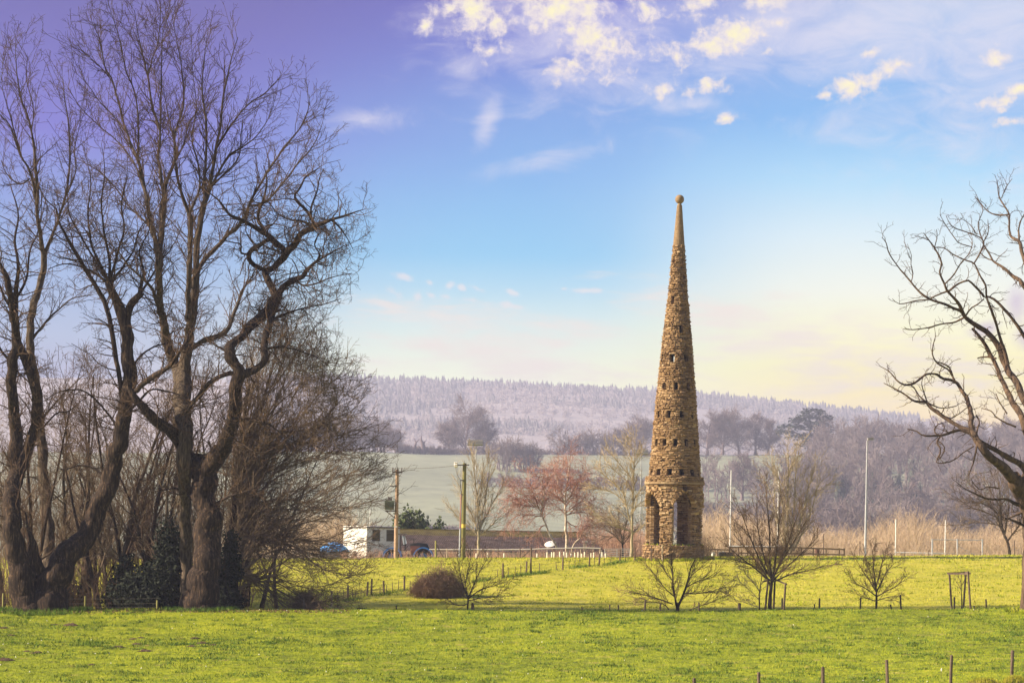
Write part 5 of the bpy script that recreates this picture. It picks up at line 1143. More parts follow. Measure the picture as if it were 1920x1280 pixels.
# ---- small trees on the slope
SML = [
 ('small_tree', 'small bare spreading tree beside the bramble thicket', 878, 1141, 116.0, [[(877, 1148, 4.5), (877, 1130, 4), (878, 1116, 4)], [(877, 1120, 3.4), (868, 1095, 2.8), (862, 1070, 2), (858, 1045, 1)], [(878, 1120, 3.2), (888, 1096, 2.6), (900, 1070, 2), (912, 1050, 1)], [(878, 1122, 3), (900, 1105, 2.2), (925, 1098, 1.6), (950, 1090, .8)],
   [(877, 1118, 3), (873, 1090, 2.4), (880, 1060, 1.8), (884, 1030, .9)], [(876, 1122, 2.6), (858, 1108, 2), (845, 1100, 1.4), (832, 1092, .8)], [(878, 1125, 2.6), (905, 1120, 2), (930, 1118, 1.4), (945, 1108, .8)], [(876, 1132, 2.2), (862, 1135, 1.8), (848, 1130, 1.2), (838, 1122, .7)]], (bark_grey, twig_light), (0.9, 0.5, 0.25)),
 ('small_tree', 'bare twin-stemmed spreading tree on the slope in front of the tower', 1270, 1144, 117.0, [[(1271, 1150, 7), (1270, 1138, 6), (1269, 1130, 6)], [(1268, 1134, 5), (1263, 1105, 4), (1262, 1080, 3.2), (1260, 1055, 2.2), (1258, 1035, 1)], [(1272, 1136, 5), (1282, 1110, 4.6), (1291, 1085, 3.6), (1296, 1062, 2.4), (1308, 1042, 1)], [(1265, 1118, 3), (1245, 1100, 2.4), (1230, 1080, 1.8), (1215, 1062, .9)],
   [(1262, 1132, 3), (1235, 1122, 2.4), (1205, 1114, 1.8), (1178, 1110, .9)], [(1288, 1100, 3), (1305, 1090, 2.2), (1325, 1084, 1.6), (1345, 1070, .8)], [(1284, 1112, 3), (1310, 1112, 2.2), (1335, 1108, 1.6), (1357, 1100, .8)], [(1254, 1142, 3), (1245, 1132, 2.2), (1225, 1128, 1.6), (1200, 1128, .9)],
   [(1292, 1144, 2.6), (1310, 1136, 2), (1330, 1130, 1.4), (1345, 1122, .8)], [(1263, 1090, 2.6), (1248, 1072, 2), (1238, 1055, 1.2)], [(1292, 1085, 2.6), (1300, 1075, 2), (1320, 1060, 1.2)]], (bark_dark, twig_light), (1.0, 0.55, 0.26)),
 ('young_tree', 'vase-shaped bare tree tied to a post-and-rail tree guard', 1446, 1146, 113.5, [[(1443, 1152, 7.5), (1445, 1120, 7), (1448, 1095, 7), (1449, 1080, 6)], [(1448, 1090, 5), (1443, 1055, 4.5), (1443, 1010, 3.6), (1441, 970, 2.6), (1437, 935, 1.6), (1436, 912, .8)], [(1447, 1085, 4.6), (1425, 1050, 3.8), (1408, 1010, 3), (1395, 975, 2), (1385, 950, 1)],
   [(1449, 1085, 4.6), (1465, 1050, 3.8), (1478, 1015, 3), (1488, 985, 2), (1500, 955, 1)], [(1449, 1088, 4), (1478, 1060, 3), (1505, 1035, 2.2), (1535, 1005, 1)], [(1446, 1088, 4), (1415, 1065, 3.2), (1390, 1045, 2.2), (1362, 1022, 1)], [(1450, 1090, 3.6), (1485, 1075, 2.6), (1520, 1068, 1.8), (1552, 1058, .9)], [(1446, 1085, 3.6), (1432, 1040, 3), (1422, 995, 2.2), (1418, 950, 1.2)],
   [(1449, 1084, 3.6), (1455, 1040, 3), (1460, 990, 2.2), (1462, 945, 1.2)], [(1446, 1080, 3.4), (1412, 1060, 2.6), (1380, 1050, 1.8), (1352, 1045, .9)], [(1450, 1082, 3.4), (1470, 1045, 2.8), (1492, 1010, 2), (1512, 975, 1)], [(1445, 1100, 4), (1440, 1085, 3.4), (1425, 1060, 2.8), (1400, 1030, 2), (1375, 1000, 1)]], (bark_grey, twig_light), (1.1, 0.55, 0.26)),
 ('small_tree', 'paler thin bare tree just left of the guarded tree', 1424, 1147, 119.0, [[(1424, 1150, 3.6), (1424, 1120, 3.2), (1427, 1090, 2.4), (1430, 1065, 1.2)], [(1424, 1125, 2), (1405, 1105, 1.6), (1385, 1090, 1.1), (1365, 1085, .7)], [(1425, 1110, 2), (1412, 1090, 1.6), (1398, 1075, 1.1), (1385, 1062, .7)], [(1424, 1138, 2), (1400, 1130, 1.6), (1375, 1122, 1.1), (1358, 1110, .7)], [(1427, 1095, 2), (1440, 1080, 1.4), (1450, 1062, .8)]], (bark_grey, twig_pale), (0.7, 0.4, 0.2)),
 ('small_tree', 'oval bare tree standing alone between the guarded tree and the tree frame', 1642, 1144, 116.0, [[(1642, 1150, 5), (1643, 1128, 4.4), (1643, 1108, 4)], [(1643, 1115, 3.4), (1640, 1085, 2.8), (1638, 1060, 2), (1636, 1032, 1)], [(1643, 1112, 3), (1655, 1085, 2.4), (1668, 1065, 1.7), (1680, 1052, .8)], [(1642, 1116, 3), (1622, 1102, 2.2), (1608, 1095, 1.6), (1596, 1090, .8)], [(1644, 1118, 2.8), (1662, 1108, 2.2), (1680, 1098, 1.5), (1694, 1088, .8)],
   [(1642, 1108, 2.8), (1628, 1085, 2.2), (1615, 1065, 1.6), (1606, 1050, .8)], [(1643, 1100, 2.6), (1650, 1070, 2), (1656, 1045, 1.3), (1660, 1035, .8)], [(1643, 1126, 2.4), (1660, 1120, 1.8), (1680, 1116, 1.1)], [(1641, 1126, 2.4), (1622, 1120, 1.8), (1604, 1112, 1)], [(1641, 1100, 2.4), (1630, 1070, 1.8), (1622, 1048, 1)]], (bark_grey, twig_light), (0.8, 0.45, 0.22)),
]
for i, (nm, lb, px, py, Y, ln, mt, (a, b, c)) in enumerate(SML):
    limb_tree(nm, lb, px, py, Y, ln, mt, [dict(k=2, L=(a*0.9, 0.4), ang=(28, 9), up=0.09, wig=0.11, n=5, rr=0.5, r0max=0.018, rmin=0.009, tl=0.2), dict(k=4, L=(b*0.9, 0.4), ang=(38, 12), up=0.05, wig=0.15, n=4, rr=0.6, rmin=0.008, tl=0.3),
             dict(k=3, L=(c, 0.4), ang=(40, 12), up=0.03, wig=0.15, n=3, rr=0.7, rmin=0.007, tl=0.2)], 500+i, amp=0.9, step=0.34, thick=3.0, slim=0.78)
sap = [[(1803, 1144, 2.4), (1803, 1120, 2.2), (1802, 1098, 1.6), (1803, 1070, 0.9)], [(1802, 1105, 1.2), (1795, 1092, 1), (1788, 1084, .6)], [(1803, 1098, 1.2), (1808, 1088, 1), (1812, 1078, .6)], [(1802, 1092, 1), (1798, 1082, .8), (1794, 1074, .5)]]
limb_tree('sapling', 'thin sapling inside the open wooden tree frame', 1803, 1143, 114.0, sap, (bark_grey, twig_brown), [dict(k=2, L=(0.3, 0.4), ang=(45, 12), up=0.05, wig=0.15, n=4, rr=0.6, rmin=0.007, tl=0.2), dict(k=2, L=(0.14, 0.4), ang=(45, 12), up=0.05, wig=0.15, n=3, rr=0.6, rmin=0.006)], 520, amp=0.3, step=0.3, thick=9)

# ---- trees along the far edge of the pasture
EDG = [
 ('poplar_tree', 'pale young bare tree beside the left floodlight mast', 897, 1046, 205.0, [[(897, 1052, 5), (897, 1015, 4.5), (898, 990, 4.2)], [(898, 1000, 3.6), (896, 960, 3), (893, 920, 2.2), (888, 880, 1.4), (884, 855, .8)], [(898, 1002, 3.2), (905, 960, 2.8), (913, 915, 2), (920, 870, 1)], [(898, 998, 3), (912, 965, 2.4), (928, 935, 1.7), (945, 905, .8)], [(897, 1000, 3), (886, 968, 2.3), (872, 940, 1.6), (862, 910, .8)],
   [(897, 1005, 2.6), (880, 988, 2), (865, 975, 1.4), (850, 962, .8)], [(898, 1003, 2.6), (915, 990, 2), (930, 975, 1.4), (950, 955, .8)], [(896, 960, 2), (902, 920, 1.6), (905, 880, 1)]], (bark_pale, twig_pale), (1.8, 0.9, .4), (25, 8), 0.06),
 ('birch_tree', 'main reddish birch with upright white trunk behind the hedge', 1064, 1042, 195.0, [[(1065, 1048, 6), (1063, 1020, 5), (1061, 990, 4.6), (1061, 960, 4)], [(1061, 970, 3.8), (1060, 930, 3.2), (1064, 900, 2.4), (1068, 870, 1.4), (1070, 862, .8)], [(1061, 950, 3), (1052, 925, 2.4), (1045, 900, 1.8), (1040, 880, 1)], [(1062, 940, 3), (1078, 915, 2.2), (1090, 895, 1.5), (1098, 880, .8)], [(1061, 945, 2.8), (1048, 935, 2.2), (1036, 925, 1.7), (1030, 918, 1)],
   [(1062, 960, 2.6), (1082, 945, 2), (1100, 938, 1.4), (1112, 950, .8)], [(1062, 965, 2.4), (1085, 960, 1.8), (1105, 962, 1.2)], [(1061, 975, 2.2), (1075, 985, 1.7), (1095, 985, 1.2), (1112, 990, .8)], [(1062, 920, 2.4), (1080, 905, 1.8), (1100, 905, 1.2)]], (bark_birch, twig_red), (1.9, 1.1, .6), (45, 12), -0.06),
 ('birch_tree', 'leaning birch with pale trunk tilting left of the upright birch', 1052, 1042, 192.0, [[(1054, 1050, 4.5), (1044, 1025, 4), (1030, 998, 3.6), (1020, 975, 3.4)], [(1021, 978, 3.2), (1015, 960, 2.8), (1002, 945, 2.2), (985, 930, 1.6), (965, 922, .9)], [(1018, 970, 3), (1017, 945, 2.4), (1020, 920, 1.8), (1012, 895, 1)], [(1010, 952, 2.4), (1000, 925, 2), (992, 905, 1.4), (980, 890, .8)], [(1018, 968, 2), (995, 965, 1.7), (975, 965, 1.2), (955, 975, .7)], [(1008, 950, 2), (985, 948, 1.6), (965, 945, 1)],
   [(1024, 985, 2), (1015, 986, 1.8), (1010, 1000, 1.4), (1004, 1004, 1)], [(1015, 920, 2), (1028, 905, 1.5), (1035, 890, .8)]], (bark_birch, twig_red), (1.8, 1.1, .6), (45, 12), -0.08),
 ('birch_tree', 'low leaning birch stem spreading right of the upright birch', 1066, 1042, 197.0, [[(1068, 1048, 3), (1075, 1022, 2.6), (1087, 1008, 2.2)], [(1085, 1010, 2.2), (1082, 998, 2), (1098, 992, 1.8), (1115, 968, 1)], [(1082, 1000, 2), (1100, 990, 1.6), (1120, 988, 1.2), (1135, 985, .8)]], (bark_birch, twig_red), (1.8, 1.0, .5), (45, 12), -0.03),
 ('plane_tree', 'tall pale bare tree with long ascending branches just left of the tower', 1184, 1046, 178.0, [[(1184, 1052, 5.5), (1184, 1020, 4.8), (1185, 990, 4.5), (1185, 960, 4)], [(1185, 970, 4), (1187, 930, 3.2), (1188, 890, 2.6), (1190, 850, 1.6), (1190, 825, .9)], [(1184, 985, 3.2), (1175, 950, 2.8), (1168, 925, 2.2), (1150, 905, 1.7), (1125, 885, .9)], [(1186, 900, 2.4), (1175, 885, 2), (1158, 865, 1.5), (1145, 845, .8)], [(1184, 995, 3), (1165, 990, 2.4), (1145, 980, 1.8), (1115, 970, .9)],
   [(1186, 940, 2.6), (1200, 920, 2), (1212, 905, 1.2)], [(1186, 1000, 2.6), (1200, 990, 2), (1212, 978, 1.2)], [(1175, 950, 2.4), (1160, 930, 2), (1140, 920, 1.4), (1112, 915, .8)], [(1187, 925, 2.2), (1178, 905, 1.8), (1162, 890, 1.3), (1140, 870, .8)], [(1188, 880, 2), (1196, 865, 1.6), (1206, 850, .9)], [(1188, 870, 2), (1180, 850, 1.5), (1172, 830, .8)], [(1186, 955, 2.2), (1198, 945, 1.7), (1214, 935, .9)]], (bark_pale, twig_pale), (1.5, 0.8, .4), (30, 9), 0.05),
 ('hawthorn_tree', 'low bushy brown tree between the birches and the tall pale tree', 1168, 1042, 190.0, [[(1168, 1048, 4), (1167, 1030, 3.6), (1167, 1018, 3)], [(1167, 1020, 2.8), (1158, 1010, 2.4), (1150, 1000, 1.8), (1135, 992, .9)], [(1167, 1022, 2.8), (1175, 1012, 2.2), (1184, 1000, 1.5), (1195, 990, .8)], [(1167, 1020, 2.6), (1164, 995, 2), (1160, 970, 1.3), (1158, 950, .8)], [(1167, 1018, 2.4), (1172, 990, 1.8), (1180, 965, 1)], [(1160, 1010, 2), (1145, 985, 1.5), (1130, 965, .9)], [(1155, 1006, 2), (1135, 1005, 1.5), (1115, 1000, .8)]], (bark_dark, twig_brown), (1.6, 0.9, .45), (45, 12), 0.0),
 ('poplar_tree', 'tall pale multi-stemmed bare tree rising behind the guarded tree', 1480, 1046, 200.0, [[(1480, 1055, 7), (1480, 1030, 6), (1480, 1015, 6)], [(1478, 1030, 4), (1476, 980, 3.2), (1477, 930, 2.6), (1478, 880, 1.9), (1477, 835, .9)], [(1482, 1030, 3.8), (1486, 980, 3), (1490, 940, 2.4), (1492, 890, 1.7), (1497, 845, .8)], [(1485, 1030, 3.8), (1498, 985, 3), (1510, 940, 2.4), (1520, 900, 1.7), (1530, 865, .8)], [(1488, 1032, 3.6), (1508, 990, 2.8), (1525, 945, 2.2), (1533, 915, 1.5), (1548, 890, .8)],
   [(1476, 1030, 3.6), (1470, 985, 2.8), (1466, 940, 2.2), (1460, 900, 1.5), (1450, 870, .8)], [(1474, 1032, 3.4), (1462, 995, 2.6), (1455, 960, 2), (1446, 925, 1.4), (1432, 895, .8)], [(1477, 930, 2.2), (1465, 905, 1.7), (1452, 885, 1.2), (1440, 870, .7)], [(1510, 945, 2), (1528, 925, 1.6), (1545, 912, 1.1), (1560, 905, .7)], [(1478, 890, 2), (1488, 865, 1.4), (1495, 840, .8)], [(1496, 990, 2), (1505, 960, 1.6), (1502, 925, 1.2), (1508, 890, .8)]], (bark_pale, twig_pale), (1.5, 0.7, .35), (30, 9), 0.06),
 ('spreading_tree', 'bare spreading tree behind the dead oak at the right edge', 1893, 1044, 178.0, [[(1893, 1050, 5.5), (1892, 1030, 5), (1889, 1015, 5), (1884, 1005, 4.5)], [(1884, 1008, 3.6), (1875, 985, 3), (1868, 960, 2.4), (1845, 945, 1.8), (1815, 938, .9)], [(1885, 1008, 3.4), (1878, 975, 2.8), (1876, 940, 2.2), (1872, 905, 1.5), (1866, 880, .8)], [(1890, 1012, 3.6), (1900, 1000, 3.2), (1910, 985, 2.8), (1918, 960, 2), (1925, 935, 1)], [(1870, 970, 2.4), (1845, 958, 1.9), (1820, 950, 1.4), (1790, 930, .8)], [(1876, 985, 2.2), (1850, 980, 1.7), (1822, 980, 1.1), (1800, 985, .7)],
   [(1876, 950, 2), (1860, 925, 1.6), (1850, 900, 1)], [(1885, 1000, 2.4), (1890, 965, 1.9), (1892, 930, 1.3), (1888, 890, .8)], [(1868, 962, 2), (1850, 940, 1.5), (1830, 920, 1), (1815, 905, .7)]], (bark_grey, twig_brown), (1.5, 0.8, .4), (33, 9), 0.03),
]
for i, (nm, lb, px, py, Y, ln, mt, (a, b, c), ag, up) in enumerate(EDG):
    kk = (4, 6, 4) if mt[1] is twig_red else (3, 5, 3)
    limb_tree(nm, lb, px, py, Y, ln, mt, [dict(k=kk[0], L=(a, 0.4), ang=ag, up=up, wig=0.1, n=5, rr=0.5, r0max=0.028, rmin=0.011, tl=0.2), dict(k=kk[1], L=(b, 0.4), ang=(ag[0]+5, 12), up=up, wig=0.12, n=4, rr=0.6, rmin=0.009, tl=0.3),
             dict(k=kk[2], L=(c, 0.4), ang=(ag[0]+8, 12), up=up, wig=0.12, n=3, rr=0.7, rmin=0.008, tl=0.2)], 600+i, amp=1.2, step=0.65, thick=3.0, slim=0.95)
# ------------------------------------------------------------------ scrub and bushes
def mound_bush(name, label, px, Y, rx, ry, h, n, m, seed, up=0.2):
    rng = np.random.default_rng(seed); b = foot(px, Y, 0.05); root = empty(name, b, label, 'bush')
    x = rng.uniform(-1, 1, n); y = rng.uniform(-1, 1, n); k = x*x+y*y < 0.92; x, y = x[k], y[k]; n = len(x)
    top = h*np.sqrt(1-(x*x+y*y))*rng.uniform(0.62, 1.12, n)*(1+0.34*vnoise(x*2.2+seed, y*2+1, seed)+0.2*vnoise(x*6+seed, y*5, seed+1))
    P = np.zeros((n, 5, 3)); dx, dy = rng.normal(size=n)*0.25*rx, rng.normal(size=n)*0.25*ry
    for j in range(5):
        t = j/4; P[:, j, 0] = x*rx*(0.35+0.65*t**0.7)+dx*(1-t)*0.3+rng.normal(size=n)*0.05; P[:, j, 1] = y*ry*(0.35+0.65*t**0.7)+rng.normal(size=n)*0.05; P[:, j, 2] = top*t**0.8
    R = np.linspace(0.014, 0.006, 5)[None]*np.ones((n, 1))
    geo = [tubes(P, R, 3)]+levels(P, R, [dict(k=4, L=(0.55, 0.5), ang=(60, 20), up=-0.08, wig=0.3, n=4, rr=0.7, rmin=0.006, t=(0.3, 1), tl=0.2), dict(k=3, L=(0.22, 0.5), ang=(50, 20), wig=0.2, n=2, rr=0.7, rmin=0.006, t=(0.2, 1))], rng, sides=(3, 3, 3))
    link('stems', mesh_arr('stems', *join(geo)), m, root); return root
m_bramble = mat('bramble', (0.13, 0.08, 0.055), (0.28, 0.18, 0.12), 2.0, 0.95)
mound_bush('bramble_bush', 'large rounded brown bramble thicket beside the diagonal fence', 822, 132.0, 1.65, 1.1, 1.45, 1500, m_bramble, 3)
mound_bush('bush', 'small grey-brown bush under the sweeping branches at the brow of the meadow', 573, 118.0, 0.72, 0.5, 1.05, 420, m_bramble, 4)
b = MB(); rng5 = np.random.default_rng(8)
pts = [(-0.42, 0, 0.08), (-0.2, 0, 0.12), (0.1, 0.02, 0.1), (0.42, 0, 0.09)]; b.path(pts, [0.07, 0.11, 0.1, 0.06], 9)
o = b.build('log', bark_dark, None, True); o.location = foot(682, 116.2, 0.0); o.location.z += 0.08; tag(o, 'short dark log lying on the brow of the meadow right of the sweeping branches', 'log')
def scrub(label, q0, q1, Y0, Y1, n, hfun, m, seed, thick=0.02):
    rng = np.random.default_rng(seed); q = rng.uniform(q0, q1, n); Y = rng.uniform(Y0, Y1, n); X = (q-960)/FP*Y; z = G(X, Y)-0.2
    h = hfun(q, Y, rng)
    P = np.zeros((n, 5, 3)); d = np.stack([rng.normal(size=n)*0.22, rng.normal(size=n)*0.22, np.ones(n)], -1); p = np.stack([X, Y, z], -1)
    for j in range(5):
        P[:, j] = p; d = norm(d+rng.normal(size=d.shape)*0.08); p = p+d*(h/4)[:, None]
    R = np.linspace(thick*1.6, thick*0.6, 5)[None]*np.ones((n, 1))
    geo = [tubes(P, R, 3)]
    P2, R2, L2 = sprout(P, R, 6, h*0.42, ang=(34, 12), up=0.06, wig=0.12, n=3, rr=0.6, rmin=thick*0.6, t=(0.15, 0.97), tl=0.3, rng=rng); geo.append(tubes(P2, R2, 3))
    P3, R3, L3 = sprout(P2, R2, 3, L2*0.45, ang=(36, 12), up=0.05, wig=0.1, n=2, rr=0.7, rmin=thick*0.5, t=(0.2, 0.97), tl=0.2, rng=rng); geo.append(tubes(P3, R3, 3))
    return tag(link('scrub', mesh_arr('scrub', *join(geo)), m), label, 'scrub', kind='stuff')
scrub('tangled brown undergrowth filling the left grove between the trunks', -30, 480, 124, 136, 330, lambda q, Y, rng: rng.uniform(4.0, 9.5, len(q))*np.where(q > 380, 0.75, 1.0), twig_brown, 71, 0.016)
scrub('low dark brambles along the foot of the left grove', -30, 470, 117, 121, 260, lambda q, Y, rng: rng.uniform(0.8, 2.6, len(q)), twig_dark, 72, 0.011)
twig_straw = mat('twig_straw', (0.52, 0.39, 0.25), (0.76, 0.60, 0.41), 0.35, 0.9, transl=0.35)
twig_rust = mat('twig_rust', (0.34, 0.19, 0.12), (0.50, 0.31, 0.20), 0.35, 0.9)
hf = lambda top: (lambda q, Y, rng: np.clip((EZ-(top(q)-1000)/FP*Y)-(G((q-960)/FP*Y, Y, False)), 1.0, 9)*rng.uniform(0.72, 1.0, len(q)))
def jag(q, base, a): return base+a*vnoise(q/26.0, q*0, 5)+a*0.7*vnoise(q/9.0, q*0, 6)
scrub('straw-coloured willow scrub right of the tower behind the tall posts', 1305, 1600, 285, 325, 800, hf(lambda q: jag(q, 970-np.clip((1420-q)/9, -14, 14), 9)), twig_straw, 1)
scrub('pinkish straw willow scrub behind the grey goal frame on the right', 1600, 2010, 285, 328, 1050, hf(lambda q: jag(q, 980-30*np.exp(-((q-1710)/60)**2)-24*np.clip((q-1820)/80, 0, 1), 8)), twig_straw, 2)
scrub('rust-coloured scrub between the birches and the tower', 1085, 1215, 218, 240, 420, hf(lambda q: jag(q, 995-30*np.exp(-((q-1170)/30)**2), 8)), twig_rust, 3, 0.014)
scrub('pale scrub seen through the left grove', 420, 660, 225, 250, 420, hf(lambda q: jag(q, 968, 9)), twig_straw, 4, 0.014)
scrub('low brown weeds in front of the hut and barn', 640, 1150, 184, 192, 900, lambda q, Y, rng: rng.uniform(0.35, 0.95, len(q)), twig_rust, 5, 0.007)
scrub('bare brush right beside the tower plinth', 1300, 1332, 163, 168, 110, lambda q, Y, rng: rng.uniform(0.8, 1.9, len(q)), twig_brown, 6, 0.007)
scrub('thin weeds along the far edge of the right pasture', 1330, 1940, 190, 200, 350, lambda q, Y, rng: rng.uniform(0.5, 1.1, len(q)), twig_straw, 7, 0.006)
leafy('conifer_tree', 'dark green conifer left of the white post behind the hut', 'tree', 764, 222, [(0, 1.8, 1.9, 2.4), (-0.5, 3.4, 1.1, 1.7), (0.3, 4.2, 0.8, 1.3), (-0.3, 5.0, 0.4, 0.9)], 4200, m_conifer, 15, leaf=0.14)
leafy('conifer_tree', 'broad dark green conifer right of the white post behind the hut', 'tree', 786, 226, [(0, 1.8, 1.9, 2.2), (0.1, 3.4, 1.1, 1.7), (-0.1, 4.7, 0.5, 1.0)], 3800, m_conifer, 16, leaf=0.14)
leafy('conifer_tree', 'smaller pointed conifer showing above the middle of the barn roof', 'tree', 820, 226, [(0, 1.6, 1.3, 1.7), (0.1, 3.2, 0.8, 1.2), (0.1, 4.2, 0.35, 0.8)], 1700, m_conifer, 17, leaf=0.13)

# ------------------------------------------------------------------ posts and fences
post_grey = mat('post_wood', (0.085, 0.058, 0.038), (0.17, 0.12, 0.085), 6, 0.9, 0.5, stretch=(2, 2, 0.5))
post_new = mat('post_wood_green', (0.22, 0.20, 0.06), (0.32, 0.29, 0.10), 6, 0.9, 0.4, stretch=(2, 2, 0.5))
post_pale = mat('post_wood_pale', (0.36, 0.28, 0.18), (0.48, 0.38, 0.26), 6, 0.9, 0.4, stretch=(2, 2, 0.5))
iron = mat('iron', (0.05, 0.035, 0.03), (0.09, 0.06, 0.045), 8, 0.8)
wire_m = mat('wire', (0.16, 0.14, 0.12), (0.24, 0.21, 0.18), 3, 0.6, metal=0.4)
def make_post(root, p, h, r, m, tilt=(0, 0), n=9, name='post'):
    rng = np.random.default_rng(int(abs(p[0]*131+p[1]*17+h*977)) % 99991)
    b = MB(); o = np.array(p)-np.array(root.location)
    top = o+np.array((tilt[0]*h, tilt[1]*h, h)); b.rod(o-np.array((0, 0, 0.3)), top, r*1.05, r*0.95, n)
    b.v = [tuple(np.array(v)+rng.normal(size=3)*r*0.07) for v in b.v]
    b.rod(top-np.array((0, 0, 0.002)), top+np.array((0, 0, r*0.35)), r*0.9, r*0.45, n)
    return b.build(name, m, root)
def wires(root, tops, hs, r, nm='wire', m=None, sag=0.015):
    for hgt in hs:
        b = MB(); P = []
        for i, (p, h) in enumerate(tops):
            q = np.array(p)-np.array(root.location)+np.array((0, 0, h*hgt)); 
            if i: P.append((np.array(P[-1])+q)/2-np.array((0, 0, sag)))
            P.append(q)
        b.path(P, r, 4); b.build(nm, m or wire_m, root)
# near fence, bottom right
def near_fence():
    bt = [(1301, 1330), (1423, 1318), (1543, 1306), (1665, 1293), (1782, 1283), (1897, 1272)]; tp = [1271, 1260, 1250, 1237, 1228, 1219]
    P = []
    for (px, py), t in zip(bt, tp):
        X, Y, Z = hit(px-(0 if px < 1800 else 0), py, 76, 96); a, b2 = unroll(px-2, t); h = EZ-b2/FP*Y-Z; P.append(((X, Y, Z), h))
    root = empty('wire_fence', P[-1][0], 'near post-and-wire fence crossing the bottom right corner', 'fence')
    rng = np.random.default_rng(2)
    for (p, h) in P: make_post(root, p, h, 0.06, post_grey, (rng.normal()*0.02-0.01, 0), 10)
    ext = [((P[0][0][0]-2.6, P[0][0][1]-2.2, P[0][0][2]-0.1), P[0][1])]+P+[((P[-1][0][0]+2.5, P[-1][0][1]+2.0, P[-1][0][2]+0.15), P[-1][1])]
    make_post(root, ext[-1][0], ext[-1][1], 0.06, post_grey)
    wires(root, ext, (0.92, 0.66, 0.4), 0.0035)
near_fence()
def diagonal_fence():
    main = [(622, 1137, 29), (652, 1125, 26), (688, 1117, 26), (696, 1115, 30), (720, 1112, 24), (758, 1107, 27), (943, 1083, 27), (987, 1074, 22), (996, 1074, 28), (1055, 1068, 27), (1105, 1063, 26), (1123, 1060, 22), (1162, 1052, 23), (1190, 1049, 25)]
    thin = [(634, 1128, 15), (642, 1124, 16), (662, 1120, 16), (666, 1121, 14), (677, 1119, 15), (713, 1114, 13), (725, 1111, 13), (736, 1109, 15), (747, 1106, 17), (769, 1103, 14), (932, 1082, 14), (954, 1080, 15), (966, 1077, 14), (977, 1075, 15), (1011, 1071, 14), (1044, 1068, 14), (1067, 1065, 12), (1078, 1063, 12), (1088, 1061, 12), (1114, 1061, 14), (1133, 1057, 10), (1145, 1055, 12), (1173, 1052, 12), (1178, 1050, 11)]
    pr = [hit(x, y, 119, 168) for x, y, h in main]
    root = empty('wire_fence', pr[0], 'diagonal wire fence of weathered posts climbing the pasture to the tower', 'fence')
    rng = np.random.default_rng(4); tops = []
    for p, (x, y, h) in zip(pr, main):
        hh = h/FP*p[1]; make_post(root, p, hh, 0.055, post_grey if x != 622 else post_pale, (rng.normal()*0.03, 0), 8); tops.append((p, hh))
    for x, y, h in thin:
        p = hit(x, y, 119, 168); make_post(root, p, h/FP*p[1]*1.12, 0.022, iron, (rng.normal()*0.06, 0), 5, 'stake')
    P = [pr[1], pr[2], pr[4], pr[5]]+[hit(850, 1094, 119, 168)]+[pr[6], pr[8], pr[9], pr[10], pr[12], pr[13]]
    wires(root, [(p, 0.8) for p in P], (0.95, 0.65, 0.35), 0.006)
diagonal_fence()
def brow_fence():
    S = [(6, 32, 1, 0), (160, 27, 1, 0), (295, 19, 1, 0), (570, 24, 0, 0), (688, 9, 0, 0), (744, 12, 0, 0), (1092, 9, 0, 0), (1144, 14, 0, 0), (1160, 13, 0, 0), (1208, 23, 0, .12), (1238, 17, 0, .05), (1311, 18, 0, 0), (1467, 26, 0, 0), (1528, 15, 0, 0), (1537, 26, 0, 0), (1614, 27, 0, 0), (1677, 14, 0, -.5), (1691, 32, 0, -.08), (1790, 28, 0, 0), (1827, 12, 0, 0), (1851, 24, 0, -.08)]
    root = empty('wire_fence', foot(960, 114.6), 'broken line of old fence posts along the brow of the meadow', 'fence')
    for px, h, g, t in S:
        Y = 114.4; p = foot(px, Y); row = 1141 if px < 600 else 1146
        top = EZ-unroll(px, (1147 if px > 600 else 1144)-h)[1]/FP*Y
        make_post(root, p, max(top-p[2], 0.15), 0.045 if h > 15 else 0.035, post_new if g else post_grey, (t, 0), 8)
    wires(root, [(foot(px, 114.4), 0.62) for px in (6, 160, 295)], (1.0, 0.6, 0.3), 0.005)
    wires(root, [(foot(px, 114.4), 0.6) for px in (1467, 1537, 1614, 1691, 1790, 1851)], (0.95,), 0.004)
brow_fence()
for px, lb in ((887, 'squat cut post stump at the foot of the small spreading tree'), (1387, 'squat dark post stump left of the guarded tree')):
    p = foot(px, 114.6); b = MB(); b.rod((0, 0, -0.2), (0, 0, 0.38), 0.085, 0.08, 10); b.rod((0, 0, 0.375), (0.01, 0, 0.41), 0.078, 0.06, 10)
    o = b.build('post_stump', post_grey); o.location = p; o.location.z = EZ-unroll(px, 1145)[1]/FP*114.6; tag(o, lb, 'post')
# guard round the young tree
def guard():
    Y = 113.0; c = foot(1447, Y); root = empty('tree_guard', c, 'dark wooden posts and rails guarding the vase-shaped young tree', 'tree guard')
    def q(px, py, Yy): a, b = unroll(px, py); return np.array((a/FP*Yy, Yy, EZ-b/FP*Yy))-np.array(c)
    pw = mat('guard_wood', (0.07, 0.048, 0.03), (0.14, 0.10, 0.06), 5, 0.9, 0.4)
    for (x0, y0, x1, y1, Yy) in ((1434, 1152, 1440, 1088, 113.0), (1469, 1152, 1473, 1092, 112.2), (1450, 1150, 1453, 1088, 114.4)):
        b = MB(); b.rod(q(x0, y0, Yy), q(x1, y1, Yy), 0.055, 0.05, 9); b.build('post', pw, root)
    for a_, b_ in (((1430, 1090, 113.0), (1455, 1084, 114.4)), ((1450, 1084, 114.4), (1475, 1095, 112.2))):
        b = MB(); b.bar(q(*a_), q(*b_), 0.05, 0.07); b.build('rail', pw, root)
guard()
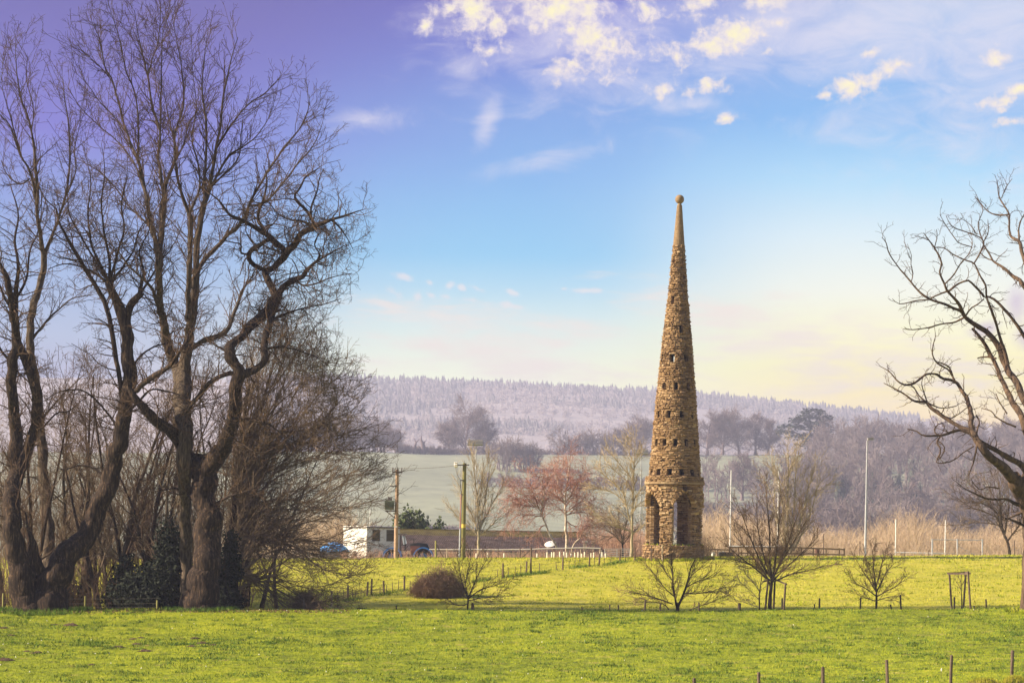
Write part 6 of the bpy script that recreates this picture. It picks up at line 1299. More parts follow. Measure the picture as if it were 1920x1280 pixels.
def frame():
    Y = 113.5; c = foot(1800, Y); root = empty('tree_guard', c, 'open square wooden frame round the thin sapling', 'tree guard')
    def q(px, py, Yy): a, b = unroll(px, py); return np.array((a/FP*Yy, Yy, EZ-b/FP*Yy))-np.array(c)
    for (x0, y0, x1, y1, Yy) in ((1785, 1148, 1780, 1073, 113.8), (1806, 1148, 1811, 1072, 114.6), (1820, 1146, 1815, 1070, 112.6)):
        b = MB(); b.rod(q(x0, y0, Yy), q(x1, y1, Yy), 0.05, 0.05, 9); b.build('post', post_grey, root)
    for a_, b_ in (((1776, 1074, 113.8), (1814, 1073, 114.4)), ((1808, 1072, 114.5), (1819, 1074, 112.5)), ((1777, 1075, 113.7), (1819, 1075, 112.55))):
        b = MB(); b.bar(q(*a_), q(*b_), 0.05, 0.08); b.build('rail', post_grey, root)
frame()
p = hit(1765, 1272, 80, 95); b = MB(); b.rod((0, 0, -0.1), (0, 0, 0.34), 0.006, 0.006, 6); o1 = empty('marker_stick', p, 'thin stick with a small white cap standing in the near grass', 'marker')
b.build('stick', iron, o1); b = MB(); b.lathe((0, 0, 0.3), [(0.02, 0), (0.025, 0.03), (0.022, 0.09), (0.008, 0.12), (0.001, 0.125)], 10); m_wht = mat('white_plastic', (0.75, 0.75, 0.73), (0.6, 0.6, 0.6), 3, 0.5); b.build('cap', m_wht, o1)

# ------------------------------------------------------------------ hut, barn and yard
m_wallp = mat('painted_panel', (0.70, 0.65, 0.57), (0.80, 0.76, 0.69), 0.9, 0.7, stretch=(1, 1, 0.25))
m_roofd = mat('felt_roof', (0.12, 0.10, 0.09), (0.18, 0.15, 0.13), 3, 0.9)
m_glass = mat('dark_glass', (0.035, 0.03, 0.028), (0.06, 0.055, 0.05), 0.8, 0.15)
m_white = mat('white_paint', (0.80, 0.78, 0.74), (0.70, 0.67, 0.62), 2, 0.6)
def at(px, py, Y): return np.array(W(px, py, Y))
def hut():
    A, B, Cc = at(643, 1046, 196.5), at(687, 1046, 190.5), at(748, 1046, 192.4)
    for v in (A, B, Cc): v[2] = B[2]
    zt = float(at(687, 988, 190.5)[2]-B[2]); base = B.copy(); base[2] -= 0.15
    root = empty('hut', tuple(base), 'pale flat-roofed cabin with two dark windows beside the barn', 'hut')
    A, B, Cc = A-base, B-base, Cc-base; D = A+Cc-B; up = np.array((0, 0, 1.0)); t = 0.08
    def wall(P, Q, holes):
        L = np.linalg.norm(Q-P); d = (Q-P)/L; nrm = np.cross(d, up)*1.0; b = MB(); H = zt+0.1
        us = sorted({0, L}|{h[0] for h in holes}|{h[1] for h in holes}); zs = sorted({0, H}|{h[2] for h in holes}|{h[3] for h in holes})
        for i in range(len(us)-1):
            for j in range(len(zs)-1):
                um, zm = (us[i]+us[i+1])/2, (zs[j]+zs[j+1])/2
                if any(h[0] < um < h[1] and h[2] < zm < h[3] for h in holes): continue
                b.box(P+d*um+up*zm-nrm*t/2, (us[i+1]-us[i], t, zs[j+1]-zs[j]), ax=(d, -nrm, up))
        w = b.build('wall', m_wallp, root)
        n = int(L/1.0)                                   # cover battens of the panels
        bb = MB()
        for k in range(n+1): 
            u = min(max(L*k/n, 0.03), L-0.03)
            if any(h[0]-0.03 < u < h[1]+0.03 for h in holes): continue
            bb.box(P+d*u+up*H/2+nrm*0.012, (0.05, 0.022, H-0.02), ax=(d, -nrm, up))
        bb.build('batten', m_wallp, w)
        for (u0, u1, z0, z1) in holes:
            f = MB(); c = P+d*(u0+u1)/2+up*(z0+z1)/2; ww, hh = u1-u0, z1-z0
            for s in (-1, 1):
                f.box(c+d*s*(ww/2-0.025)-nrm*0.03, (0.05, 0.06, hh), ax=(d, -nrm, up)); f.box(c+up*s*(hh/2-0.025)-nrm*0.031, (ww-0.1, 0.058, 0.05), ax=(d, -nrm, up))
            f.box(c+up*hh*0.22-nrm*0.03, (ww-0.1, 0.05, 0.04), ax=(d, -nrm, up)); wd = f.build('window', m_roofd, root)
            g = MB(); g.box(c-nrm*0.06, (ww-0.09, 0.01, hh-0.09), ax=(d, -nrm, up)); g.build('pane', m_glass, wd)
        return L
    L = np.linalg.norm(Cc-B); k = L/61.0; s = zt/58.0
    wall(B, Cc, [(10*k, 25*k, s*30+0.1, s*52+0.1), (36.5*k, 51*k, s*30+0.1, s*52+0.1)]); wall(A, B, []); wall(Cc, D, []); wall(D, A, [])
    r = MB(); c = (A+Cc)/2; d = (Cc-B)/L; n2 = (A-B)/np.linalg.norm(A-B); c[2] = zt+0.1+0.05
    dd = np.array((d[0], d[1], 0)); e = np.array((n2[0], n2[1], 0)); h1, h2 = L/2+0.08, np.linalg.norm(A-B)/2+0.08
    V = [c+dd*a*h1+e*b_*h2+up*z for z in (-0.05, 0.05) for a, b_ in ((-1, -1), (1, -1), (1, 1), (-1, 1))]
    r.add(V, [(0, 1, 2, 3), (7, 6, 5, 4), (0, 4, 5, 1), (1, 5, 6, 2), (2, 6, 7, 3), (3, 7, 4, 0)]); r.build('roof', m_roofd, root)
hut()
m_slate = mat('roof_slate', (0.055, 0.036, 0.033), (0.12, 0.084, 0.076), 1.2, 0.85, 0.3, stretch=(1, 1, 2))
m_moss = mat('mossy_slate', (0.08, 0.06, 0.028), (0.15, 0.12, 0.035), 0.9, 0.9, 0.3)
m_rub = mat('barn_stone', (0.25, 0.19, 0.14), (0.38, 0.30, 0.23), 3, 0.9, 0.6)
def barn():
    rng = np.random.default_rng(6); Y = 214.0
    L0, L1, R0, R1 = at(742, 992, Y+3), at(742, 1031, Y-2.0), at(1090, 996, Y+3), at(1141, 1035, Y-2.0)
    L1 = np.array((L0[0], L1[1], L1[2])); R1e = np.array((R1[0], L1[1], L1[2])); R0[2] = L0[2]; R0[1] = L0[1]
    base = L1.copy(); base[2] = min(g1(L1[0], L1[1]), g1(R1e[0], R1e[1]))-0.2
    root = empty('barn', tuple(base), 'long low barn with a mossy hipped slate roof behind the yard fence', 'barn')
    o = np.array(base); nc = 15
    def roofp(u, v):  # u along 0..1, v 0 eave..1 ridge
        a = L1*(1-u)+R1e*u; b_ = L0*(1-u)+R0*u; return a*(1-v)+b_*v-o
    n3 = np.cross(roofp(1, 0)-roofp(0, 0), roofp(0, 1)-roofp(0, 0)); n3 /= np.linalg.norm(n3)
    for i in range(nc):                                  # each course of slates overlaps the one below
        v0, v1 = i/nc, (i+1.25)/nc; b = MB(); ns = 90
        v1 = min(v1, 1.0)
        for k in range(ns):
            u0, u1 = (k+(0.5 if i % 2 else 0))/ns, (k+1+(0.5 if i % 2 else 0))/ns; u1 = min(u1, 1.0); 
            if u0 >= 1: continue
            lift = 0.03+rng.random()*0.02; g = 0.0006
            p = [roofp(u0+g, v0)+n3*lift, roofp(u1-g, v0)+n3*lift, roofp(u1-g, v1)+n3*0.006, roofp(u0+g, v1)+n3*0.006, roofp(u0+g, v0), roofp(u1-g, v0)]
            b.add(p, [(0, 1, 2, 3), (4, 5, 1, 0)])
        tag(b.build('slate_course', m_moss if i >= nc-4 else m_slate, root), kind='stuff')
    s = MB()  # hip end, back slope and walls
    bk0, bk1 = np.array((L0[0], L0[1]+5.0, L1[2]))-o, np.array((R1e[0], L0[1]+5.0, L1[2]))-o
    s.add([roofp(0, 0), roofp(1, 0), roofp(1, 1), roofp(0, 1), bk0, bk1], [(1, 5, 2), (2, 5, 4, 3), (0, 3, 4)]); s.build('roof', m_slate, root)
    w = MB(); e = roofp(0, 0); f = roofp(1, 0); z = -0.02
    for a_, b_ in ((e, f), (f, bk1), (bk1, bk0), (bk0, e)):
        a2, b2 = a_.copy(), b_.copy(); a2[2] = b2[2] = 0; w.add([a2, b2, b_+np.array((0, 0, z)), a_+np.array((0, 0, z))], [(0, 1, 2, 3)])
    w.build('wall', m_rub, root)
    rd = MB(); rd.bar(roofp(0, 1)+n3*0.02, roofp(1, 1)+n3*0.02, 0.22, 0.14); rd.build('ridge', m_moss, root)
    for px, pw in ((1097, 7), (1112, 5)):                 # two squat vents on the hip
        p = at(px, 1022, Y-1.5)-o; c = MB(); ww = pw/FP*Y; c.box(p+np.array((0, 0, -0.1)), (ww, 0.35, 0.85)); v_ = c.build('vent', m_rub, root)
        c = MB(); c.box(p+np.array((0, 0, 0.36)), (ww+0.16, 0.5, 0.06)); c.build('cap', m_white, v_)
barn()
def dish():
    p = at(1033, 1046, 200.0); root = empty('dish', tuple(p), 'white dish aerial on a thin mast in front of the barn roof', 'dish')
    m = MB(); m.rod((-0.35, 0, -0.3), (-0.35, 0, 1.25), 0.025, n=7); m.build('mast', m_white, root)
    d = MB(); n = 20; V = []
    ax = norm(np.array((-0.25, -0.5, 0.86))); u = norm(np.cross(ax, (0, 0, 1.0))); v = np.cross(ax, u); c = np.array((-0.1, 0, 1.35))
    for r in (0.02, 0.18, 0.34, 0.48):
        for k in range(n): V.append(c+u*r*1.15*cos(2*pi*k/n)+v*r*sin(2*pi*k/n)-ax*(r*r*0.9)+ax*0.1)
    F = [(k*n+j, k*n+(j+1) % n, (k+1)*n+(j+1) % n, (k+1)*n+j) for k in range(3) for j in range(n)]+[tuple(range(n))]
    d.add(V, F); V2 = [q-ax*0.025 for q in V]; d.add(V2, [f[::-1] for f in F]); d.build('reflector', m_white, root, True)
dish()
m_blue = mat('blue_paint', (0.03, 0.14, 0.42), (0.06, 0.22, 0.52), 2, 0.45)
m_tyre = mat('tyre', (0.02, 0.02, 0.02), (0.04, 0.035, 0.03), 5, 0.9, 0.5)
m_black = mat('black_paint', (0.03, 0.028, 0.028), (0.05, 0.045, 0.04), 3, 0.5)
m_rust = mat('rusty_red', (0.22, 0.07, 0.04), (0.14, 0.07, 0.05), 2, 0.8)
m_pane = mat('pale_glass', (0.55, 0.58, 0.62), (0.65, 0.67, 0.70), 1, 0.1)
def tractor():
    Y = 188.0; p = at(766, 1046, Y); s = Y/FP
    root = empty('tractor', tuple(p), 'old tractor with big blue mudguards parked between hut and barn', 'tractor')
    def q(px, py, y=0.0): a = at(px, py, Y)-p; a[1] += y; return a
    # hood and engine
    b = MB(); pr = [(769, 1019), (783, 1017), (801, 1018), (812, 1040), (806, 1042), (771, 1042)]
    V = [q(x, y, dy) for dy in (-0.35, 0.35) for x, y in pr]; n = len(pr); b.add(V, [tuple(range(n)), tuple(range(2*n-1, n-1, -1))]+[(i, i+n, (i+1) % n+n, (i+1) % n) for i in range(n)]); b.build('bonnet', m_black, root)
    b = MB(); b.box(q(779, 1030, -0.37), (18*s, 0.03, 14*s)); b.build('engine_panel', m_rust, root)
    b = MB(); b.box(q(771, 1041), (62*s, 0.5, 5*s)); b.build('chassis', m_black, root)
    # cab: posts, roof, panes
    cb = MB()
    for x0, x1 in ((750, 751), (762, 758)):
        for dy in (-0.7, 0.7): cb.bar(q(x0, 1040, dy), q(x1, 1003, dy), 0.05, 0.06)
    cb.bar(q(750, 1021, -0.7), q(762, 1021, -0.7), 0.05, 0.06); cb.bar(q(750, 1021, 0.7), q(762, 1021, 0.7), 0.05, 0.06); cab = cb.build('cab', m_black, root)
    b = MB(); b.box(q(754.5, 1001), (14*s, 1.6, 3*s)); b.build('roof', m_roofd, cab)
    b = MB(); V = [q(754, 1004, -0.72), q(760, 1004, -0.72), q(764, 1018, -0.72), q(757, 1021, -0.72)]; b.add(V+[v+np.array((0, 0.02, 0)) for v in V], [(3, 2, 1, 0), (4, 5, 6, 7), (0, 1, 5, 4), (1, 2, 6, 5), (2, 3, 7, 6), (3, 0, 4, 7)]); b.build('pane', m_pane, cab)
    b = MB(); b.rod(q(776, 1018), q(776, 1010), 0.03, n=7); b.build('exhaust', m_black, root)
    b = MB(); b.bar(q(759, 1030, -0.2), q(766, 1022, -0.2), 0.05, 0.05); b.build('steering_column', m_black, root)
    for cx, r in ((736, 15.0), (794, 15.5)):
        for dy in (-0.75, 0.75):
            b = MB(); c = q(cx, 1044, dy); R = r*s; n = 24
            for a in range(n):
                a0, a1 = 2*pi*a/n, 2*pi*(a+1)/n
                V = [c+np.array((rr*cos(t), yy, rr*sin(t))) for t in (a0, a1) for rr, yy in ((R*0.55, -0.17), (R*0.9, -0.2), (R*0.98, -0.12), (R*0.98, 0.12), (R*0.9, 0.2), (R*0.55, 0.17))]
                b.add(V, [(i, (i+1) % 6, (i+1) % 6+6, i+6) for i in range(6)])
            w = b.build('wheel', m_tyre, root)
            h = MB(); h.rod(c+np.array((0, -0.08, 0)), c+np.array((0, 0.08, 0)), R*0.56, n=18); h.build('rim', m_blue, w)
            g = MB(); ns = 16
            for a in range(ns):
                a0, a1 = pi*(0.02+0.96*a/ns), pi*(0.02+0.96*(a+1)/ns)
                V = [c+np.array((rr*cos(t), yy, rr*sin(t))) for t in (a0, a1) for rr, yy in ((R*1.08, -0.3), (R*1.22, -0.3), (R*1.22, 0.25), (R*1.16, 0.25))]
                g.add(V, [(i, (i+1) % 4, (i+1) % 4+4, i+4) for i in range(4)]+([(3, 2, 1, 0)] if a == 0 else [])+([(4, 5, 6, 7)] if a == ns-1 else []))
            g.build('mudguard', m_blue, root)
tractor()
# heap under blue plastic behind the sweeping branches
def heap():
    p = at(626, 1046, 193.0); rng = np.random.default_rng(12); n = 26; m = 12; V = []
    for k in range(m+1):
        t = k/m*pi/2
        for j in range(n):
            a = 2*pi*j/n; r = cos(t)*(1+0.14*math.sin(a*5+k)+0.06*rng.normal()); V.append((1.15*r*cos(a), 0.7*r*sin(a), 0.55+0.75*sin(t)*(1+0.08*rng.normal())))
    b = MB(); b.add(V, [(k*n+j, k*n+(j+1) % n, (k+1)*n+(j+1) % n, (k+1)*n+j) for k in range(m) for j in range(n)])
    m_bl = mat('blue_sheet', (0.06, 0.24, 0.62), (0.16, 0.42, 0.80), 3.5, 0.35)
    root = empty('covered_heap', tuple(p), 'heap under crumpled bright blue plastic sheet seen through the sweeping branches', 'heap')
    b.build('sheet', m_bl, root); c = MB(); c.box((0, 0, 0.25), (2.3, 1.3, 0.72)); c.build('pallet_load', m_roofd, root)
heap()
def pole(name, label, px, pbase, ptop, Y, r, m):
    b0, t0 = at(px, pbase, Y), at(px+(pbase-ptop)*ROLL, ptop, Y); t0[0] = b0[0]; g = g1(b0[0], Y); b0[2] = min(b0[2], g+0.0)
    root = empty(name, tuple(b0), label, 'utility pole'); H = t0[2]-b0[2]
    b = MB(); b.rod((0, 0, -0.3), (0, 0, H), r*1.15, r*0.85, 14); b.build('pole', m, root); return root, b0, H
m_pole1 = mat('pole_wood', (0.30, 0.19, 0.12), (0.44, 0.30, 0.20), 3, 0.85, 0.4, stretch=(3, 3, 0.4))
m_pole2 = mat('pole_mossy', (0.13, 0.13, 0.035), (0.22, 0.19, 0.07), 3, 0.9, 0.4, stretch=(3, 3, 0.4))
m_ins = mat('porcelain', (0.75, 0.72, 0.66), (0.6, 0.56, 0.5), 4, 0.3); m_insd = mat('porcelain_brown', (0.06, 0.035, 0.03), (0.1, 0.06, 0.05), 4, 0.3)
m_tfm = mat('transformer_green', (0.10, 0.12, 0.085), (0.16, 0.18, 0.13), 3, 0.6); m_cable = mat('cable_guard', (0.28, 0.12, 0.10), (0.36, 0.17, 0.14), 3, 0.6); m_yel = mat('yellow_band', (0.65, 0.48, 0.06), (0.55, 0.40, 0.05), 3, 0.6)
def insulator(root, c, m, h=0.28, r=0.06):
    b = MB(); pf = []
    for i in range(4): z = h*i/4; pf += [(r*0.45, z), (r, z+h*0.07), (r*0.5, z+h*0.2)]
    b.lathe(c, pf+[(0.01, h)], 10); return b.build('insulator', m, root)
def poles():
    r1, b1, H1 = pole('utility_pole', 'brown utility pole with a grey-green transformer bracketed to its left side', 742, 1046, 880, 174.0, 0.145, m_pole1)
    s = 174.0/FP
    def q(dx, py, y=0.0): return np.array((dx*s, y, (1046-py)*s+(at(742, 1046, 174)[2]-b1[2])))
    b = MB(); b.bar(q(-9, 885, -0.16), q(9, 885, -0.16), 0.09, 0.1); b.build('crossarm', iron, r1)
    for dx in (-8, 1, 8.5): insulator(r1, tuple(q(dx, 884, -0.16)), m_insd, 0.32, 0.055)
    b = MB(); b.bar(q(-13, 911, -0.1), q(0, 911, -0.1), 0.07, 0.07); b.build('bracket', iron, r1)
    for dx in (-12, -9, -6): insulator(r1, tuple(q(dx, 910.5, -0.1)), m_ins, 0.16, 0.05)
    b = MB(); c = q(-13.5, 947, -0.1); b.box(c, (17*s, 0.6, 17*s)); t = b.build('transformer', m_tfm, r1)
    f = MB()
    for k in range(7): f.box(c+np.array(((-7+k*2.33)*s, -0.33, -0.02)), (0.03, 0.08, 14*s))
    f.build('fin', m_tfm, t)
    for dx in (-15, -12.5, -10):
        bb = MB(); bb.lathe(tuple(q(dx, 938, -0.1)), [(0.05, 0), (0.06, 0.06), (0.035, 0.09), (0.055, 0.14), (0.03, 0.18), (0.045, 0.22), (0.01, 0.3)], 9); bb.build('bushing', m_insd, t)
    b = MB(); b.bar(q(-21, 957.5, -0.1), q(0, 957.5, -0.1), 0.09, 0.09); b.bar(q(-19, 958, -0.1), q(-3, 971, -0.1), 0.06, 0.06); b.build('shelf', iron, r1)
    b = MB(); b.box(q(-1, 987, -0.17), (6*s, 0.03, 2.5*s)); b.build('plate', m_white, r1)
    for dx, dd in ((-12, -15), (-9, -12.5), (-6, -10)):
        b = MB(); b.path([q(dx, 909, -0.1), q(dx-5, 920, -0.1), q(dd-3, 930, -0.1), q(dd, 934, -0.1)], 0.008, 4); b.build('lead', wire_m, r1)
        b = MB(); b.path([q(dx, 908, -0.1), q(dx-6, 895, -0.1), q(dx-11, 884, -0.1), q(dx-14, 879, -0.1)], 0.008, 4); b.build('lead', wire_m, r1)
    r2, b2, H2 = pole('utility_pole', 'mossy green utility pole with a pink cable guard and yellow band', 868, 1046, 868, 172.0, 0.165, m_pole2)
    s2 = 172.0/FP
    def k(dx, py, y=0.0): return np.array((dx*s2, y, (1046-py)*s2+(at(868, 1046, 172)[2]-b2[2])))
    b = MB(); b.bar(k(-16, 872, -0.18), k(9, 871, -0.18), 0.07, 0.08); b.build('crossarm', iron, r2)
    for dx in (-17.5, -14.5): 
        bb = MB(); pf = [(0.03, -0.2), (0.12, -0.12), (0.05, -0.05), (0.13, 0.0), (0.05, 0.07), (0.11, 0.14), (0.02, 0.2)]; bb.lathe(tuple(k(dx, 871, -0.18)), pf, 12); bb.build('insulator', m_ins, r2)
    b = MB(); b.rod(k(0, 869), k(0, 863), 0.012, n=5); b.build('spike', iron, r2)
    b = MB(); b.rod(k(-6.2, 990, -0.05), k(-5.4, 926, -0.05), 0.045, n=8); b.build('cable_guard', m_cable, r2)
    b = MB(); b.rod(k(-6.6, 1046, -0.05), k(-6.2, 991, -0.05), 0.06, n=8); b.build('conduit', mat('grey_plastic', (0.3, 0.32, 0.36), (0.4, 0.42, 0.46), 3, 0.6), r2)
    b = MB(); b.rod(k(0, 989), k(0, 982), 0.175, n=14, cap=False); b.build('band', m_yel, r2)
    b = MB(); b.path([k(-17, 874, -0.1), k(-14, 888, -0.1), k(-8, 899, -0.1), k(-7, 910, -0.08), k(-5.5, 922, -0.05), k(-5.5, 928, -0.05)], [0.008, 0.008, 0.02, 0.03, 0.03, 0.03], 5); b.build('lead', m_black, r2)
    b = MB(); b.box(k(-4, 900, -0.12), (6*s2, 0.12, 1.6*s2)); b.box(k(-3.6, 926.5, -0.1), (5*s2, 0.1, 1.2*s2)); b.build('bracket', iron, r2)
    p0 = np.array(b1)+q(-16, 879, -0.16); p1 = np.array(b1)+q(0, 877.5, -0.16); p2 = np.array(b2)+k(-17, 873, -0.18)
    root = empty('overhead_wire', tuple(p1), 'thin wire strung between the two utility poles', 'wire')
    for dy in (-0.12, 0.12):
        b = MB(); P = [p0-p1+np.array((-3, 5, -0.2))]+[(p1-p1)*1.0]
        for t in np.linspace(0.1, 1, 8): P.append((p2-p1)*t-np.array((0, 0, 0.35*t*(1-t))))
        b.path([np.array(x)+np.array((0, dy, 0)) for x in P], 0.010, 4); b.build('wire', wire_m, root)
poles()
m_galv = mat('galvanised', (0.36, 0.36, 0.36), (0.46, 0.46, 0.46), 2, 0.5, metal=0.2); m_lamp = mat('lamp_housing', (0.24, 0.22, 0.20), (0.34, 0.31, 0.28), 2, 0.5); m_lens = mat('lamp_lens', (0.16, 0.15, 0.14), (0.22, 0.21, 0.2), 2, 0.2)
def mast(label, px, ptop, Y, heads):
    X = unroll(px+(1040-ptop)*0, ptop)[0]/FP*Y; zt = EZ-unroll(px, ptop)[1]/FP*Y; zb = g1(X, Y); H = zt-zb
    root = empty('floodlight_mast', (X, Y, zb), label, 'floodlight', 'floodlight masts round the playing field'); b = MB(); b.rod((0, 0, -0.2), (0, 0, H*0.5), 0.135, 0.11, 10); b.rod((0, 0, H*0.5), (0, 0, H-0.1), 0.085, 0.065, 10); b.build('mast', m_galv, root)
    if heads > 1: b = MB(); b.bar((-0.6, 0, H-0.1), (0.6, 0, H-0.1), 0.1, 0.1); b.build('bracket', m_galv, root)
    xs = {1: [0.35], 2: [-0.5, 0.45], 3: [-0.68, 0.0, 0.52]}[heads]
    for i, x in enumerate(xs):
        w = 0.66 if heads < 3 or i else 0.8; b = MB(); t = 0.25
        ax = np.array(((cos(0.15), 0, sin(0.15) if heads == 1 else 0), (0, cos(t), -sin(t)), (0, sin(t), cos(t))))
        if heads == 1: ax = np.array(((0.97, 0, 0.12), (0, 1, 0), (-0.12, 0, 0.97)))
        b.box((x, -0.1, H+0.08), (w, 0.5, 0.30 if heads == 1 else 0.6), ax=ax); hd = b.build('lamp_head', m_lamp, root)
        b = MB(); b.box(np.array((x, -0.1, H+0.08))-ax[1]*0.26, (w*0.82, 0.02, 0.14 if heads == 1 else 0.34), ax=ax); b.build('lens', m_lens, hd)
mast('tall floodlight mast with a cluster of lamps above the birch-side tree', 893, 831, 285.0, 3)
mast('floodlight mast with twin lamps just left of the tower', 1203, 848, 285.0, 2)
mast('floodlight mast with a single lamp head on the right of the picture', 1626, 824, 250.0, 1)
def goal(label, pxl, pxr, ptop, pbar, Y, bar=True):
    XL, XR = unroll(pxl, ptop)[0]/FP*Y, unroll(pxr, ptop)[0]/FP*Y; XL2 = unroll(pxl, 1030)[0]/FP*Y; XL = (XL+XL2)/2 if False else XL
    zt = EZ-unroll(pxl, ptop)[1]/FP*Y; zg = g1(XL, Y); zb = EZ-unroll((pxl+pxr)/2, pbar)[1]/FP*Y
    root = empty('rugby_goal', (XL, Y, zg), label, 'goal')
    for x in (0, XR-XL):
        b = MB(); b.rod((x, 0, -0.2), (x, 0, zt-zg), 0.065, 0.055, 10); b.build('post', m_white, root)
    if bar: b = MB(); b.rod((0, 0, zb-zg), (XR-XL, 0, zb-zg), 0.055, n=10); b.build('crossbar', m_white, root)
goal('white H-shaped rugby posts right of the tower behind the guarded tree', 1371, 1460, 881, 1024, 275.0)
goal('white rugby posts with a low crossbar near the right edge', 1680, 1773, 973, 1036, 255.0)
goal('white rugby posts rising behind the roof of the hut', 694, 766, 954, 1005, 330.0)
def cage():
    Y = 225.0; c = at(1749, 1046, Y); root = empty('goal_frame', tuple(c), 'grey metal goal frame in front of the willow scrub at the right', 'goal frame')
    def q(px, py, y=0): v = at(px, py, Y)-c; v[1] += y; return v
    for x0 in (1748, 1795, 1842):
        b = MB(); b.rod(q(x0, 1050), q(x0, 1010), 0.075, n=8); b.build('post', m_galv, root)
    b = MB(); b.rod(q(1745, 1011), q(1844, 1012), 0.035, n=8); b.build('crossbar', m_galv, root)
    for a_, b_ in (((1748, 1036), (1842, 1038)), ((1795, 1022), (1842, 1048))):
        b = MB(); b.rod(q(*a_), q(*b_), 0.018, n=6); b.build('brace', m_galv, root)
cage()
def rail_fence():
    rng = np.random.default_rng(3); Y = 172.0
    root = empty('rail_fence', tuple(at(1333, 1040, Y)), 'brown two-rail wooden fence along the top of the pasture right of the tower', 'fence'); o = np.array(root.location)
    def q(px, py, Yy): return at(px, py, Yy)-o
    m = mat('rail_wood', (0.10, 0.07, 0.045), (0.18, 0.13, 0.085), 4, 0.9)
    xs = [1333, 1346, 1368, 1385, 1402, 1440, 1470, 1503, 1525, 1549, 1574, 1583]
    for x in xs:
        t = {1333: 1024, 1346: 1028}.get(x, 1025+max(0, (x-1400))*0.012); b = MB(); b.bar(q(x, 1052, Y), q(x, t, Y), 0.08, 0.08); b.build('post', m, root)
    for (x0, y0, x1, y1) in ((1367, 1025.5, 1503, 1026), (1503, 1026.5, 1585, 1029.5), (1385, 1036, 1503, 1037.5), (1503, 1037.5, 1583, 1039.5), (1333, 1029, 1368, 1030.5)):
        b = MB(); b.bar(q(x0, y0, Y-0.06), q(x1, y1, Y-0.06), 0.04, 0.11); b.build('rail', m, root)
rail_fence()
def drum(name, lb, cat, px, p0, p1, w, Y, m, lid=None):
    c = at(px, p0, Y); s = Y/FP; h = (p0-p1)*s; r = w/2*s; root = empty(name, tuple(c), lb, cat)
    b = MB(); b.lathe((0, 0, -0.1), [(0.01, 0), (r, 0), (r, 0.1+h*0.33), (r*1.05, 0.1+h*0.35), (r, 0.1+h*0.37), (r, 0.1+h*0.66), (r*1.05, 0.1+h*0.68), (r, 0.1+h*0.7), (r, 0.1+h), (r*0.9, 0.1+h), (0.01, 0.08+h)], 16); b.build('body', m, root)
    if lid: b = MB(); b.lathe((0, 0, h), [(0.01, 0.001), (r*1.06, 0.001), (r*1.06, 0.05), (0.01, 0.06)], 16); b.build('lid', lid, root)
m_brn = mat('brown_drum', (0.10, 0.05, 0.035), (0.15, 0.08, 0.055), 3, 0.7); m_dk = mat('dark_plastic', (0.03, 0.03, 0.035), (0.05, 0.05, 0.055), 3, 0.6)
drum('drum', 'brown drum standing behind the right part of the rail fence', 'drum', 1532, 1043, 1029, 9, 173.5, m_brn, m_brn)
drum('bucket', 'small white bucket left of the dark water trough', 'bucket', 1337, 1044, 1035, 6.5, 170.0, m_white, m_galv)
def trough():
    Y = 169.0; c = at(1362, 1045, Y); root = empty('water_trough', tuple(c), 'dark water trough between the tower and the guarded tree', 'trough'); s = Y/FP
    b = MB(); w, d, h = 29*s, 0.6, 10.5*s
    V = [(-w/2*.94, -d/2*.9, -0.05), (w/2*.94, -d/2*.9, -0.05), (w/2*.94, d/2*.9, -0.05), (-w/2*.94, d/2*.9, -0.05), (-w/2, -d/2, h), (w/2, -d/2, h), (w/2, d/2, h), (-w/2, d/2, h), (-w/2+.05, -d/2+.05, h), (w/2-.05, -d/2+.05, h), (w/2-.05, d/2-.05, h), (-w/2+.05, d/2-.05, h), (-w/2+.08, -d/2+.08, h*.5), (w/2-.08, -d/2+.08, h*.5), (w/2-.08, d/2-.08, h*.5), (-w/2+.08, d/2-.08, h*.5)]
    F = [(0, 3, 2, 1), (12, 13, 14, 15)]
    for k in (0, 4, 8): F += [(k+i, k+(i+1) % 4, k+4+(i+1) % 4, k+4+i) for i in range(4)]
    b.add(V, F); b.build('body', m_dk, root); b = MB(); b.box((-w*0.2, 0, h+0.03), (w*0.3, d*0.8, 0.05)); b.build('float_cover', m_galv, root)
trough()
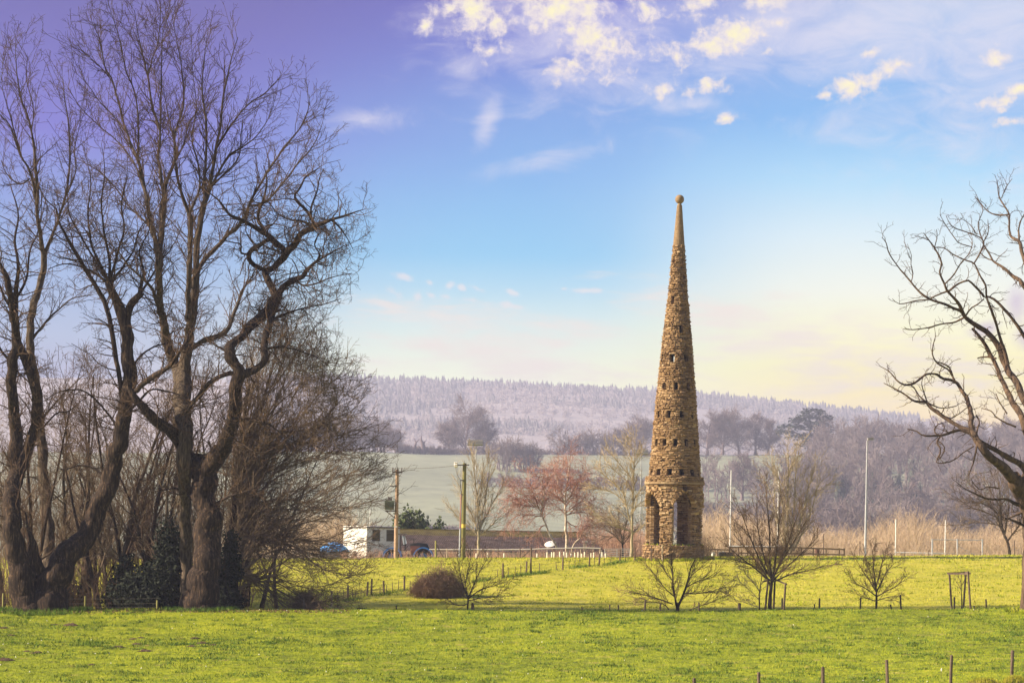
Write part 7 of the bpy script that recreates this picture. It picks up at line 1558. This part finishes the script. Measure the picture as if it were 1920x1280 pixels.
# yard fence, rail and plastic tree tubes in front of the barn
def yard():
    Y = 183.0
    root = empty('yard_fence', tuple(at(812, 1046, Y)), 'yard fence with a long pale top rail in front of the barn', 'fence'); o = np.array(root.location)
    def q(px, py, Yy=Y): return at(px, py, Yy)-o
    for x, t, w, mm in ((817, 1013, .14, post_new), (838, 1028, .07, post_pale), (858, 1030, .06, post_grey), (882, 1028, .08, post_grey), (905, 1027, .07, post_grey), (934, 1028, .07, post_grey), (975, 1027, .09, post_grey), (996, 1026, .16, post_grey), (1038, 1028, .09, post_grey), (1062, 1028, .07, post_grey), (1089, 1029, .07, post_pale), (1097, 1029, .06, post_grey), (1125, 1029, .08, post_pale)):
        b = MB(); b.rod(q(x, 1050), q(x, t), w/2*1.1, w/2, 8); b.build('post', mm, root)
    for x0, y0, x1, y1 in ((818, 1020, 832, 1046), (995, 1030, 976, 1048)):
        b = MB(); b.bar(q(x0, y0), q(x1, y1), 0.07, 0.07); b.build('brace', post_grey, root)
    b = MB(); b.path([q(805, 1029.5, 184), q(870, 1029.5, 184), q(940, 1030, 184), (q(998, 1029, 184)), q(1040, 1027.5, 184), q(1090, 1026.5, 184), q(1126, 1027.5, 184)], 0.045, 6); b.build('rail', mat('pale_rail', (0.62, 0.55, 0.45), (0.72, 0.65, 0.55), 3, 0.7), root)
    for y_ in (1033.5, 1038): b = MB(); b.path([q(817, y_), q(900, y_), q(996, y_), q(1089, y_), q(1190, y_)], 0.008, 4); b.build('wire', wire_m, root)
    # thin grey field posts further back
    for x, t in ((817, 1013), (774, 1013)): pass
    tb = MB(); me = None; rng = np.random.default_rng(9); xs = list(np.linspace(1027, 1135, 16)+rng.normal(size=16)*1.5)+[862, 893, 914, 945, 1007]
    mt = mat('tree_tube', (0.72, 0.64, 0.50), (0.80, 0.74, 0.62), 2, 0.6)
    for i, x in enumerate(xs):
        c = at(x, 1046, 181.0+rng.random()*2); h = 0.22+0.14*rng.random()+0.1
        if me is None: tb.lathe((0, 0, 0), [(0.055, -0.1), (0.055, 0.38), (0.045, 0.38), (0.045, 0.1)], 8); ob = tb.build('tree_tube', mt); me = ob.data
        else: ob = bpy.data.objects.new('tree_tube', me); COL.objects.link(ob)
        ob.location = tuple(c); ob.scale = (1, 1, h/0.33)
        tag(ob, 'short pale plastic tree tube in the row below the barn' if x > 1020 else 'stray pale plastic tree tube among weeds left of the row', 'tree tube', 'pale plastic tree tubes in front of the barn')
    g = empty('metal_gate', tuple(at(1132, 1046, 182.0)), 'galvanised five-bar gate between the barn and the tall pale tree', 'gate'); o2 = np.array(g.location)
    for y_ in (1028.5, 1031.5, 1034.5, 1038, 1042): b = MB(); b.rod(at(1134, y_, 182)-o2, at(1181, y_, 182)-o2, 0.022, n=7); b.build('bar', m_galv, g)
    for x in (1134, 1157, 1181): b = MB(); b.rod(at(x, 1044, 182)-o2, at(x, 1028, 182)-o2, 0.025, n=7); b.build('upright', m_galv, g)
    g = empty('lattice_stand', tuple(at(1129, 1046, 184.0)), 'small white A-shaped stand at the end of the yard rail', 'stand'); o3 = np.array(g.location)
    b = MB(); b.bar(at(1131, 1044, 184)-o3, at(1127, 1031, 184)-o3, 0.05, 0.05); b.build('leg', m_white, g); b = MB(); b.bar(at(1126, 1044, 184)-o3, at(1128, 1031, 184)-o3, 0.05, 0.05); b.build('leg', m_white, g)
    b = MB(); b.bar(at(1125, 1040, 184)-o3, at(1131, 1040, 184)-o3, 0.04, 0.04); b.build('crosspiece', m_white, g)
    t = empty('bench', tuple(at(1077, 1044, 186.0)), 'yellowish plank bench behind the yard rail near the barn', 'bench'); b = MB(); b.box((0, 0, 0.38), (0.75, 0.3, 0.06)); b.build('seat', post_pale, t)
    for x in (-0.3, 0.3): b = MB(); b.box((x, 0, 0.14), (0.06, 0.26, 0.42)); b.build('leg', post_pale, t)
    # wire fence at the far edge of the right-hand pasture
    f = empty('wire_fence', tuple(at(1560, 1045, 186.0)), 'thin dark posts at the far edge of the right pasture by the playing field', 'fence'); o4 = np.array(f.location)
    for x, t_ in ((1544, 1000), (1612, 1013), (1741, 1031), (1838, 1032), (1902, 1012)):
        b = MB(); b.rod(at(x, 1050, 186)-o4, at(x+0.5, t_, 186)-o4, 0.035, 0.03, 7); b.build('post', post_grey if t_ > 1020 else iron, f)
    # fence in front of the plinth
    f = empty('wire_fence', tuple(at(1221, 1049, 155.0)), 'posts and iron stakes standing in front of the tower plinth', 'fence'); o5 = np.array(f.location)
    for x, y0, y1, r, mm in ((1242, 1048, 1021, .05, post_pale), (1221.5, 1048, 1022, .045, post_grey), (1219, 1047, 1035, .02, iron), (1228, 1047, 1023, .02, post_pale), (1211, 1046, 1032, .02, iron)):
        b = MB(); b.rod(at(x, y0+3, 155)-o5, at(x, y1, 155)-o5, r, r*0.95, 8); b.build('post', mm, f)
yard()
def brown_bits():
    # upturned root plate / brush pile behind the guarded tree
    mound_bush('brush_pile', 'dark brush pile against the rail fence behind the guarded tree', 1461, 173.0, 0.55, 0.4, 0.85, 200, twig_brown, 31)
brown_bits()
print('TRIS', TRI[0])
